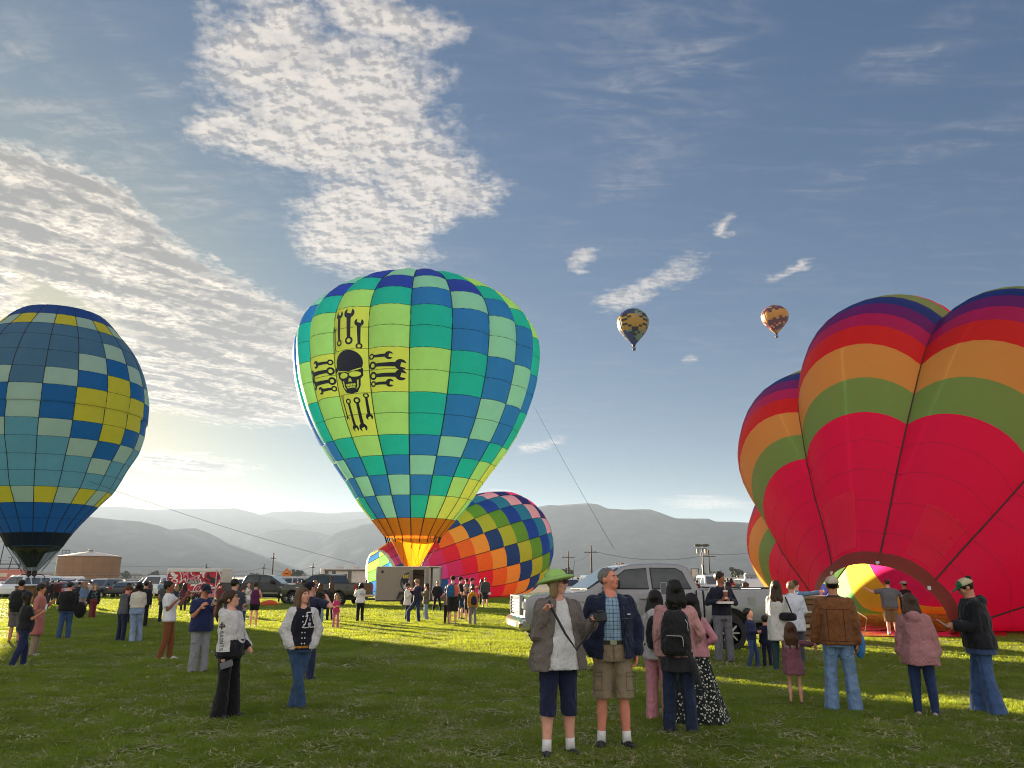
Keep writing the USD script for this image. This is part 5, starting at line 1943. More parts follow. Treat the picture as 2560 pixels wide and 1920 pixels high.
def held_phone(who, sd, label, size=(.074, .15), tilt=None, case=(.02, .02, .022), off=(0, 0, 0), n=None, up=None, lit=None, name='phone'):
    """a phone in a hand: its own thing"""
    w = who['WR'][sd] + who['HD'][sd] * .105 * who['s'] + np.array(off) * who['s']
    c = who['W'](w)
    nn = who['Rw'] @ unit(n if n is not None else (0, 1, .2))       # the way the screen looks
    uu = who['Rw'] @ unit(up if up is not None else (0, 0, 1))
    uu = unit(uu - nn * (uu @ nn))
    rr = np.cross(uu, nn)
    M_ = np.stack([rr, nn, uu], 1)
    path = thing(name, label, 'phone', c)
    a, b = size[0] / 2, size[1] / 2
    pl = sbox(-a + .012, -b + .012, a - .012, b - .012).buffer(.012, 6)
    v, f = prism(pl, -.0045, .0045)
    part(path, 'case', (v @ M_.T, f), paint(case, .35))
    v, f = prism(pl.buffer(-.005), .0050, .0056)
    part(path, 'screen', (v @ M_.T, f), lit or glass((.03, .035, .045), .08))
    v, f = prism(sbox(-a + .012, b - .05, -a + .036, b - .014).buffer(.003), -.0065, -.0048)
    part(path, 'lens_block', (v @ M_.T, f), glass((.01, .01, .012), .1))
    return path
# ------------------------------------------------------------------ the people on the field
def C(r, g, b):
    return tuple(round(x, 4) for x in lin(r, g, b))


NAVY, BLACK, WHITE = C(26, 32, 58), C(24, 24, 28), C(226, 224, 222)
cl = cloth


def backpack(who, label, m, size=1.0, zc=1.20, strap=True, pocket=None, off=(0, 0), zipm=None):
    s, J = who['s'], who['J']
    path = thing('backpack', label, 'backpack', who['loc'], who['rot'])
    F_ = Field(J(-.3 + off[0], -.3, .8), J(.3 + off[0], .45, 1.65), max(who['vox'], .010))
    c = J(off[0], .175 + off[1], zc)
    k = size * s
    F_.loft([(c[2] - .22 * k, c[0], c[1], .125 * k, .07 * k), (c[2] - .12 * k, c[0], c[1] + .01, .150 * k, .088 * k), (c[2] + .10 * k, c[0], c[1], .135 * k, .078 * k), (c[2] + .22 * k, c[0], c[1] - .02, .085 * k, .05 * k)], pw=3.2, round_=.03)
    F_.loft([(c[2] - .19 * k, c[0], c[1] + .07 * k, .11 * k, .045 * k), (c[2] - .01 * k, c[0], c[1] + .07 * k, .11 * k, .04 * k)], pw=3.5, k=.01, round_=.02)
    F_.wobble(.006, (15, 15, 15), 2)
    part(path, 'bag', F_.mesh(), m, smooth=True)
    if strap:
        for sd in (-1, 1):
            pts = [J(sd * .055 + off[0] * .5, .14, 1.385), J(sd * .085, .085, 1.455), J(sd * .10, .01, 1.475), J(sd * .112, -.085, 1.42), J(sd * .125, -.145, 1.30), J(sd * .155, -.09, 1.14), J(sd * .15, .10, 1.02)]
            part(path, 'strap', tube(pts, .018 * s, 6), m, smooth=True)
    part(path, 'handle', tube([c + np.array([-.03, -.03, .22]) * k, c + np.array([-.02, -.01, .255]) * k, c + np.array([.02, -.01, .255]) * k, c + np.array([.03, -.03, .22]) * k], .009 * s, 5), m, smooth=True)
    if zipm:
        part(path, 'zip', tube([c + np.array([-.075, .122, -.12]) * k, c + np.array([-.07, .122, -.035]) * k, c + np.array([-.05, .122, -.022]) * k, c + np.array([.085, .122, -.022]) * k], .0045, 5), zipm, smooth=True)
        part(path, 'zip', tube([c + np.array([-.125, .06, -.02]) * k, c + np.array([-.12, .07, .10]) * k, c + np.array([-.10, .07, .13]) * k], .0045, 5), zipm, smooth=True)
    return path


def box_camera(who, sd, label, view, off=(0, 0, 0), strap=None):
    """a black camera with lens in a hand"""
    w = who['WR'][sd] + who['HD'][sd] * .10 * who['s'] + np.array(off)
    v = unit(view)
    r = unit(np.cross(v, [0, 0, 1.0]))
    u = np.cross(r, v)
    M_ = np.stack([r, v, u], 1)
    path = thing('photo_camera', label, 'camera', who['loc'], who['rot'])
    blk = paint((.015, .015, .017), .4)
    b = join([bx(-.065, .065, -.03, .03, -.045, .04, .012), bx(-.028, .028, -.03, .025, .035, .062, .01), bx(.045, .07, -.03, .045, -.045, .035, .012)])
    part(path, 'camera_body', (b[0] @ M_.T + w, b[1]), blk)
    l = lathe([(.034, .02), (.036, .05), (.033, .055), (.038, .10), (.034, .112), (.028, .10)], 18, axis='y')
    part(path, 'lens', ((l[0] * [1, -1, 1]) @ M_.T + w, l[1][:, ::-1]), paint((.02, .02, .022), .3), smooth=30)
    if strap is not None:
        part(path, 'strap', tube([np.asarray(p) for p in strap], .012, 5), blk, smooth=True)
    return path


def crowd():
    denim = lambda c, **k: cl(c, kind='denim', **k)
    # 1 woman in the lime hat
    p = person('woman in lime green sun hat and brown jacket over white shirt, front', 1398, 1893, 1418, 14, 'f', 1.28, 'fair', ('bob', 'blond'), R=((.22, .18, -1), (-.30, .42, 1.0)), L=((.40, .05, -1), (.18, .95, .50)), head=(58, 3), stance=((-.13, .03), (.12, -.03)), knee=(.01, .015),
               wear=dict(top=dict(m=cl(C(214, 214, 216)), hem=.80, sleeve='short', ease=.012, flare=.02, neck=.004), jacket=dict(m=cl(C(112, 102, 98), fold=.016), hem=.79, sleeve='long', ease=.020, open=(.05, .155), open_x=.02, flare=.02, collar=True, cuff=.1, fold=.010),
                         bottom=dict(kind='capri', m=denim(C(28, 34, 62)), ease=.004)), hat=('bucket', cl(C(158, 200, 110), fold=.006)), glasses='sun', socks=C(232, 230, 232), shoes=cl(C(26, 30, 44), fscale=18.0), handopt={-1: dict(curl=.85, n=(.3, -.5, -.2)), 1: dict(curl=.75, n=(-1, 0, .2))})
    s = p['s']
    wr = p['WR'][-1] + p['HD'][-1] * .09 * s
    cam_ = p['WR'][1] + p['HD'][1] * .1 * s
    box_camera(p, 1, 'black camera in the hand of the woman with the lime hat', (.75, -.75, .1), off=(.035, -.03, .01), strap=[wr + [0, -.02, .03], wr + [.02, -.03, -.03], p['J'](.02, -.24, 1.14), p['J'](.11, -.30, 1.0), (p['J'](.17, -.30, 1.05) + cam_) / 2, cam_ + [.0, 0, .02]])
    # 2 man in plaid
    p = person('grey-haired man in blue plaid shirt, open navy jacket and khaki shorts', 1537, 1872, 1410, 8, 'm', 1.10, 'ruddy', ('buzz', 'grey'), R='pocket', L=((.38, -.05, -1), (-.10, .16, -1)), head=(52, 12), stance=((-.13, 0), (.12, .02)), knee=(.01, .01),
               wear=dict(top=dict(m=cl(C(150, 182, 205), kind='plaid', c2=C(34, 56, 104)), hem=.985, ease=.006, collar=True, sleeve='short', vneck=.06), jacket=dict(m=cl(C(24, 32, 58), fold=.014), hem=.85, ease=.018, open=(.06, .115), collar=True, flare=.012, fold=.008),
                         bottom=dict(kind='shorts', m=cl(C(142, 126, 104)), to=.98, ease=.010, flare=.006, belt=True)), socks=C(235, 233, 235), shoes=cl(C(22, 22, 26), fscale=18.0), handopt={1: dict(curl=.5)})
    s = p['s']
    d = p['out'].get('jacket')
    if d:
        decal(p['path'], 'logo', sbox(-.018, -.005, .018, .005), d[1], p['J'](.165, -.3, 1.275), (1, 0, 0), (0, 0, 1), paint(WHITE, .6))
        decal(p['path'], 'pocket_welt', sbox(-.07, -.003, .05, .003), d[1], p['J'](.16, -.3, 1.235), (1, 0, .05), (0, 0, 1), paint((.12, .13, .16), .6))
    bmesh, th_ = p['out']['bottom_mesh'], paint(C(100, 88, 70), .9)
    for sd in (-1, 1):
        decal(p['path'], 'cargo_pocket', sbox(-.045, -.09, .045, .08).difference(sbox(-.040, -.085, .040, .075)).union(sbox(-.045, .038, .045, .043)), bmesh, p['J'](sd * .165, -.3, .64), (1, 0, 0), (0, 0, 1), th_, lift=.003)
    decal(p['path'], 'fly_seam', sbox(-.003, -.14, .003, .06), bmesh, p['J'](0, -.3, .92), (1, 0, 0), (0, 0, 1), th_, lift=.003)
    if d:
        for xx in (-.075, .115):
            decal(p['path'], 'zip', sbox(-.004, -.25, .004, .22), d[1], p['J'](xx, -.3, 1.13), (1, 0, 0), (0, 0, 1), paint((.05, .055, .07), .4), lift=.004)
    # 3 the woman in the college jacket
    p = person('long-haired woman in navy and white college jacket with a large letter A', 741, 1777, 1462, 8, 'f', 1.05, 'fair', ('verylong', 'lightbrown', 'front'), R='pocket', L='pocket', head=(30, 13), stance=((.055, .03), (-.05, -.05)), knee=(.03, .0), foot_out=14,
               wear=dict(top=dict(name='jacket', m=cl(C(22, 24, 38)), hem=.865, ease=.030, sleeve_ease=.012, collar=True, bust=0, armhole=-.035, fold=.008, split=[('sleeve', 'sleeve', cl(C(212, 210, 212), fold=.02)), (lambda c: (c[:, 2] < .888) & (c[:, 2] > .879) | (c[:, 2] < .905) & (c[:, 2] > .896), 'hem_stripe', cl(C(214, 150, 40))), ]),
                         bottom=dict(kind='pants', m=denim(C(52, 78, 112)), cuff=.085, legs=.95)), shoes=cl(C(40, 36, 34)))
    d = p['out'].get('top')
    if d:
        A_ = Polygon([(-.062, 0), (-.062, .022), (-.050, .022), (-.018, .115), (-.030, .115), (-.030, .135), (.030, .135), (.030, .115), (.018, .115), (.050, .022), (.062, .022), (.062, 0), (.014, 0), (.014, .022), (.022, .022), (.017, .040), (-.017, .040), (-.022, .022), (-.014, .022), (-.014, 0)]).difference(Polygon([(-.011, .058), (.011, .058), (0, .095)]))
        A_ = affinity.scale(A_, 1.05, 1.25, origin=(0, 0))
        o = p['J'](.088, -.3, 1.185)
        decal(p['path'], 'letter_border', A_.buffer(.013), d[1], o, (1, 0, .06), (0, 0, 1), cl(C(228, 222, 206)), lift=.006)
        decal(p['path'], 'letter', A_, d[1], o, (1, 0, .06), (0, 0, 1), cl(C(22, 26, 66)), lift=.011)
        for i in range(6):
            z = 1.335 - i * .077
            for xx in (-.012, .030):
                decal(p['path'], 'snap', Point(0, 0).buffer(.0085), d[1], p['J'](xx, -.3, z), (1, 0, 0), (0, 0, 1), paint((.7, .7, .68), .3), lift=.005, seg=.006)
    # 4 the woman in the lettered hoodie
    white = cl(C(206, 204, 204), fold=.014)
    p = person('woman with ponytail and glasses in a white and black lettered hoodie', 560, 1797, 1468, 58, 'f', 1.18, 'fair', ('pony', 'brown'), R=((.10, .06, -1), (.02, .10, -1)), L=((.15, .25, -1), (-.2, .6, -.6)), head=(14, 16), stance=((-.11, -.02), (.13, .04)), lean=(0, -.02), glasses=True,
               wear=dict(top=dict(name='hoodie', m=cl(C(26, 27, 34), fold=.014), hem=.85, ease=.026, hood=True, sleeve_ease=.008, fold=.009, armhole=-.03, split=[(lambda c: (c[:, 2] < .905) & (np.abs(c[:, 0]) > .17), 'cuff', cl(C(26, 27, 34))), ('sleeve', 'sleeve', white), (lambda c: c[:, 2] > 1.16 - .10 * np.sign(-c[:, 1]), 'yoke', white)]),
                         bottom=dict(kind='pants', m=cl(C(18, 18, 22)), cuff=.115, ease=.01)), shoes=(.02, .02, .022), handopt={-1: dict(curl=.55)})
    d = p['out'].get('top')
    if d:
        a, b = p['SJ'][-1], p['WR'][-1]
        ax = unit(b - a)
        txt = text_shape('SAINTS', .044)
        txt = affinity.translate(txt, .10, -.022)
        side = np.cross(ax, np.array([-1.0, -.25, 0]))
        ink = cl(C(26, 24, 28))
        decal(p['path'], 'lettering', txt, d[1], a + ax * .06, ax, np.cross([-1.0, -.1, 0], ax), ink, lift=.005, seg=.012)
        fl = shapely.union_all([affinity.scale(Point(0, .012).buffer(.02), .55, 1.6), Point(-.026, .006).buffer(.013), Point(.026, .006).buffer(.013), sbox(-.03, -.022, .03, -.014), Polygon([(-.012, -.02), (.012, -.02), (0, -.05)])])
        fl = affinity.translate(affinity.rotate(fl, -90, origin=(0, 0)), .045, 0)
        decal(p['path'], 'emblem', fl, d[1], a + ax * .06, ax, np.cross([-1.0, -.1, 0], ax), cl(C(60, 48, 40)), lift=.005, seg=.01)
        ring_ = Point(0, 0).buffer(.085).difference(Point(0, 0).buffer(.06)).difference(sbox(-.1, -.02, 0, .1))
        decal(p['path'], 'print', ring_, d[1], p['J'](0, -.35, 1.12), (1, 0, 0), (0, 0, 1), white, lift=.005)
    held_phone(p, -1, 'grey phone held low by the woman in the lettered hoodie', case=(.14, .14, .15), off=(.0, -.055, -.02), n=(-1, -.15, .1), up=(0, -1, .35))
    # 5 man with the cap looking at his phone
    p = person('man in dark navy cap and short-sleeved navy shirt looking down at a phone', 492, 1687, 1455, 24, 'm', 1.20, 'tan', ('short', 'black'), R='phone', L='phone', head=(8, -24), wear=dict(top=dict(m=cl(C(32, 40, 82)), hem=.83, ease=.020, sleeve='short', collar=True, flare=.01), bottom=dict(kind='pants', m=cl(C(142, 142, 148), fold=.02), cuff=.088, ease=.014)),
               hat=('cap', cl(C(24, 26, 46))), glasses=True, shoes=(.018, .018, .02), handopt={-1: dict(curl=.6), 1: dict(curl=.6)})
    held_phone(p, 1, 'phone held by the man in the navy cap', case=(.55, .55, .56), off=(-.05, -.01, .03), n=(.0, .75, .6), up=(0, -.4, 1))
    # 6 man in white t-shirt
    p = person('young man in white t-shirt and brown trousers raising a phone', 412, 1652, 1451, 72, 'm', .98, 'brown', ('short', 'black'), R=((.06, .18, -1), (-.10, .72, .78)), L='phone_high', head=(0, 10), lean=(0, -.05), stance=((-.10, -.10), (.09, .06)), knee=(.05, .03), wear=dict(top=dict(m=cl(C(224, 226, 232)), hem=.84, ease=.016, sleeve='short'), bottom=dict(kind='pants', m=cl(C(124, 74, 40)), cuff=.062)), shoes=(.7, .68, .66), handopt={-1: dict(curl=.6, n=(.3, -1, 0))})
    held_phone(p, -1, 'phone raised by the young man in the white t-shirt', off=(.01, -.01, .03), n=(.0, 1, -.2), up=(0, -.3, 1))
    # 7, 8 the couple to his left
    person('woman with black hair in cropped cream jacket and pale jeans, seen from behind', 333, 1608, 1452, 172, 'f', 1.12, 'tan', ('bob', 'black', 'back'), R='phone', L='phone', stance=((-.13, .12), (.03, -.10)), knee=(.03, .05), wear=dict(top=dict(name='jacket', m=cl(C(204, 198, 186), fold=.016), hem=1.0, ease=.022, bust=0), bottom=dict(kind='pants', m=denim(C(128, 148, 180)), cuff=.085)), shoes=(.4, .38, .36))
    person('red-haired man in grey and black hoodie bending his head towards a woman', 299, 1607, 1462, 128, 'm', 1.05, 'ruddy', ('short', 'auburn'), R='pocket', L='phone', head=(-14, -24), lean=(.04, .10), wear=dict(top=dict(name='hoodie', m=cl(C(84, 84, 90)), hem=.86, ease=.022, hood=True, split=[('sleeve', 'sleeve', cl(C(34, 34, 40)))]), bottom=dict(kind='pants', m=denim(C(34, 42, 66)), cuff=.07)), shoes=(.3, .3, .3))
    # 9 heavy man in black
    p = person('heavy man in black jacket and blue jeans with a dark cap, seen from behind', 157, 1601, 1452, 184, 'm', 1.30, 'fair', ('short', 'dark'), R='down', L='fold', head=(-34, 0), stance=((-.12, 0), (.13, 0)), wear=dict(top=dict(name='jacket', m=cl(C(20, 20, 24)), hem=.86, ease=.024), bottom=dict(kind='pants', m=denim(C(54, 80, 118)), cuff=.07)), hat=('cap', cl(C(52, 48, 40))), shoes=(.02, .02, .02))
    bag = thing('bag', 'black backpack hanging from the arm of the heavy man in black', 'bag', p['loc'], p['rot'])
    F_ = Field(p['J'](-.62, -.25, .55), p['J'](0, .35, 1.3), .014)
    F_.ell(p['J'](-.36, .02, .90), (.15, .14, .22), None, 0)
    part(bag, 'bag_body', F_.mesh(), cl(C(16, 16, 18)), smooth=True)
    part(bag, 'strap', tube([p['J'](-.30, 0, 1.08), p['J'](-.24, .0, 1.22), p['J'](-.3, .05, 1.06)], .015, 5), cl(C(16, 16, 18)))
    part(bag, 'strap', tube([p['J'](-.46, .05, .82), p['J'](-.47, .06, .6)], .008, 4), cl(C(16, 16, 18)))
    # 10, 11, 12 the group at the left edge
    p = person('woman in black t-shirt and dark jeans photographing with a raised phone, left edge', 47, 1668, 1476, 108, 'f', 1.25, 'tan', ('bob', 'black'), R=((.15, .35, -1), (-.15, .8, .55)), L=((.1, .4, -1), (-.25, .8, .6)), stance=((-.09, -.20), (.10, .12)), knee=(.05, .03), lean=(0, -.02), wear=dict(top=dict(m=cl(C(22, 22, 28)), hem=.86, ease=.012, sleeve='short'), bottom=dict(kind='pants', m=denim(C(32, 42, 78)), cuff=.07)), shoes=(.3, .3, .3), handopt={1: dict(curl=.6)})
    held_phone(p, -1, 'phone with white case held up by the woman at the left edge', case=(.7, .7, .7), off=(.02, -.02, .05), n=(0, 1, .1), up=(0, 0, 1))
    p = person('man in dark cap with a black backpack and grey shorts, left edge', 32, 1612, 1447, 158, 'm', 1.12, 'tan', ('short', 'black'), R='phone', L='down', wear=dict(top=dict(m=cl(C(34, 38, 54)), hem=.86, ease=.016, sleeve='short'), bottom=dict(kind='shorts', m=cl(C(98, 92, 96)), to=.95, ease=.012)), hat=('beanie', cl(C(24, 18, 20))), shoes=(.06, .05, .05))
    backpack(p, 'black backpack worn by the man in grey shorts', cl(C(20, 20, 24)), 1.15)
    person('dark-haired person in rose pink long top and beige trousers behind a phone user', 80, 1642, 1458, 78, 'f', 1.05, 'tan', ('short', 'dark'), R='pocket', L='phone', wear=dict(top=dict(name='dress', m=cl(C(170, 104, 98)), hem=.52, ease=.014, flare=.03), bottom=dict(kind='pants', m=cl(C(150, 132, 112)), cuff=.06)), shoes=(.5, .48, .46))
    # 13 the woman walking towards us
    person('blonde woman walking this way in black cardigan and maroon trousers', 228, 1548, 1457, 4, 'f', 1.05, 'fair', ('verylong', 'blond', 'front'), R=((.35, .02, -1), (.25, .1, -1)), L=((.32, .0, -1), (.1, .1, -1)), stance=((-.07, .16), (.08, -.16)), knee=(.04, .06), wear=dict(top=dict(m=cl(C(28, 30, 34), kind='splash', c2=C(86, 110, 120)), hem=.90, sleeve='short'), jacket=dict(name='cardigan', m=cl(C(20, 18, 22)), hem=.72, ease=.024, open=(.10, .20), flare=.05), bottom=dict(kind='pants', m=cl(C(112, 46, 46)), cuff=.105, ease=.012)), shoes=(.5, .48, .45))
    # 14-17 the people behind the hoodie woman
    person('dark-haired man in slate t-shirt behind the man in the navy cap', 572, 1640, 1446, 165, 'm', 1.15, 'fair', ('short', 'dark'), R='phone', L='phone', head=(-30, 0), wear=dict(top=dict(m=cl(C(58, 64, 78)), hem=.86, ease=.016, sleeve='short'), bottom=dict(kind='pants', m=denim(C(40, 44, 60)))))
    person('woman in sleeveless purple top and black shorts, seen from behind', 632, 1569, 1453, 168, 'f', 1.12, 'fair', ('bun', 'brown'), R=((.3, .4, -.8), (-.4, .5, .9)), L='front', wear=dict(top=dict(m=cl(C(84, 30, 74)), hem=.88, sleeve='none'), bottom=dict(kind='shorts', m=cl(C(18, 18, 22)), to=.5)), shoes=(.5, .45, .45))
    person('brown-haired woman holding a baby behind the hoodie woman', 598, 1586, 1466, 20, 'f', 1.05, 'fair', ('long', 'brown'), R='front', L='front', wear=dict(top=dict(m=cl(C(180, 150, 160), kind='splash', c2=C(60, 60, 100)), hem=.85), bottom=dict(kind='pants', m=denim(C(60, 74, 110)))))
    person('baby in white patterned clothes held up in the arms of a woman', 612, 1586, 1479, 10, 'm', 1.2, 'fair', ('buzz', 'dark'), R='front', L='front', y=gy(1586) - .28, z0=.86, H=.66, child=True, smallhead=1.12, knee=(.3, .3), stance=((-.08, .25), (.08, .25)), shoes=None, socks=C(200, 200, 200), wear=dict(top=dict(m=cl(C(214, 208, 204), kind='splash', c2=C(60, 50, 50)), hem=.7), bottom=dict(kind='pants', m=cl(C(205, 200, 200)), cuff=.05)))
    person('man in maroon t-shirt by the painted trailer', 545, 1538, 1455, 150, 'm', 1.1, 'ruddy', ('buzz', 'brown'), wear=dict(top=dict(m=cl(C(106, 50, 52)), hem=.86, sleeve='short'), bottom=dict(kind='pants', m=denim(C(50, 56, 74)))))
    person('blonde woman with sunlit hair in teal skirt by the painted trailer', 436, 1527, 1459, 190, 'f', 1.0, 'fair', ('long', 'blond'), R='phone', wear=dict(top=dict(m=cl(C(36, 54, 84)), hem=.9), bottom=dict(kind='skirt', m=cl(C(30, 110, 130)), hem=.52, flare=.2)))
    person('man in dark grey shirt left of the white t-shirt man', 404, 1558, 1451, 160, 'm', 1.0, 'tan', ('short', 'dark'), R='phone', wear=dict(top=dict(m=cl(C(70, 72, 72)), hem=.86, sleeve='short'), bottom=dict(kind='pants', m=denim(C(30, 34, 48)))))
    person('short woman in navy top beside the man in dark grey shirt', 419, 1570, 1459, 150, 'f', 1.0, 'tan', ('bun', 'dark'), wear=dict(top=dict(m=cl(C(28, 32, 52)), hem=.84, sleeve='long'), bottom=dict(kind='pants', m=cl(C(24, 26, 36)))))
    # 20 photographer
    p = person('photographer in dark cap and navy t-shirt holding a camera to his eye', 762, 1704, 1448, 138, 'm', 1.22, 'fair', ('short', 'dark'), R=((.95, .30, -.35), (-.80, .50, .65)), L='cam', head=(-4, 8), wear=dict(top=dict(m=cl(C(30, 34, 60)), hem=.85, ease=.018, sleeve='short'), bottom=dict(kind='pants', m=denim(C(34, 42, 70)), cuff=.07)), hat=('cap', cl(C(24, 24, 36))), shoes=(.05, .05, .05), handopt={-1: dict(curl=.7), 1: dict(curl=.7)})
    box_camera(p, -1, 'black camera at the eye of the photographer in navy', (0, -1, .15), off=(.05, -.04, .03))
    person('auburn-haired woman in black jacket and pale jeans, seen from behind', 797, 1559, 1455, 168, 'f', 1.0, 'fair', ('long', 'auburn'), R='phone', L='pocket', wear=dict(top=dict(name='jacket', m=cl(C(22, 22, 28)), hem=.92, ease=.02), bottom=dict(kind='pants', m=denim(C(120, 146, 164)), cuff=.085)))
    person('woman all in black with sunlit wavy hair next to pale jeans woman', 823, 1554, 1455, 200, 'f', 1.0, 'tan', ('long', 'brown'), wear=dict(top=dict(name='jacket', m=cl(C(20, 20, 24)), hem=.84, ease=.02), bottom=dict(kind='pants', m=cl(C(20, 20, 24)))))
    person('fair-haired man facing right beside the pickup behind the photographer', 784, 1540, 1450, 95, 'm', 1.0, 'ruddy', ('short', 'blond'), wear=dict(top=dict(m=cl(C(110, 84, 70)), hem=.86), bottom=dict(kind='pants', m=denim(C(60, 66, 86)))))
    person('small blonde girl in pink shirt and pink trousers', 838, 1573, 1481, -12, 'f', 1.0, 'fair', ('long', 'blond', 'front'), R='fold', L='front', child=True, wear=dict(top=dict(m=cl(C(190, 52, 104)), hem=.84, sleeve='short', ease=.012, bust=0), bottom=dict(kind='pants', m=cl(C(196, 110, 136)), cuff=.07)), shoes=(.6, .45, .45))
    p = person('black-haired woman in white lettered hoodie and black trousers, seen from behind', 899, 1557, 1455, 198, 'f', 1.10, 'tan', ('bob', 'black', 'back'), R='phone_high', L='phone_high', wear=dict(top=dict(name='hoodie', m=cl(C(218, 216, 218)), hem=.86, ease=.024, hood=True), bottom=dict(kind='pants', m=cl(C(22, 22, 26)), cuff=.065)))
    d = p['out'].get('top')
    decal(p['path'], 'lettering', affinity.translate(text_shape('FEIU', .075), -.10, 0), d[1], p['J'](-.01, .4, 1.20), (-1, 0, 0), (0, 0, 1), cl(C(40, 36, 46)), lift=.012)
    person('woman with long sunlit hair and denim shirt by the dark pickup', 696, 1508, 1449, 92, 'f', 1.0, 'fair', ('verylong', 'auburn'), R='phone', L='phone', wear=dict(top=dict(m=denim(C(110, 130, 160)), hem=.86), bottom=dict(kind='pants', m=denim(C(40, 46, 62)))))
    # 26-29 in front of the grey trailer
    p = person('curly blond young man in navy jacket reading by the grey trailer', 1041, 1558, 1446, -62, 'm', 1.02, 'fair', ('curly', 'blond'), R='phone', L='phone', head=(0, -22), stance=((-.08, .34), (.10, -.05)), knee=(.16, .02), wear=dict(top=dict(name='jacket', m=cl(C(24, 30, 58)), hem=.84, ease=.026), bottom=dict(kind='pants', m=denim(C(40, 52, 88)), cuff=.07)), shoes=(.55, .55, .55))
    d = p['out'].get('top')
    decal(p['path'], 'badge', Point(0, 0).buffer(.05), d[1], p['J'](.08, -.4, 1.26), (1, 0, 0), (0, 0, 1), cl(C(220, 180, 60)))
    person('person in dark cap and loose white shirt beside the curly blond man', 1017, 1553, 1456, 70, 'm', 1.05, 'brown', ('short', 'black'), R='phone', L='phone', wear=dict(top=dict(m=cl(C(214, 210, 208)), hem=.74, ease=.02, flare=.02), bottom=dict(kind='pants', m=cl(C(44, 46, 56)))), hat=('cap', cl(C(60, 24, 26))))
    person('woman in olive shirt and pale jeans before the trailer door', 1064, 1551, 1457, -70, 'f', 1.05, 'fair', ('long', 'dark'), R='phone', L='phone', wear=dict(top=dict(m=cl(C(96, 92, 68)), hem=.80, ease=.02), bottom=dict(kind='pants', m=denim(C(120, 138, 160)), cuff=.10)))
    person('man all in black standing with feet apart at the end of the grey trailer', 1092, 1530, 1451, 2, 'm', 1.12, 'fair', ('buzz', 'grey'), R='pocket', L='pocket', stance=((-.2, 0), (.22, 0)), glasses='sun', wear=dict(top=dict(m=cl(C(20, 20, 24)), hem=.84, ease=.02), bottom=dict(kind='pants', m=cl(C(20, 20, 24)))))
    # 30-37 group before the checkered balloon
    p = person('man in coral tank top and black shorts with a blue backpack', 1131, 1565, 1437, 168, 'm', 1.05, 'fair', ('short', 'dark'), R=((.2, .4, -.9), (-.3, .8, .3)), L='down', wear=dict(top=dict(m=cl(C(216, 96, 80)), hem=.84, sleeve='none'), bottom=dict(kind='shorts', m=cl(C(26, 26, 28)), to=.9, ease=.014)), hat=('cap', cl(C(18, 18, 20))), shoes=(.1, .1, .1))
    backpack(p, 'blue backpack on the man in coral tank top', cl(C(30, 84, 124)), 1.0, off=(.05, 0))
    person('woman in dark leggings and grey top left of the coral tank top', 1117, 1563, 1462, 150, 'f', 1.0, 'fair', ('pony', 'brown'), L='hip', wear=dict(top=dict(m=cl(C(104, 96, 92)), hem=.86), bottom=dict(kind='pants', m=cl(C(40, 24, 28)), cuff=.048)))
    person('man in black cap and black shirt standing in the group', 1151, 1550, 1440, 120, 'm', 1.1, 'fair', ('short', 'dark'), R='out', wear=dict(top=dict(m=cl(C(22, 20, 24)), hem=.85, sleeve='short'), bottom=dict(kind='shorts', m=cl(C(22, 50, 70)), to=.9)), hat=('cap', cl(C(20, 16, 18))))
    person('man in dark cap at the back of the group', 1165, 1536, 1444, -150, 'm', 1.0, 'tan', ('short', 'dark'), wear=dict(top=dict(m=cl(C(50, 36, 50)), hem=.86), bottom=dict(kind='pants', m=denim(C(30, 34, 44)))), hat=('cap', cl(C(24, 22, 30))))
    person('grey-haired woman in flowered dark top bending forward', 1169, 1556, 1458, -40, 'f', 1.1, 'fair', ('bob', 'grey'), R='phone', L='phone', lean=(0, .12), head=(0, -24), wear=dict(top=dict(m=cl(C(34, 30, 38), kind='splash', c2=C(140, 120, 110)), hem=.82), bottom=dict(kind='shorts', m=cl(C(30, 22, 24)), to=.7)))
    person('man in navy shirt and cap right in the back of the group', 1180, 1538, 1443, 100, 'm', 1.05, 'tan', ('short', 'dark'), wear=dict(top=dict(m=cl(C(38, 40, 62)), hem=.86), bottom=dict(kind='pants', m=denim(C(40, 40, 56)))), hat=('cap', cl(C(44, 24, 40))))
    p = person('child in mustard yellow jacket and grey trousers, seen from behind', 1181, 1564, 1464, 172, 'm', 1.02, 'fair', ('short', 'brown'), child=True, wear=dict(top=dict(name='jacket', m=cl(C(196, 130, 30)), hem=.84, ease=.03, hood=True), bottom=dict(kind='pants', m=cl(C(128, 122, 116)), cuff=.075, ease=.014)), shoes=(.2, .2, .2))
    backpack(p, 'small dark purple backpack on the child in yellow', cl(C(34, 28, 56)), .9, off=(-.08, 0), zc=1.12)
    p = person('grey-jacketed man in shorts with a white hat in his hand behind his back', 1213, 1518, 1442, 182, 'm', 1.25, 'fair', ('buzz', 'grey'), R='down', L='down', wear=dict(top=dict(name='jacket', m=cl(C(66, 66, 72)), hem=.84, ease=.024), bottom=dict(kind='shorts', m=cl(C(40, 40, 46)), to=.95)))
    cap_ = thing('hat', 'white hat held by the grey-jacketed man in shorts', 'hat', p['W'](p['WR'][-1] + np.array([.02, .06, -.08])))
    m = trimesh.creation.icosphere(2, 1.0)
    part(cap_, 'crown', (np.array(m.vertices) * [.12, .10, .08], np.array(m.faces)), cl(C(220, 224, 232)), smooth=True)
    part(cap_, 'brim', lathe([(.10, -.03), (.17, -.045), (.17, -.04), (.10, -.02)], 16), cl(C(220, 224, 232)), smooth=True)
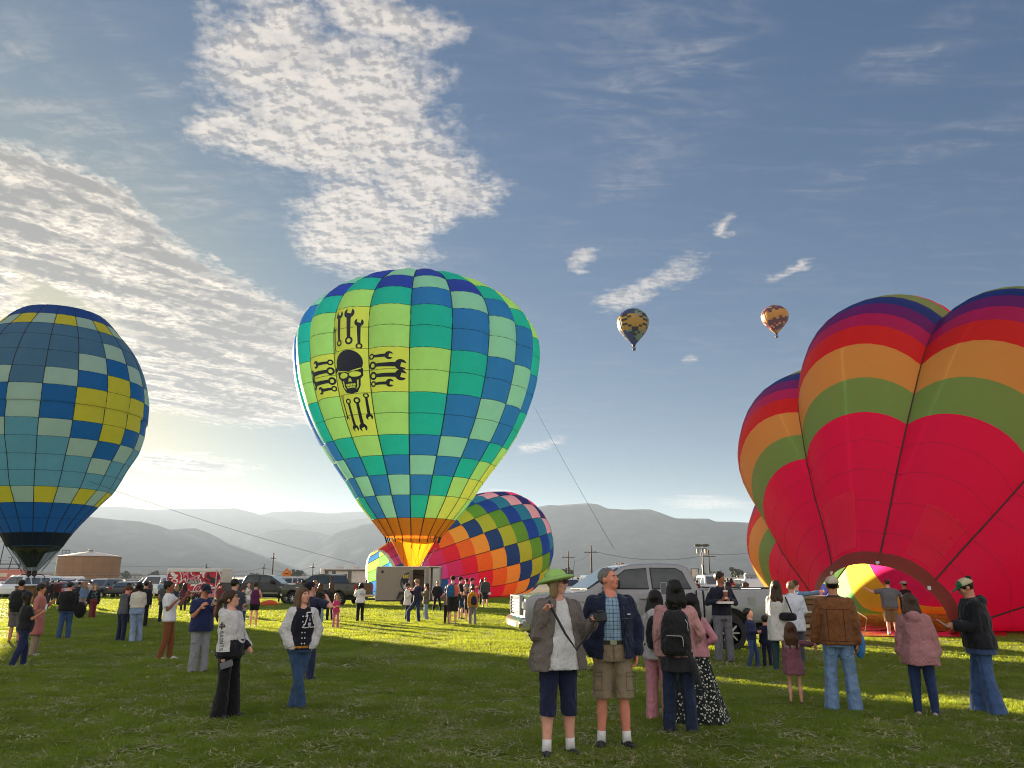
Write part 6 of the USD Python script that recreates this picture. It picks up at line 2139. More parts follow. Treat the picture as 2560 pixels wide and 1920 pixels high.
    person('dark-clothed person half hidden left of the grey-jacketed man', 1204, 1514, 1446, 160, 'f', 1.0, 'fair', ('long', 'dark'), wear=dict(top=dict(m=cl(C(40, 38, 44)), hem=.84), bottom=dict(kind='pants', m=cl(C(34, 34, 40)))))
    # 38-40 three people with backpacks
    p = person('person with wavy black hair in pink shirt and dark jeans, seen from behind', 1703, 1837, 1443, 178, 'm', 1.12, 'brown', ('wavy', 'black'), R=((.42, -.12, -1), (-.45, .45, -.7)), L=((.18, .02, -1), (-.05, .22, -1)), head=(20, 4), stance=((-.13, 0), (.13, .02)), wear=dict(top=dict(m=cl(C(196, 144, 144), fold=.018), hem=.86, ease=.020, sleeve='long', collar=True, fold=.009), bottom=dict(kind='pants', m=denim(C(32, 44, 70)), cuff=.072)), shoes=(.03, .03, .05))
    backpack(p, 'black backpack with silver zips on the person in pink shirt', cl(C(22, 22, 26), rough=.6), 1.18, zc=1.14, zipm=chrome((.7, .7, .7), .3))
    sw_ = thing('sweater', 'dark grey sweater tied round the waist of the person in pink', 'sweater', p['loc'], p['rot'])
    F_ = Field(p['J'](-.42, -.3, .45), p['J'](.35, .4, 1.12), .011)
    F_.loft([(p['J'](0, 0, z)[2], 0, 0, a * p['s'], b * p['s']) for z, a, b in ((.70, .20, .16), (.86, .212, .165), (1.0, .195, .142))])
    F_.plane((0, -1, 0), p['J'](0, .03, 0))
    F_.cone(p['J'](-.17, .10, .80), p['J'](-.25, .10, .56), .05, .02, .03)
    F_.wobble(.012, (12, 12, 6), 3)
    part(sw_, 'sweater_cloth', F_.mesh(), cl(C(48, 48, 54)), smooth=True)
    p = person('girl in grey hoodie and pink trousers with a black backpack, seen from behind', 1652, 1806, 1470, 168, 'f', 1.02, 'tan', ('long', 'black'), R='phone_high', L='phone', wear=dict(top=dict(name='hoodie', m=cl(C(176, 174, 178), fold=.016), hem=.83, ease=.026, hood=True, fold=.009), bottom=dict(kind='pants', m=cl(C(198, 134, 146)), cuff=.085, ease=.014)), shoes=(.5, .4, .4))
    backpack(p, 'black backpack on the girl in grey hoodie', cl(C(18, 18, 22)), 1.05, off=(-.05, 0))
    held_phone(p, -1, 'phone held up over the head of the girl in grey hoodie', case=(.5, .5, .52), off=(.06, -.02, .30), n=(0, 1, .1))
    person('woman in long black skirt with white flowers behind the pink shirt', 1745, 1812, 1478, 176, 'f', 1.10, 'brown', ('long', 'black'), R='hip', L='phone', wear=dict(top=dict(m=cl(C(196, 136, 148)), hem=.9, ease=.014), bottom=dict(kind='skirt', m=cl(C(22, 34, 34), kind='floral', c2=C(214, 212, 196)), hem=.04, flare=.40)), shoes=(.1, .1, .1))
    # 41 man with the cup
    p = person('man in navy sweater and grey trousers with a drink and a white box', 1813, 1659, 1428, 16, 'm', 1.05, 'brown', ('short', 'dark'), R=((.45, .02, -1), (-.72, .75, .18)), L=((.45, .02, -1), (-.72, .7, .30)), head=(46, 2), wear=dict(top=dict(name='sweater', m=cl(C(24, 28, 44)), hem=.90, ease=.014), bottom=dict(kind='pants', m=cl(C(112, 112, 120), fold=.02), cuff=.085, ease=.012)), shoes=(.06, .06, .06), handopt={-1: dict(curl=.4, n=(0, 0, 1)), 1: dict(curl=.5)})
    c = p['W'](p['WR'][1] * .5 + p['WR'][-1] * .5 + np.array([.02, -.09, .035]))
    cup = thing('cup', 'paper cup with brown band and straw held by the man in navy sweater', 'cup', c)
    part(cup, 'cup_body', lathe([(.034, 0), (.046, .15)], 20), paint(C(214, 206, 200), .6), smooth=30)
    part(cup, 'band', lathe([(.0372, .03), (.0452, .125)], 20, caps=False), paint(C(140, 82, 66), .6), smooth=True)
    part(cup, 'lid', lathe([(.049, .148), (.049, .158), (.04, .163)], 20), paint(C(220, 216, 212), .4), smooth=30)
    part(cup, 'straw', tube([(0, 0, .15), (.004, 0, .27)], .0045, 6), paint(C(196, 110, 60), .4))
    bxp = thing('box', 'flat white food box held by the man in navy sweater', 'box', c + np.array([-.02, .0, -.075]), p['rot'])
    part(bxp, 'tray', bx(-.15, .15, -.07, .07, -.02, .012, .006), paint(C(232, 230, 228), .5))
    part(bxp, 'lid', bx(-.155, .155, -.074, .074, .0135, .022, .003), paint(C(236, 234, 232), .5))
    # 42-46 children and parents by the pickup
    person('boy in navy jacket and jeans looking up beside the pickup wheel', 1884, 1673, 1519, 66, 'm', 1.0, 'fair', ('short', 'dark'), R='front', L='front', head=(6, 20), child=True, stance=((-.09, -.12), (.08, .10)), knee=(.09, .06), wear=dict(top=dict(name='jacket', m=cl(C(32, 42, 76)), hem=.86, ease=.024), bottom=dict(kind='pants', m=denim(C(54, 74, 118)), cuff=.068)), shoes=(.4, .42, .45))
    person('small child all in dark navy between the boy and the white coat', 1921, 1672, 1538, 200, 'm', 1.0, 'fair', ('short', 'dark'), child=True, R='phone', wear=dict(top=dict(name='jacket', m=cl(C(26, 30, 58)), hem=.86, ease=.026, hood=True), bottom=dict(kind='pants', m=cl(C(30, 34, 62)), cuff=.068)), shoes=(.45, .5, .5))
    p = person('woman with very long brown hair in white coat, seen from behind', 1957, 1682, 1447, 176, 'f', 1.05, 'fair', ('verylong', 'brown'), R='phone', L='phone', wear=dict(top=dict(name='coat', m=cl(C(208, 204, 200), fold=.016), hem=.60, ease=.024, flare=.012, bust=0), bottom=dict(kind='pants', m=cl(C(40, 62, 70)), cuff=.05)), shoes=(.05, .05, .05))
    bag = thing('bag', 'black shoulder bag on the woman in white coat', 'bag', p['loc'], p['rot'])
    F_ = Field(p['J'](-.5, -.2, .8), p['J'](.1, .45, 1.3), .013)
    F_.loft([(p['J'](0, 0, z)[2], *(p['J'](-.19, .15, z)[:2]), a, .06) for z, a in ((.98, .13), (1.04, .15), (1.14, .12))], pw=3, round_=.03)
    part(bag, 'bag_body', F_.mesh(), cl(C(18, 18, 24), rough=.5), smooth=True)
    part(bag, 'strap', tube([p['J'](-.27, .15, 1.13), p['J'](-.17, .06, 1.42), p['J'](-.13, -.05, 1.42)], .012, 5), cl(C(18, 18, 24)))
    person('bald man in long white shirt beside the woman in white coat', 1994, 1664, 1449, 172, 'm', 1.15, 'fair', ('buzz', 'blond'), R='front', L='pocket', wear=dict(top=dict(m=cl(C(208, 214, 228), fold=.018), hem=.70, ease=.024, flare=.01, collar=True), bottom=dict(kind='pants', m=cl(C(70, 70, 80)))))
    girl = person('little girl in mauve fleece and aqua shorts reaching for a man\'s hand', 1992, 1766, 1551, 180, 'f', 1.0, 'fair', ('long', 'auburn'), R=((.95, .1, -.12), (1, .12, .30)), L='down', child=True, wear=dict(top=dict(name='fleece', m=cl(C(132, 82, 96), kind='fleece'), hem=.68, ease=.034, flare=.035, bust=0, split=[(lambda c: (c[:, 2] > 1.22) & (np.abs(c[:, 0]) < .16), 'yoke', cl(C(150, 128, 136)))]), bottom=dict(kind='shorts', m=cl(C(122, 190, 182)), to=.42, ease=.02, flare=.03)), shoes=(.08, .05, .05))
    p = person('man in brown canvas jacket, beige cap and pale jeans, seen from behind', 2112, 1781, 1435, 180, 'm', 1.12, 'tan', ('short', 'black'), R=((.20, -.04, -1), (.02, .15, -1)), L=((.30, .0, -1), (.12, .18, -1)), stance=((-.14, 0), (.15, .02)), wear=dict(top=dict(name='jacket', m=cl(C(122, 76, 42), fold=.018, rough=.8), hem=.85, ease=.034, collar=True, fold=.007, split=[(lambda c: c[:, 2] > 1.465, 'collar', cl(C(40, 28, 24)))]), bottom=dict(kind='pants', m=denim(C(112, 140, 176)), cuff=.098, ease=.012, fold=.009)), hat=('cap_back', cl(C(196, 184, 162))), shoes=(.12, .08, .06))
    d, bmesh = p['out']['top'], p['out']['bottom_mesh']
    st_, dj = paint(C(70, 40, 22), .9), paint(C(70, 92, 124), .9)
    decal(p['path'], 'yoke_seam', sbox(-.19, -.003, .19, .003), d[1], p['J'](0, .4, 1.31), (-1, 0, 0), (0, 0, 1), st_, lift=.003)
    decal(p['path'], 'hem_seam', sbox(-.20, -.003, .20, .003), d[1], p['J'](0, .4, .905), (-1, 0, 0), (0, 0, 1), st_, lift=.003)
    for xx in (-.105, .105):
        decal(p['path'], 'back_seam', sbox(-.0025, -.40, .0025, .0), d[1], p['J'](xx, .4, 1.31), (-1, 0, 0), (0, 0, 1), st_, lift=.003)
        decal(p['path'], 'back_pocket', Polygon([(-.06, .06), (.06, .06), (.06, -.05), (0, -.085), (-.06, -.05)]).difference(Polygon([(-.055, .055), (.055, .055), (.055, -.046), (0, -.078), (-.055, -.046)])), bmesh, p['J'](xx * .95, .4, .79), (-1, 0, 0), (0, 0, 1), dj, lift=.003)
    bag = thing('bag', 'bright blue bag in the right hand of the man in brown jacket', 'bag', p['loc'], p['rot'])
    w_ = p['WR'][-1]
    F_ = Field(w_ + [-.25, -.3, -.4], w_ + [.25, .3, .3], .012)
    F_.ell(w_ + np.array([-.03, -.10, -.02]), (.07, .10, .17), None, 0)
    part(bag, 'bag_body', F_.mesh(), cl(C(60, 130, 196)), smooth=True)
    person('girl in pink fleece hooded jacket and navy leggings, seen from behind', 2318, 1794, 1478, 178, 'f', 1.05, 'fair', ('long', 'brown'), R=((.30, .02, -1), (.12, .10, -1)), L=((.26, .02, -1), (.10, .10, -1)), head=(22, -20, 10), lean=(.02, .05), stance=((-.12, 0), (.11, .02)), child=False, wear=dict(top=dict(name='jacket', m=cl(C(172, 120, 124), kind='fleece'), hem=.74, ease=.040, hood=True, flare=.03, bust=0, fold=.009, sleeve_ease=.006), bottom=dict(kind='pants', m=denim(C(36, 54, 92)), cuff=.05, ease=.002)), shoes=(.42, .32, .30))
    p = person('woman in green and beige cap, black hoodie and torn bootcut jeans', 2476, 1790, 1438, -78, 'f', 1.22, 'tan', ('bun', 'dark'), R='front', L=((.12, .12, -1), (-.10, .95, .02)), head=(0, -28), lean=(0, .04), stance=((-.12, .10), (.12, -.06)), wear=dict(top=dict(name='shirt', m=denim(C(60, 78, 120)), hem=.76, ease=.020), jacket=dict(name='hoodie', m=cl(C(22, 24, 30)), hem=.84, ease=.026, hood=True, bust=.5, open=(.0, .03)), bottom=dict(kind='pants', m=denim(C(66, 92, 136)), cuff=.118, legs=.96)), hat=('cap', cl(C(196, 184, 150)), cl(C(40, 104, 66)), cl(C(40, 104, 66))), shoes=(.1, .1, .12), handopt={1: dict(curl=.6), -1: dict(curl=.6)})
    held_phone(p, 1, 'small phone in the hands of the woman in green cap', case=(.5, .5, .5), off=(0, -.03, .03), n=(0, .6, .8), up=(0, -.8, .5))
    # 50-52 the balloon crew
    person('heavy crew man in grey shirt and khaki shorts at the balloon mouth', 2234, 1593, 1445, 188, 'm', 1.28, 'fair', ('short', 'dark'), R=((.7, .35, -.6), (.75, .5, .05)), L=((.95, .25, -.15), (.5, .6, .35)), wear=dict(top=dict(m=cl(C(98, 98, 104)), hem=.87, ease=.018, sleeve='short'), bottom=dict(kind='shorts', m=cl(C(120, 98, 66)), to=1.0, ease=.014)), hat=('cap', cl(C(104, 32, 40))), socks=C(230, 230, 232), shoes=(.02, .02, .02), lean=(0, .03))
    person('crew man in dark plaid shirt and white cap at the balloon mouth', 2275, 1590, 1449, -140, 'm', 1.05, 'tan', ('short', 'dark'), R=((.5, .5, -.6), (.3, .9, .2)), L=((.6, .4, -.4), (.5, .8, .3)), wear=dict(top=dict(m=cl(C(62, 34, 44), kind='plaid', c2=C(24, 26, 46)), hem=.86, ease=.016), bottom=dict(kind='pants', m=cl(C(24, 24, 30)))), hat=('cap', cl(C(206, 206, 208))))
    person('crew man in denim shirt and dark gloves stretching an arm to the balloon', 2003, 1622, 1449, 118, 'm', 1.05, 'fair', ('short', 'auburn'), R=((.3, .95, .05), (.1, 1, .15)), L='reach', wear=dict(top=dict(m=denim(C(104, 130, 166)), hem=.86, ease=.016), bottom=dict(kind='pants', m=denim(C(60, 70, 96)))))
    # behind the pickup's bed
    person('fair-haired child behind the bed of the silver pickup', 1846, 1600, 1463, 150, 'f', 1.0, 'fair', ('short', 'blond'), child=True, wear=dict(top=dict(m=cl(C(150, 60, 50)), hem=.86), bottom=dict(kind='pants', m=cl(C(60, 60, 70)))))
    person('brown-haired boy behind the bed of the silver pickup', 1876, 1602, 1455, 100, 'm', 1.0, 'fair', ('short', 'brown'), child=True, wear=dict(top=dict(m=cl(C(60, 64, 80)), hem=.86), bottom=dict(kind='pants', m=cl(C(60, 60, 70)))))
    # the farther crowd
    far = [  # px, feet, top, facing, sex, hair, shirt colour, trouser colour, words
        (111, 1513, 1452, 170, 'f', 'brown', (40, 36, 40), (60, 50, 56), 'woman in charcoal top left of the tank, far crowd'),
        (124, 1511, 1450, 150, 'm', 'dark', (28, 30, 38), (40, 44, 54), 'man in near-black shirt, far crowd left of the tank'),
        (138, 1512, 1449, -160, 'm', 'dark', (70, 36, 38), (38, 36, 44), 'man in dark red jacket, far crowd left of the tank'),
        (97, 1506, 1453, 100, 'f', 'blond', (150, 96, 104), (70, 66, 80), 'woman in dusty pink, far crowd at the left'),
        (203, 1535, 1452, -170, 'f', 'blond', (96, 120, 158), (150, 130, 130), 'woman in denim jacket just left of the blonde walker'),
        (190, 1526, 1454, 170, 'm', 'dark', (34, 38, 48), (40, 44, 56), 'man in dark jacket behind the black-jacketed heavy man'),
        (219, 1520, 1452, 160, 'm', 'auburn', (170, 150, 150), (60, 60, 66), 'man in pale shirt right behind the blonde walker'),
        (274, 1492, 1450, 170, 'm', 'dark', (58, 60, 86), (70, 70, 84), 'man in slate blue standing by the parked cars under the tank'),
        (284, 1494, 1452, 180, 'f', 'dark', (206, 204, 208), (150, 150, 160), 'person in white before the parked cars under the tank'),
        (311, 1560, 1456, 160, 'm', 'dark', (26, 26, 30), (22, 22, 26), 'person in black hidden behind the leaning couple'),
        (354, 1571, 1452, 160, 'm', 'dark', (32, 30, 34), (20, 20, 24), 'person in black trousers behind the cream jacket woman'),
        (372, 1502, 1451, 160, 'f', 'auburn', (60, 54, 66), (40, 44, 60), 'woman with sunlit auburn hair between couple and painted trailer'),
        (384, 1493, 1452, 180, 'm', 'brown', (176, 104, 84), (90, 80, 80), 'man in salmon shirt far off left of the painted trailer'),
        (398, 1502, 1452, 180, 'm', 'grey', (116, 142, 170), (62, 66, 84), 'man in light blue shirt left of the painted trailer'),
        (456, 1530, 1456, 170, 'f', 'dark', (90, 40, 70), (44, 40, 56), 'woman in plum top beside the sunlit blonde'),
        (914, 1504, 1449, 170, 'm', 'dark', (60, 70, 84), (50, 50, 60), 'man in grey standing in the glowing mouth of the checkered balloon'),
        (1432, 1492, 1442, 160, 'f', 'blond', (210, 150, 90), (90, 80, 80), 'sunlit woman in orange behind the lime hat, far off'),
        (1446, 1494, 1443, 180, 'm', 'brown', (170, 120, 100), (80, 76, 80), 'sunlit man in tan behind the lime hat, far off'),
        (1724, 1500, 1441, 170, 'm', 'dark', (60, 34, 36), (46, 44, 52), 'man in dark red behind the silver cab'),
        (1746, 1508, 1450, 150, 'm', 'dark', (96, 40, 34), (50, 46, 50), 'man in rust shirt between silver cab and navy sweater'),
        (1768, 1500, 1451, 180, 'f', 'brown', (90, 60, 50), (60, 54, 54), 'woman in brown left of the navy sweater man'),
        (1783, 1497, 1443, 180, 'f', 'blond', (206, 170, 70), (110, 100, 80), 'sunlit person in yellow left of the navy sweater man'),
        (1832, 1500, 1444, 175, 'f', 'dark', (196, 34, 48), (60, 40, 50), 'person in red right of the navy sweater man'),
        (1848, 1494, 1438, -160, 'm', 'dark', (50, 52, 74), (50, 50, 62), 'man in slate shirt before the white vans'),
        (1822, 1502, 1445, 160, 'm', 'dark', (32, 34, 54), (36, 38, 52), 'man in navy right behind the cup holder'),
        (742, 1498, 1448, 170, 'm', 'brown', (120, 60, 60), (70, 66, 80), 'man in red seen between the two dark pickups'),
        (980, 1500, 1449, 180, 'm', 'dark', (170, 176, 184), (60, 60, 70), 'man in pale grey near the open trailer'),
    ]
    for px, ft, tp, fc, sx, hc, c1, c2, words in far:
        person(words, px, ft, tp, fc, sx, 1.05, 'tan' if hc in ('dark', 'black') else 'fair', (('long' if sx == 'f' else 'short'), hc), R=['down', 'phone', 'pocket'][px % 3], L=['pocket', 'down', 'front'][px % 3], wear=dict(top=dict(m=cl(C(*c1)), hem=.86, ease=.014), bottom=dict(kind='pants', m=cl(C(*c2)), cuff=.07)), shoes=(.06, .05, .05))


crowd()
# ------------------------------------------------------------------ vehicles
def poly_field(F_, poly, hw, r=.05, k=.03, op='add'):
    """a side outline in (x, z) pushed to half width hw(z), all edges rounded"""
    X, Z = np.meshgrid(F_.ax[0], F_.ax[2], indexing='ij')
    pts = shapely.points(X.ravel(), Z.ravel())
    d = shapely.distance(pts, poly.boundary)
    d = np.where(shapely.contains_xy(poly, X.ravel(), Z.ravel()), -d, d).reshape(X.shape)
    w = hw(Z) if callable(hw) else hw
    a = (d + r)[:, None, :]
    b = np.abs(F_.ax[1])[None, :, None] - (w if np.ndim(w) == 0 else w[:, None, :]) + r
    q = np.sqrt(np.maximum(a, 0) ** 2 + np.maximum(b, 0) ** 2) + np.minimum(np.maximum(a, b), 0) - r
    F_.put(tuple(slice(0, n) for n in F_.n), q, k, op)


def ycyl(F_, x, z, r, y0, y1):
    sl, X, Y, Z = F_.sub((x - r, y0, z - r), (x + r, y1, z + r), .1)
    d = np.maximum(np.sqrt((X - x) ** 2 + (Z - z) ** 2) - r, np.maximum(y0 - Y, Y - y1))
    F_.put(sl, np.broadcast_to(d, F_.d[sl].shape), 0, 'sub')


def wheel(path, x, y, r, w=.26, rim=None, spokes=8, side=-1, lod=24):
    """tyre with a spoked rim, axis along y; side: which way the face looks"""
    t = lathe([(r * .62, -w / 2), (r * .9, -w / 2), (r * .985, -w * .38), (r, -w * .2), (r, w * .2), (r * .985, w * .38), (r * .9, w / 2), (r * .62, w / 2)], lod, axis='y', caps=False)
    wp = path + '/' + numbered(path, 'wheel')
    x_ = UsdGeom.Xform.Define(stage, wp)
    x_.AddTranslateOp().Set(Gf.Vec3d(float(x), float(y), float(r)))
    x_.AddRotateZOp().Set(0.0 if side < 0 else 180.0)
    part(wp, 'tyre', t, paint((.016, .016, .017), .85, bump=.004, bscale=60), smooth=40)
    rimm = rim or chrome((.62, .62, .64), .28)
    f = [lathe([(r * .64, -w * .34), (r * .60, -w * .46), (r * .54, -w * .40), (r * .54, w * .2)], lod, axis='y', caps=False)]
    f[0] = (f[0][0] * [1, -1, 1], f[0][1][:, ::-1])
    f.append(moved(lathe([(.001, .0), (r * .2, 0), (r * .17, .05), (.001, .055)], 16, axis='y'), (0, -w * .34, 0)))
    for i in range(spokes):
        a = 2 * PI * i / spokes
        b = bx(r * .12, r * .57, -.03, .015, -r * .055, r * .055, .008)
        v = b[0]
        v = np.stack([v[:, 0] * math.cos(a) - v[:, 2] * math.sin(a), v[:, 1] - w * .30, v[:, 0] * math.sin(a) + v[:, 2] * math.cos(a)], 1)
        f.append((v, b[1]))
    part(wp, 'rim', join(f), rimm, smooth=35)
    part(wp, 'hub_dark', lathe([(.001, -w * .1), (r * .55, -w * .1)], lod, axis='y', caps=False), paint((.02, .02, .02), .8))


def quad_glass(path, name, pts, m, t=.012):
    """a pane of glass through four or more points, given a little thickness"""
    p = np.asarray(pts, float)
    n = unit(np.cross(p[1] - p[0], p[2] - p[0]))
    k = len(p)
    v = np.concatenate([p + n * t, p - n * t])
    f = [(0, i, i + 1) for i in range(1, k - 1)] + [(k, k + i + 1, k + i) for i in range(1, k - 1)]
    for i in range(k):
        j = (i + 1) % k
        f += [(i, i + k, j + k), (i, j + k, j)]
    part(path, name, (v, np.array(f)), m)


def pickup(label, loc, rotz, body, detail=True, group=None, vox=.026, tint=(.02, .028, .03)):
    path = thing('pickup_truck', label, 'pickup truck', loc, rotz, group)
    F_ = Field((-3.15, -1.12, .25), (3.15, 1.12, 2.1), vox)
    lower = Polygon([(-2.98, .62), (-2.96, 1.16), (-2.80, 1.25), (-1.42, 1.345), (1.05, 1.36), (1.16, 1.37), (2.92, 1.40), (2.98, 1.36), (2.96, .66), (2.3, .60), (-1.3, .52), (-2.5, .52)])
    cab = Polygon([(-1.62, 1.30), (-.70, 1.875), (-.45, 1.93), (.2, 1.965), (.72, 1.94), (.92, 1.86), (1.12, 1.36), (1.12, 1.2), (-1.5, 1.2)])
    poly_field(F_, lower, lambda z: .97 + .03 * np.sin(np.clip((z - .5) / .85, 0, 1) * PI), .07)
    poly_field(F_, cab, lambda z: .965 - .34 * np.clip(z - 1.34, 0, 1), .06, .025)
    for xa in (-2.02, 1.78):
        ycyl(F_, xa, .44, .50, -1.2, -.62)
        ycyl(F_, xa, .44, .50, .62, 1.2)
    sl, X, Y, Z = F_.sub((1.25, -.8, .95), (2.86, .8, 2), 0)
    F_.put(sl, np.broadcast_to(np.maximum(np.maximum(np.abs(X - 2.055) - .81, np.abs(Y) - .80), .92 - Z), F_.d[sl].shape), .02, 'sub')
    sl, X, Y, Z = F_.sub((1.12, -1.1, .75), (1.2, 1.1, 2), 0)
    F_.put(sl, np.broadcast_to(np.maximum(np.abs(X - 1.175) - .02, .62 - Z), F_.d[sl].shape), 0, 'sub')
    part(path, 'body', F_.mesh(), body, smooth=40)
    blk, gl, chr_ = paint((.016, .016, .018), .6), glass(tint, .04), chrome((.66, .66, .66), .18)
    part(path, 'underbody', bx(-2.7, 2.8, -.72, .72, .36, .62, .05), paint((.02, .02, .02), .9))
    for xa in (-2.02, 1.78):
        for sd in (-1, 1):
            wheel(path, xa, sd * .86, .405, .27, side=sd)
    for sd in (-1, 1):
        o = lambda x, z, e=.006: np.array([x, sd * (.965 - .34 * max(0, z - 1.34) + e), z])
        q = [(-1.20, 1.40), (-.62, 1.80), (-.12, 1.84), (-.12, 1.39)]
        q2 = [(-.02, 1.39), (-.02, 1.845), (.60, 1.835), (.74, 1.76), (.90, 1.39)]
        for qq, nm in ((q, 'front_window'), (q2, 'rear_window')):
            pts = [o(*a) for a in qq]
            quad_glass(path, nm, pts if sd < 0 else pts[::-1], gl)
        if detail:
            for qq in (q, q2):                    # dark rubber round each pane
                pts = [o(*a, .012) for a in qq]
                part(path, 'window_seal', tube(pts + [pts[0]], .014, 4), blk)
            for xs, z0, z1 in ((-1.18, .62, 1.36), (-.07, .60, 1.36), (1.0, .62, 1.36)):
                part(path, 'door_seam', bx(xs - .010, xs + .010, sd * 1.0 - .012, sd * 1.0 + .006, z0, z1), blk)
            for xs in (-.24, .84):
                h = bx(xs - .11, xs + .11, sd * 1.02 - .018, sd * 1.02 + .018, 1.155, 1.195, .01)
                part(path, 'door_handle', h, body)
            part(path, 'side_trim', bx(-1.4, 1.2, sd * .995 - .016, sd * .995 + .016, .70, .745, .008), chr_)
            part(path, 'running_board', bx(-1.35, 1.1, sd * .93 - .11, sd * .93 + .09, .40, .46, .02), chr_)
            part(path, 'bed_rail', bx(1.22, 2.94, sd * .89 - .07, sd * .89 + .07, 1.398, 1.418, .008), blk)
            mi = bx(-1.13, -.86, sd * 1.13 - .13, sd * 1.13 + .13, 1.39, 1.60, .05)
            part(path, 'mirror', mi, blk)
        if detail:
            for xa in (-2.02, 1.78):
                t = np.linspace(-.12 * PI, 1.12 * PI, 22)
                part(path, 'arch_trim', tube(np.stack([xa + .515 * np.cos(t), np.full_like(t, sd * .985), .44 + .515 * np.sin(t)], 1), .022, 6), blk, smooth=True)
            part(path, 'fuel_door' if sd < 0 else 'bed_seam', bx(2.25, 2.43, sd * 1.0 - .004, sd * 1.0 + .006, 1.02, 1.20, .002), body)
            part(path, 'side_badge', bx(-1.75, -1.5, sd * 1.0 - .004, sd * 1.0 + .008, 1.10, 1.14, .002), chr_)
        part(path, 'tail_light', bx(2.88, 2.99, sd * .90 - .09, sd * .90 + .09, .93, 1.30, .02), paint((.28, .012, .014), .25, coat=.6))
        part(path, 'headlight', bx(-3.0, -2.80, sd * .80 - .17, sd * .80 + .17, .93, 1.13, .04), paint((.55, .56, .58), .12, coat=1.0))
    quad_glass(path, 'windshield', [(-1.52, .80, 1.385), (-.76, .72, 1.86), (-.76, -.72, 1.86), (-1.52, -.80, 1.385)], gl)
    quad_glass(path, 'back_window', [(1.085, -.70, 1.42), (.945, -.66, 1.82), (.945, .66, 1.82), (1.085, .70, 1.42)], gl)
    part(path, 'front_bumper', bx(-3.10, -2.80, -.98, .98, .50, .78, .07), chr_, smooth=40)
    part(path, 'rear_bumper', bx(2.92, 3.12, -.96, .96, .52, .70, .05), chr_, smooth=40)
    part(path, 'grille', bx(-3.005, -2.9, -.62, .62, .84, 1.19, .02), blk)
    if detail:
        for i in range(5):
            part(path, 'grille_slat', bx(-3.03, -2.99, -.60, .60, .875 + i * .068, .90 + i * .068, .006), chr_)
        for yy_ in (-.62, .62):
            part(path, 'grille_frame', bx(-3.04, -2.95, yy_ - .035, yy_ + .035, .82, 1.21, .012), body)
        part(path, 'grille_frame', bx(-3.04, -2.95, -.65, .65, 1.20, 1.25, .012), body)
        part(path, 'bumper_opening', bx(-3.108, -3.06, -.55, .55, .56, .68, .01), blk)
        for i in range(3):
            part(path, 'roof_lamp', bx(-.52, -.44, -.22 + i * .2, -.18 + i * .2, 1.95, 1.972, .006), paint((.3, .1, .02), .3))
        part(path, 'antenna', tube([(-1.5, .7, 1.33), (-1.42, .7, 2.05)], .004, 4), blk)
    part(path, 'tailgate_seam', bx(2.955, 2.985, -.78, .78, .80, .812), blk)
    return path


def place(px, y, px_y=None):
    return (gx(px, y), y, 0.0)


SILVER = paint(C(150, 150, 152), .28, metal=.55, var=.04, coat=.6)
pickup('large silver crew cab pickup parked behind the front couple', (gx(1606, 19.0), 19.0, 0), 9.5, SILVER, vox=.02)
OLIVE = paint((.045, .042, .032), .3, metal=.3, var=.05, coat=.6)
pickup('dark pickup facing right beside the painted trailer', (gx(652, 55.0), 55.0, 0), 180, paint((.030, .030, .028), .3, metal=.2, var=.05, coat=.5), vox=.035)
pickup('dark olive pickup seen from its rear corner, hitched to the grey trailer', (gx(815, 52.0), 52.0, 0), -26, OLIVE, vox=.035)


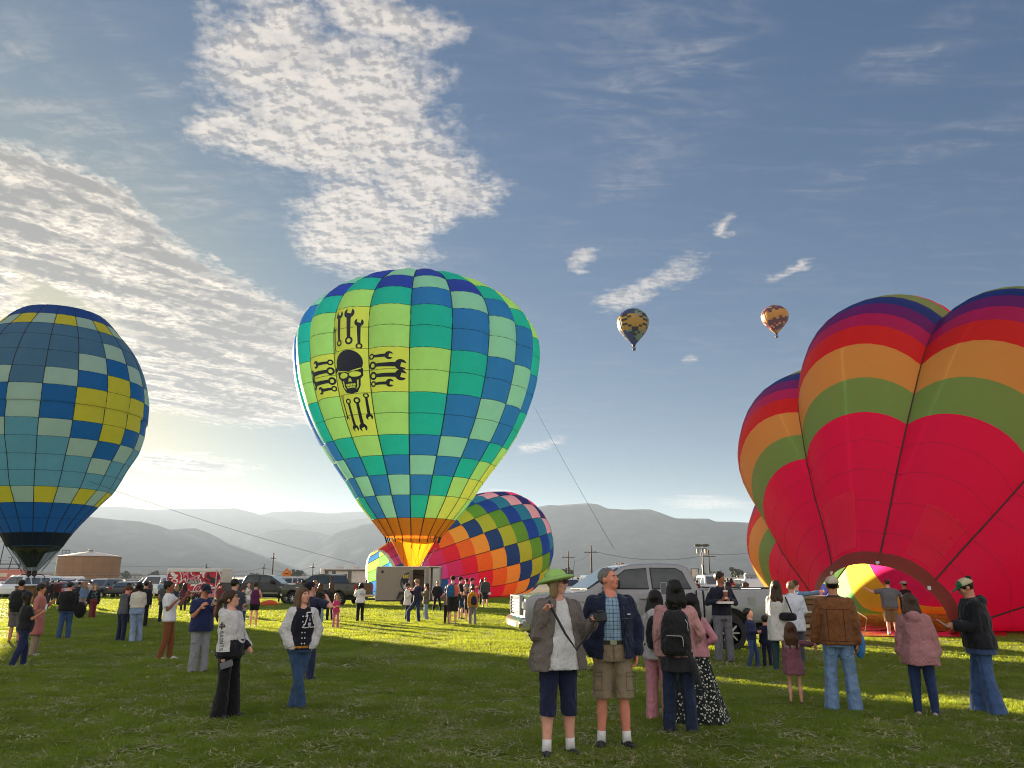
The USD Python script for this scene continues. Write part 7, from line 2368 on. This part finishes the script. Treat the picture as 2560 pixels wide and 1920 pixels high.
def cargo_trailer():
    y = 47.5
    x0, x1 = gx(937, y), gx(1096, y)
    L = x1 - x0
    path = thing('cargo_trailer', 'grey enclosed cargo trailer with round emblem and open side door', 'trailer', ((x0 + x1) / 2, y + 1.0, 0), 2)
    g = paint(C(150, 138, 124), .55, var=.05)
    tr = paint(C(190, 186, 180), .4, metal=.3)
    h = L / 2
    w = 1.02
    t = .03
    zt, zb = 2.32, .42
    d0, d1 = h - 1.62, h - .92          # side door opening
    r0 = h - .72
    part(path, 'wall', bx(-h, d0, -w, -w + t, zb, zt), g)
    part(path, 'wall', bx(d1, h - .62, -w, -w + t, zb, zt), g)
    part(path, 'wall', bx(d0, d1, -w, -w + t, zt - .14, zt), g)
    part(path, 'wall', bx(-h, h, w - t, w, zb, zt), g)
    part(path, 'front_wall', bx(-h - .004, -h + t, -w + t, w - t, zb, zt), g)
    part(path, 'floor', bx(-h, h, -w + t, w - t, zb - .08, zb), paint((.06, .05, .045), .8))
    part(path, 'roof', bx(-h - .02, h + .02, -w - .02, w + .02, zt, zt + .06, .02), paint(C(215, 212, 206), .4))
    for xx in (-h, h):
        part(path, 'corner_post', bx(xx - .035, xx + .035, -w - .012, -w + .04, zb, zt, .008), tr)
    part(path, 'door', (lambda m: moved(m, (d0, -w, 0), rz=math.radians(-100)))(bx(0, .70, -.02, .02, zb + .02, zt - .16, .006)), g)
    for xx in (d0 - .03, d1 + .03):
        part(path, 'door_frame', bx(xx - .03, xx + .03, -w - .016, -w + .03, zb, zt - .1, .006), tr)
    part(path, 'opening_frame', bx(h - .62, h - .55, -w - .012, -w + .03, zb, zt - .05), tr)
    part(path, 'rear_door', moved(bx(0, .38, -.025, .025, zb, zt - .06, .006), (h - .42, -w - .004, 0)), tr)
    part(path, 'ramp', moved(bx(0, 1.6, -w + .05, w - .05, -.03, .03), (h, 0, zb - .25)), paint((.10, .09, .08), .8))
    part(path, 'cargo', join([bx(d0 + .1, d0 + .55, .0, .5, zb, 1.1, .04), bx(h - .9, h - .6, -.3, .4, zb, 1.5, .04), tube([(h - .6, -.6, 1.75), (d0, .3, 1.95)], .03, 6)]), paint((.10, .06, .05), .8))
    part(path, 'mud_guard', prism([(-.02 - .62, .50), (-.02 - .46, .92), (-.02 + .46, .92), (-.02 + .62, .50), (.54, .50), (.40, .85), (-.44, .85), (-.56, .50)], -w - .24, -w + .02), paint((.05, .05, .05), .6))
    for sd in (-1, 1):
        wheel(path, -.02, sd * (w + .1), .34, .22, rim=paint(C(180, 178, 172), .4), spokes=6, side=sd)
    part(path, 'tongue', join([tube([(-h, -.7, .45), (-h - 1.2, 0, .48)], .05, 6), tube([(-h, .7, .45), (-h - 1.2, 0, .48)], .05, 6), tube([(-h - 1.0, 0, .02), (-h - 1.0, 0, .75)], .035, 6)]), paint((.03, .03, .03), .7))
    part(path, 'side_marker', bx(-h + .28, -h + .42, -w - .02, -w - .003, 1.98, 2.14, .01), paint((.03, .02, .02), .5))
    # round emblem with a yellow sun bar, black rim and pale skull, cut by the door
    cx, cz, R = d0 - .10, 1.42, .62
    clipb = sbox(cx - R, .5, d0 - .06, 2.3)
    disc = lambda r: Point(cx, cz).buffer(r, 24).intersection(clipb)
    part(path, 'emblem_rim', prism(disc(R).difference(disc(R - .07)), -w - .008, -w - .004), paint((.015, .015, .02), .6))
    part(path, 'emblem_field', prism(shapely.union_all([sbox(cx - .48, 1.70 + .0, cx - .40, 1.86), sbox(cx - .36, 1.70, cx - .28, 1.88), sbox(cx - .24, 1.70, cx - .16, 1.88)]).intersection(clipb), -w - .012, -w - .006), paint(C(226, 190, 40), .6))
    part(path, 'emblem_skull', prism(shapely.union_all([Polygon([(cx - .16, 1.50), (cx + .02, 1.86), (cx + .02, 1.42), (cx - .1, 1.36)]), sbox(cx - .42, 1.08, cx - .16, 1.28), sbox(cx - .38, .98, cx - .05, 1.04)]).intersection(disc(R - .07)), -w - .012, -w - .006), paint(C(226, 224, 220), .6))
    part(path, 'emblem_dark', prism(Polygon([(cx - .5, 1.66), (cx - .02, 1.66), (cx - .2, 1.40), (cx - .46, 1.30), (cx - .52, 1.5)]).intersection(disc(R - .07)), -w - .009, -w - .0045), paint((.02, .02, .03), .6))


def painted_trailer():
    y = 54.0
    x0, x1 = gx(410, y), gx(549, y)
    L = x1 - x0
    h, w, zb, zt = L / 2, 1.05, .42, 2.35
    path = thing('cargo_trailer', 'white topped trailer painted with red, white and black graffiti and the word Taino', 'trailer', ((x0 + x1) / 2, y + 1, 0), 0)

    def graffiti(p):
        N = {'tc': ('texture_coordinate', {}), 'n': ('noise_texture', {'scale': .95, 'detail': 2.5, 'roughness': .5, 'distortion': 1.2}),
             'r': ('rgb_ramp', {'interpolate': False, 'ramp': [(0.0, (.02, .015, .02)), (.40, C(190, 30, 60)), (.48, C(226, 220, 220)), (.54, C(150, 24, 54)), (.60, C(214, 120, 140)), (.66, (.02, .015, .02)), (.72, C(224, 218, 216))]}),
             'p': ('principled_bsdf', {'roughness': .5})}
        return usdkit.material(stage, p, N, [('tc.object', 'n.vector'), ('n.fac', 'r.fac'), ('r.color', 'p.base_color')], surface='p.BSDF')
    gm = looks(('graffiti',), graffiti)
    F_ = Field((-h - .1, -w - .1, zb - .1), (h + .1, w + .1, zt + .1), .04)
    poly_field(F_, sbox(-h, zb, h, zt), w, .10)
    part(path, 'body', F_.mesh(), paint(C(214, 208, 206), .45, var=.05), smooth=40)
    part(path, 'painted_side', bx(-h + .05, h - .05, -w - .010, -w + .004, zb + .06, zt - .24), gm)
    part(path, 'corner_trim', bx(h - .40, h - .34, -w - .02, -w, zb, zt - .1), paint(C(190, 186, 184), .35, metal=.4))
    part(path, 'top_rail', bx(-h + .05, h - .05, -w - .016, -w + .01, zt - .22, zt - .18), paint(C(200, 196, 196), .35, metal=.4))
    tm = text_shape('Taino', .26)
    tm = affinity.skew(tm, 16, 0)
    tm = affinity.translate(tm, -.55 * 1.0, 1.36)
    part(path, 'lettering_edge', prism(tm.buffer(.035), -w - .018, -w - .009), paint((.03, .012, .02), .6))
    part(path, 'lettering', prism(tm, -w - .026, -w - .016), paint(C(228, 224, 222), .6))
    for xx in (-.42, .34):
        for sd in (-1, 1):
            wheel(path, xx, sd * (w + .06), .33, .2, spokes=6, side=sd)
    part(path, 'mud_guard', prism([(-1.0, .50), (-.8, .85), (.75, .85), (.95, .50), (.85, .50), (.68, .78), (-.74, .78), (-.9, .50)], -w - .2, -w + .02), paint(C(190, 186, 184), .4))


def camper():
    y = 88.0
    x0, x1 = gx(803, y), gx(925, y)
    h, w = (x1 - x0) / 2, 1.25
    zt = zat(1421, y)
    path = thing('camper', 'white travel trailer with dark windows behind the dark pickups', 'camper', ((x0 + x1) / 2, y, 0), 0)
    F_ = Field((-h - .1, -w - .1, .5), (h + .1, w + .1, zt + .2), .07)
    poly_field(F_, sbox(-h, .7, h, zt), w, .15)
    part(path, 'body', F_.mesh(), paint(C(206, 202, 198), .4), smooth=40)
    for a, b, c, d, nm in ((.55, .95, 1.5, 2.6, 'window'), (1.35, 1.75, .8, 2.6, 'door'), (2.6, 3.0, 1.6, 2.2, 'window'), (3.1, 3.5, 1.2, 2.7, 'window')):
        part(path, nm, bx(-h + a, -h + b, -w - .02, -w, c, d, .01), glass((.03, .03, .035), .1))
    part(path, 'awning', tube([(-h + .5, -w - .1, zt - .2), (h - .3, -w - .1, zt - .2)], .08, 8), paint(C(120, 118, 116), .6))
    part(path, 'stripe', prism(Polygon([(-h + .8, 1.9), (-h + 2.4, 1.55), (-h + 2.4, 1.62), (-h + .8, 2.0)]), -w - .015, -w - .003), paint((.03, .03, .05), .5))
    for xx in (-.6, .5):
        wheel(path, xx, -w + .1, .36, .22, spokes=5)
    for xx in (-1.2, .6):
        part(path, 'roof_unit', bx(xx, xx + .8, -.4, .4, zt - .02, zt + .22, .05), paint(C(190, 188, 184), .5))


# ---- rows of parked cars, in the distance
def car_class(kind, color, k):
    root = '/World/car_models'
    if not stage.GetPrimAtPath(root):
        stage.CreateClassPrim(root)
    p = root + '/%s_%03d' % (kind, k)
    UsdGeom.Xform.Define(stage, p)
    if kind == 'suv':
        low = Polygon([(-2.3, .35), (-2.32, .85), (-2.1, .98), (-1.2, 1.06), (2.2, 1.06), (2.32, .95), (2.34, .38)])
        cab = Polygon([(-1.35, 1.0), (-.55, 1.62), (-.2, 1.70), (1.75, 1.68), (2.05, 1.55), (2.25, 1.0)])
        win = [[(-1.0, 1.10), (-.45, 1.55), (.1, 1.58), (.1, 1.08)], [(.18, 1.08), (.18, 1.58), (1.0, 1.58), (1.0, 1.08)], [(1.08, 1.08), (1.08, 1.57), (1.72, 1.53), (1.95, 1.08)]]
        hw, ws, bw = .92, [(-1.25, 1.08), (-.58, 1.58)], [(2.17, 1.12), (2.0, 1.52)]
    elif kind == 'van':
        low = Polygon([(-2.6, .35), (-2.6, .95), (-2.3, 1.15), (-1.9, 1.2), (2.5, 1.2), (2.55, .38)])
        cab = Polygon([(-2.2, 1.1), (-1.45, 1.85), (-1.1, 2.0), (2.3, 2.02), (2.5, 1.85), (2.54, 1.1)])
        win = [[(-1.75, 1.25), (-1.3, 1.75), (-.7, 1.78), (-.7, 1.22)], [(-.5, 1.22), (-.5, 1.78), (.8, 1.78), (.8, 1.22)], [(.95, 1.22), (.95, 1.78), (2.2, 1.76), (2.3, 1.22)]]
        hw, ws, bw = .98, [(-2.05, 1.22), (-1.42, 1.85)], [(2.54, 1.25), (2.47, 1.8)]
    else:
        low = Polygon([(-2.3, .32), (-2.32, .68), (-2.0, .82), (-1.0, .93), (1.5, .95), (2.25, .92), (2.34, .8), (2.34, .35)])
        cab = Polygon([(-1.15, .88), (-.25, 1.38), (.1, 1.45), (.75, 1.44), (1.15, 1.33), (1.85, .9)])
        win = [[(-.85, .97), (-.2, 1.33), (.25, 1.36), (.25, .96)], [(.32, .96), (.32, 1.36), (.95, 1.33), (1.45, .97)]]
        hw, ws, bw = .88, [(-1.05, .96), (-.28, 1.36)], [(1.72, .99), (1.18, 1.32)]
    F_ = Field((-2.8, -1.1, .2), (2.8, 1.1, 2.2), .06)
    poly_field(F_, low, hw, .10)
    poly_field(F_, cab, lambda z: hw - .04 - .28 * np.clip(z - 1.0, 0, 2), .08, .04)
    for xa in (-1.45, 1.42):
        ycyl(F_, xa, .34, .40, -1.2, 1.2)
    part(p, 'body', F_.mesh(), paint(color, .22, var=.03, coat=1.0, metal=.15), smooth=40)
    gl, blk = glass((.03, .035, .045), .05), paint((.02, .02, .02), .8)
    for sd in (-1, 1):
        for q in win:
            pts = [np.array([x, sd * (hw - .04 - .28 * max(0, z - 1.0) + .006), z]) for x, z in q]
            quad_glass(p, 'window', pts if sd < 0 else pts[::-1], gl)
        part(p, 'headlight', bx(-2.36, -2.2, sd * .66 - .16, sd * .66 + .16, .62, .76, .02), paint((.6, .6, .62), .1))
        part(p, 'tail_light', bx(2.22, 2.37, sd * .68 - .14, sd * .68 + .14, .72, .92, .02), paint((.3, .01, .012), .3))
        for xa in (-1.45, 1.42):
            part(p, 'wheel', join([moved(lathe([(.2, -.1), (.31, -.1), (.33, -.06), (.33, .06), (.31, .1), (.2, .1)], 16, axis='y'), (xa, sd * .78, .33))]), blk, smooth=40)
            part(p, 'hubcap', moved(lathe([(.001, 0), (.19, 0), (.17, .015)], 12, axis='y'), (xa, sd * .885, .33)), chrome((.5, .5, .5), .3))
    top = lambda a: hw - .04 - .28 * max(0, a - 1.0) - .12
    quad_glass(p, 'windshield', [(ws[0][0], top(ws[0][1]), ws[0][1]), (ws[1][0], top(ws[1][1]), ws[1][1]), (ws[1][0], -top(ws[1][1]), ws[1][1]), (ws[0][0], -top(ws[0][1]), ws[0][1])], gl, .03)
    quad_glass(p, 'back_window', [(bw[0][0], -top(bw[0][1]), bw[0][1]), (bw[1][0], -top(bw[1][1]), bw[1][1]), (bw[1][0], top(bw[1][1]), bw[1][1]), (bw[0][0], top(bw[0][1]), bw[0][1])], gl, .03)
    for m in (bx(-2.40, -2.25, -.8, .8, .36, .56, .05), bx(2.25, 2.42, -.8, .8, .40, .60, .05)):
        part(p, 'bumper', m, paint(tuple(.8 * c for c in color), .4))
    return p


def parked_cars():
    rng = np.random.default_rng(12)
    paints = {'white': (.72, .72, .72), 'silver': (.40, .41, .42), 'black': (.02, .02, .022), 'red': (.26, .025, .025), 'blue': (.035, .06, .15), 'grey': (.14, .14, .15)}
    protos = {}
    def proto(kind, cn):
        if (kind, cn) not in protos:
            protos[(kind, cn)] = car_class(kind, paints[cn], len(protos) + 1)
        return protos[(kind, cn)]
    kinds = [('suv', 'white'), ('sedan', 'silver'), ('suv', 'black'), ('van', 'white'), ('sedan', 'red'), ('suv', 'silver'), ('sedan', 'white'), ('suv', 'blue'), ('suv', 'grey'), ('sedan', 'black'), ('van', 'silver'), ('suv', 'red')]
    words = {'suv': 'sport utility car', 'sedan': 'sedan', 'van': 'van'}
    spots = []
    for y, a, b, st in ((74, -60, 410, 62), (86, -40, 420, 52), (101, 0, 760, 46), (70, 1420, 1500, 70), (66, 1690, 1880, 88), (82, 1660, 1870, 62), (97, 1400, 1880, 52)):
        px = a
        while px <= b:
            spots.append((px + rng.uniform(-7, 7), y + rng.uniform(-1, 1)))
            px += st * rng.uniform(.9, 1.15)
    for i, (px, y) in enumerate(spots):
        kind, cn = kinds[int(rng.integers(len(kinds)))]
        if y < 70:
            kind, cn = ('van', 'white') if i % 2 else ('suv', 'white')
        rz = (90 if rng.random() < .5 else -90) + rng.uniform(-8, 8) if rng.random() < .85 else rng.choice([0, 180]) + rng.uniform(-6, 6)
        path = '/World/' + numbered('', 'parked_car')
        x = UsdGeom.Xform.Define(stage, path)
        x.GetPrim().GetReferences().AddInternalReference(proto(kind, cn))
        x.AddTranslateOp().Set(Gf.Vec3d(gx(px, y), y, 0))
        x.AddRotateZOp().Set(float(rz))
        x.GetPrim().SetInstanceable(True)
        side = 'far left' if px < 200 else 'left, beyond the field' if px < 800 else 'right, beyond the silver pickup'
        row = 'front row' if y < 80 else 'middle row' if y < 92 else 'back row'
        tag(x.GetPrim(), '%s %s in the %s of parked cars, %s' % (cn, words[kind], row, side), 'car', '%s %ss in the %s of parked cars, %s' % (cn, words[kind], row, side))


cargo_trailer()
painted_trailer()
camper()
parked_cars()
# ------------------------------------------------------------------ tank, poles, fence, ropes and small things
def tank():
    y = 150.0
    R = (gx(287, y) - gx(143, y)) / 2
    zt, zc = zat(1391, y), zat(1379, y)
    path = thing('storage_tank', 'big round tan storage tank with shallow cone roof on the left horizon', 'tank', (gx(215, y), y, 0))
    tan = paint(C(150, 116, 86), .6, var=.08, scale=.6)
    n, rows = 20, 4
    for k in range(rows):
        z0, z1 = zt * k / rows, zt * (k + 1) / rows - .04
        for i in range(n):
            a = np.linspace(2 * PI * i / n, 2 * PI * (i + 1) / n - .006, 5)
            if np.sin(a.mean()) > .35:
                continue
            v = np.concatenate([np.stack([R * np.cos(a), R * np.sin(a), np.full(5, z)], 1) for z in (z0, z1)])
            j = np.arange(4)
            part(path, 'plate', (v, np.stack([j, j + 1, j + 6, j + 5], 1)), tan, smooth=True)
    part(path, 'shell', lathe([(R - .03, 0), (R - .03, zt)], 48, caps=False), paint(C(140, 96, 62), .7), smooth=True)
    part(path, 'roof', lathe([(R + .12, zt - .05), (R + .12, zt), (R * .5, zt + (zc - zt) * .6), (.4, zc)], 40), paint(C(190, 184, 176), .45), smooth=25)
    part(path, 'vent', lathe([(.4, zc - .1), (.4, zc + .25), (.6, zc + .3), (.1, zc + .45)], 12), paint(C(170, 166, 160), .5))
    part(path, 'platform', join([tube([(-R * .9 + dx, -1, zt + dz), (-R * .9 + 1.4 + dx, -1, zt + dz)], .05, 4) for dx in (0,) for dz in (.1, .6, 1.1)] + [tube([(-R * .9 + t, -1, zt), (-R * .9 + t, -1, zt + 1.2)], .05, 4) for t in (0, .7, 1.4)]), FRAME)


def poles():
    P_ = [(514, 1409, 150, .06), (658, 1410, 150, .0), (681, 1382, 120, .0), (781, 1408, 150, .0), (1421, 1378, 110, .6), (1479, 1364, 100, .5), (1774, 1375, 105, .5), (58 * 1.0, 1398, 170, .3)]
    tops = []
    words = ['short utility pole left of the dark pickup', 'thin pole just left of the tallest left pole', 'tallest utility pole on the left, over the dark pickup', 'utility pole right of the orange road sign', 'utility pole with cross arm left of the grey-haired man', 'tall utility pole with cross arm above the grey-haired man', 'utility pole with cross arm beside the light tower', 'utility pole behind the blue balloon basket']
    wood = paint((.09, .06, .045), .85, var=.3, scale=8)
    for (px, py, y, lean), wd in zip(P_, words):
        zt = zat(py, y)
        x = gx(px, y, zt / 2)
        path = thing('utility_pole', wd, 'pole', (x, y, 0), group=None)
        part(path, 'shaft', tube([(0, 0, 0), (0, 0, zt)], [.12, .08], 8), wood, smooth=True)
        aw = .9 if px > 1000 else .4
        part(path, 'cross_arm', bx(-aw, aw, -.045, .045, zt - .88, zt - .78, .01), wood)
        for dx in (-1, -.4, .4, 1):
            part(path, 'insulator', lathe([(.05, 0), (.07, .1), (.03, .16)], 8), paint((.3, .3, .3), .4)) if False else part(path, 'insulator', moved(lathe([(.05, 0), (.07, .1), (.03, .16)], 8), (dx * aw * .95, 0, zt - .78)), paint((.3, .3, .3), .4))
        tops.append(np.array([x, y, zt - .62]))
    left_far = np.array([gx(-300, 160), 160, 7.5])
    runs = [(left_far, tops[0], 'sagging power line left of the short utility pole'), (tops[0], tops[1], 'power line between the two short left poles'), (tops[1], tops[3], 'power line right of the thin left pole'), (tops[4], tops[5], 'power line between the two poles by the silver pickup'), (tops[5], tops[6], 'power line from the tall right pole to the light tower'), (tops[6], np.array([gx(2300, 115), 115, 9.0]), 'power line running right behind the crimson balloon')]
    for a, b, wd in runs:
        t = np.linspace(0, 1, 24)[:, None]
        p = a + (b - a) * t
        p[:, 2] -= (4 * t * (1 - t))[:, 0] * .9
        solo('power_line', tube(p, .022, 4), FRAME, wd, 'cable')


def light_tower():
    y = 70.0
    x = gx(1757, y, 3)
    zt = zat(1360, y)
    path = thing('light_tower', 'mobile light tower on a mast with lamp heads, right of the silver cab', 'light tower', (x, y, 0))
    part(path, 'trailer_base', bx(-.9, .9, -.5, .5, .35, 1.25, .06), paint(C(190, 186, 180), .5))
    for xx in (-.7, .7):
        part(path, 'wheel', moved(lathe([(.1, -.08), (.28, -.08), (.28, .08), (.1, .08)], 14, axis='y'), (xx, -.5, .28)), paint((.02, .02, .02), .8))
    part(path, 'mast', tube([(0, 0, 1.2), (0, 0, zt * .62)], .10, 8), paint((.02, .02, .022), .5), smooth=True)
    part(path, 'mast_section', tube([(.06, 0, zt * .60), (.02, 0, zt - .35)], .045, 6), paint((.10, .09, .08), .5), smooth=True)
    part(path, 'mast_section', tube([(-.08, 0, zt * .62), (-.1, 0, zt * .8), (-.04, 0, zt - .4)], .03, 6), paint((.10, .09, .08), .5), smooth=True)
    part(path, 'cross_bar', tube([(-.42, 0, zt - .42), (.42, 0, zt - .42)], .03, 6), FRAME)
    for xx in (-.38, .34):
        part(path, 'lamp', bx(xx - .09, xx + .09, -.12, .12, zt - .85, zt - .42, .03), paint((.25, .22, .18), .3))
    for xx in (-.3, .34):
        m = trimesh.creation.icosphere(2, 1.0)
        part(path, 'lamp_head', (np.array(m.vertices) * [.36, .22, .13] + [xx, 0, zt - .12], np.array(m.faces)), paint((.08, .075, .06), .35), smooth=True)
    bd = thing('notice_board', 'white framed board on a post left of the light tower', 'sign', (gx(1741, 68), 68, 0))
    part(bd, 'board', bx(-.3, .3, -.03, .03, 1.3, 2.5, .01), paint(C(206, 202, 190), .6))
    part(bd, 'frame', tube([(-.32, -.04, 1.28), (.32, -.04, 1.28), (.32, -.04, 2.52), (-.32, -.04, 2.52), (-.32, -.04, 1.28)], .035, 4), paint((.03, .03, .03), .6))
    for xx in (-.28, .28):
        part(bd, 'post', tube([(xx, 0, 0), (xx, 0, 1.3)], .03, 5), paint((.03, .03, .03), .6))


def fence():
    y = 122.0
    x0, x1 = gx(95, y), gx(800, y)
    path = thing('fence', 'low chain link fence with thin posts beyond the parked cars, left', 'fence', (0, y, 0))
    n = int((x1 - x0) / 3.2)
    for i in range(n + 1):
        x = x0 + (x1 - x0) * i / n
        part(path, 'post', tube([(x, 0, 0), (x, 0, 2.25)], .04, 5), paint((.10, .095, .09), .6))
    for z in (.15, 1.2, 2.2):
        part(path, 'rail', tube([(x0, 0, z), (x1, 0, z)], .025, 4), paint((.10, .095, .09), .6))
    mesh = []
    for k in np.arange(x0, x1, .45):
        mesh += [tube([(k, .0, .1), (k + 1.05, .0, 2.15)], .006, 3, caps=False), tube([(k + 1.05, .0, .1), (k, .0, 2.15)], .006, 3, caps=False)]
    part(path, 'wire_mesh', join(mesh), paint((.12, .12, .11), .6), kind='stuff')


def stage_trailer():
    y = 84.0
    x0, x1 = gx(-25, y), gx(74, y)
    zt = zat(1424, y)
    L = x1 - x0
    path = thing('stage_trailer', 'pink and white sloped show trailer with roof railing at the left edge', 'trailer', (x0, y, 0))
    pk = paint(C(206, 128, 118), .6)
    part(path, 'body', prism([(0, .8), (L * .86, .8), (L, zt * .55), (L * .88, zt), (0, zt)], -1.3, 1.3), pk)
    part(path, 'panel', prism(sbox(L * .05, zt * .72, L * .55, zt * .86), -1.34, -1.302), paint(C(226, 206, 186), .6))
    part(path, 'panel', prism(sbox(L * .02, zt * .42, L * .6, zt * .62), -1.34, -1.302), paint(C(140, 110, 120), .6))
    part(path, 'skirt', bx(.1, L * .84, -1.2, 1.2, .3, .8), paint((.03, .03, .03), .8))
    for xx in (L * .2, L * .3, L * .7):
        part(path, 'wheel', moved(lathe([(.1, -.1), (.45, -.1), (.45, .1), (.1, .1)], 16, axis='y'), (xx, -1.2, .45)), paint((.02, .02, .02), .8))
    rz = zt + .55
    part(path, 'railing', tube([(0, -1.2, zt + .05), (L * .1, -1.2, rz), (L * .82, -1.2, rz), (L * 1.0, -1.2, zt - .35)], .05, 5), FRAME)
    part(path, 'railing', tube([(L * .1, -1.2, zt + .12), (L * .78, -1.2, zt + .12), (L * .92, -1.2, zt - .5)], .04, 5), FRAME)
    for xx, h in ((.30, 2.9), (.55, 1.2), (.80, 1.6)):
        part(path, 'mast', tube([(L * xx, -1.2, zt), (L * xx + .18, -1.2, zt + h)], .045, 5), FRAME)
        part(path, 'mast_arm', tube([(L * xx - .25, -1.2, zt + h), (L * xx + .25, -1.2, zt + h)], .025, 4), FRAME)


def rope(name, a, b, sag, r, label, m=None):
    t = np.linspace(0, 1, 40)[:, None]
    p = np.asarray(a, float) + (np.asarray(b, float) - np.asarray(a, float)) * t
    p[:, 2] -= (4 * t * (1 - t))[:, 0] * sag
    solo(name, tube(p, r, 5), m or paint((.05, .05, .05), .8), label, 'rope')


def odds():
    y = 115.0
    s_ = thing('road_sign', 'orange diamond road sign between the two dark pickups', 'sign', (gx(714, y), y, 0))
    zc = zat(1434, y)
    part(s_, 'plate', prism(Polygon([(-.72, zc), (0, zc + .72), (.72, zc), (0, zc - .72)]).buffer(.05), -.02, .02), paint(C(214, 120, 26), .6))
    part(s_, 'border', prism(Polygon([(-.6, zc), (0, zc + .6), (.6, zc), (0, zc - .6)]).difference(Polygon([(-.54, zc), (0, zc + .54), (.54, zc), (0, zc - .54)])), -.028, -.02), paint((.03, .02, .01), .6))
    part(s_, 'symbol', prism(sbox(-.26, zc - .08, .26, zc + .08), -.028, -.02), paint((.03, .02, .01), .6))
    part(s_, 'post', tube([(0, .04, 0), (0, .04, zc - .4)], .04, 6), paint((.2, .2, .2), .6))
    b = thing('bag', 'crumpled orange tarpaulin bag on the grass before the dark pickup', 'bag', (gx(674, 50), 50, 0))
    m = trimesh.creation.icosphere(3, 1.0)
    v = np.array(m.vertices) * [.55, .35, .26]
    v *= (1 + .35 * (meshkit.fbm(np.array(m.vertices) * 2.2, 3, 4) - .5))[:, None]
    v[:, 2] = np.maximum(v[:, 2] + .1, 0)
    part(b, 'bag_body', (v, np.array(m.faces)), cl(C(196, 84, 40)), smooth=True)
    # basket and fan in front of the crimson balloon
    bk = thing('balloon_basket', 'wicker balloon basket tipped on its side by the crimson balloon mouth', 'basket', (gx(2022, 21.6), 21.6, 0), 12)
    for k in range(7):
        e = .012 * (k % 2)
        part(bk, 'wicker_band', bx(-.62 - e, .62 + e, -.55 - e, .55 + e, .02 + k * .155, .02 + k * .155 + .145, .03), WICKER if k % 2 else paint((.20, .10, .045), .8, var=.4, scale=30))
    part(bk, 'rim', tube([(-.62, -.55, 1.12), (.62, -.55, 1.12), (.62, .55, 1.12), (-.62, .55, 1.12), (-.62, -.55, 1.12)], .05, 8), paint((.22, .14, .08), .6), smooth=True)
    part(bk, 'leather_strip', bx(-.66, .66, -.59, -.565, .38, .46), paint(C(190, 170, 140), .6))
    part(bk, 'leather_strip', bx(-.66, .66, -.59, -.565, .74, .80), paint(C(190, 170, 140), .6))
    # ropes
    rope('rope', (gx(-40, 50, 14), 50, zat(1095, 50)), (gx(884, 66), 66, zat(1409, 66)), .5, .013, 'long thin line crossing the blue balloon down to the checkered balloon')
    rope('rope', (gx(1342, 52), 52, zat(1021, 52)), (gx(1562, 30), 30, zat(1409, 30)), .12, .008, 'thin handling line from the upright balloon down behind the silver pickup')
    solo('drag_rope', tube([(gx(2140, 22.6), 22.6, .06), (gx(2165, 22.5), 22.5, .2), (gx(2172, 22.6), 22.6, .55), (gx(2150, 22.9), 22.9, .7)], .012, 5), paint(C(190, 150, 120), .8), 'loose pale rope loop on the spread red cloth', 'rope')


def town():
    """far trees and sheds on the plain"""
    rng = np.random.default_rng(5)
    leaf = paint((.05, .06, .035), .9, var=.3)
    k = 0
    for i in range(46):
        px = rng.uniform(-40, 2000)
        y = rng.uniform(330, 620)
        x = gx(px, y)
        z = float(ground_height(x, np.array(y)))
        h = rng.uniform(3, 6.5)
        t = thing('far_tree', 'small dark tree on the plain beyond the cars', 'tree', (x, y, z - .2), group='small far trees scattered over the plain')
        part(t, 'trunk', tube([(0, 0, 0), (.1, 0, h * .5)], [.18, .1], 5), paint((.05, .04, .03), .9))
        cr = []
        for q in range(26):
            c = rng.normal(0, 1, 3) * [h * .26, h * .26, h * .16] + [0, 0, h * .68]
            m = trimesh.creation.icosphere(0, rng.uniform(.10, .2) * h)
            v = np.array(m.vertices) * rng.uniform(.7, 1.2, 3) + c
            cr.append((v, np.array(m.faces)))
        part(t, 'crown', join(cr), leaf)
    for i in range(16):
        px = rng.uniform(60, 1000) if i < 11 else rng.uniform(1400, 1900)
        y = rng.uniform(380, 640)
        x = gx(px, y)
        z = float(ground_height(x, np.array(y)))
        w, h = rng.uniform(6, 16), rng.uniform(3, 4.5)
        t = thing('far_building', 'low pale building far off on the plain', 'building', (x, y, z - .2), rng.uniform(-20, 20), group='low pale buildings far off on the plain')
        part(t, 'wall', bx(-w / 2, w / 2, -3, 3, 0, h), paint((.26, .24, .21), .8))
        part(t, 'roof', prism([(-w / 2 - .3, h), (w / 2 + .3, h), (w / 2 - 1, h + 1.3), (-w / 2 + 1, h + 1.3)], -3.3, 3.3), paint((.34, .32, .30), .6))
        for q in range(int(w // 3)):
            part(t, 'window', bx(-w / 2 + 1 + q * 3, -w / 2 + 2.2 + q * 3, -3.05, -2.99, 1, 2.2), glass((.04, .04, .05), .2))


tank()
poles()
light_tower()
fence()
stage_trailer()
odds()
town()
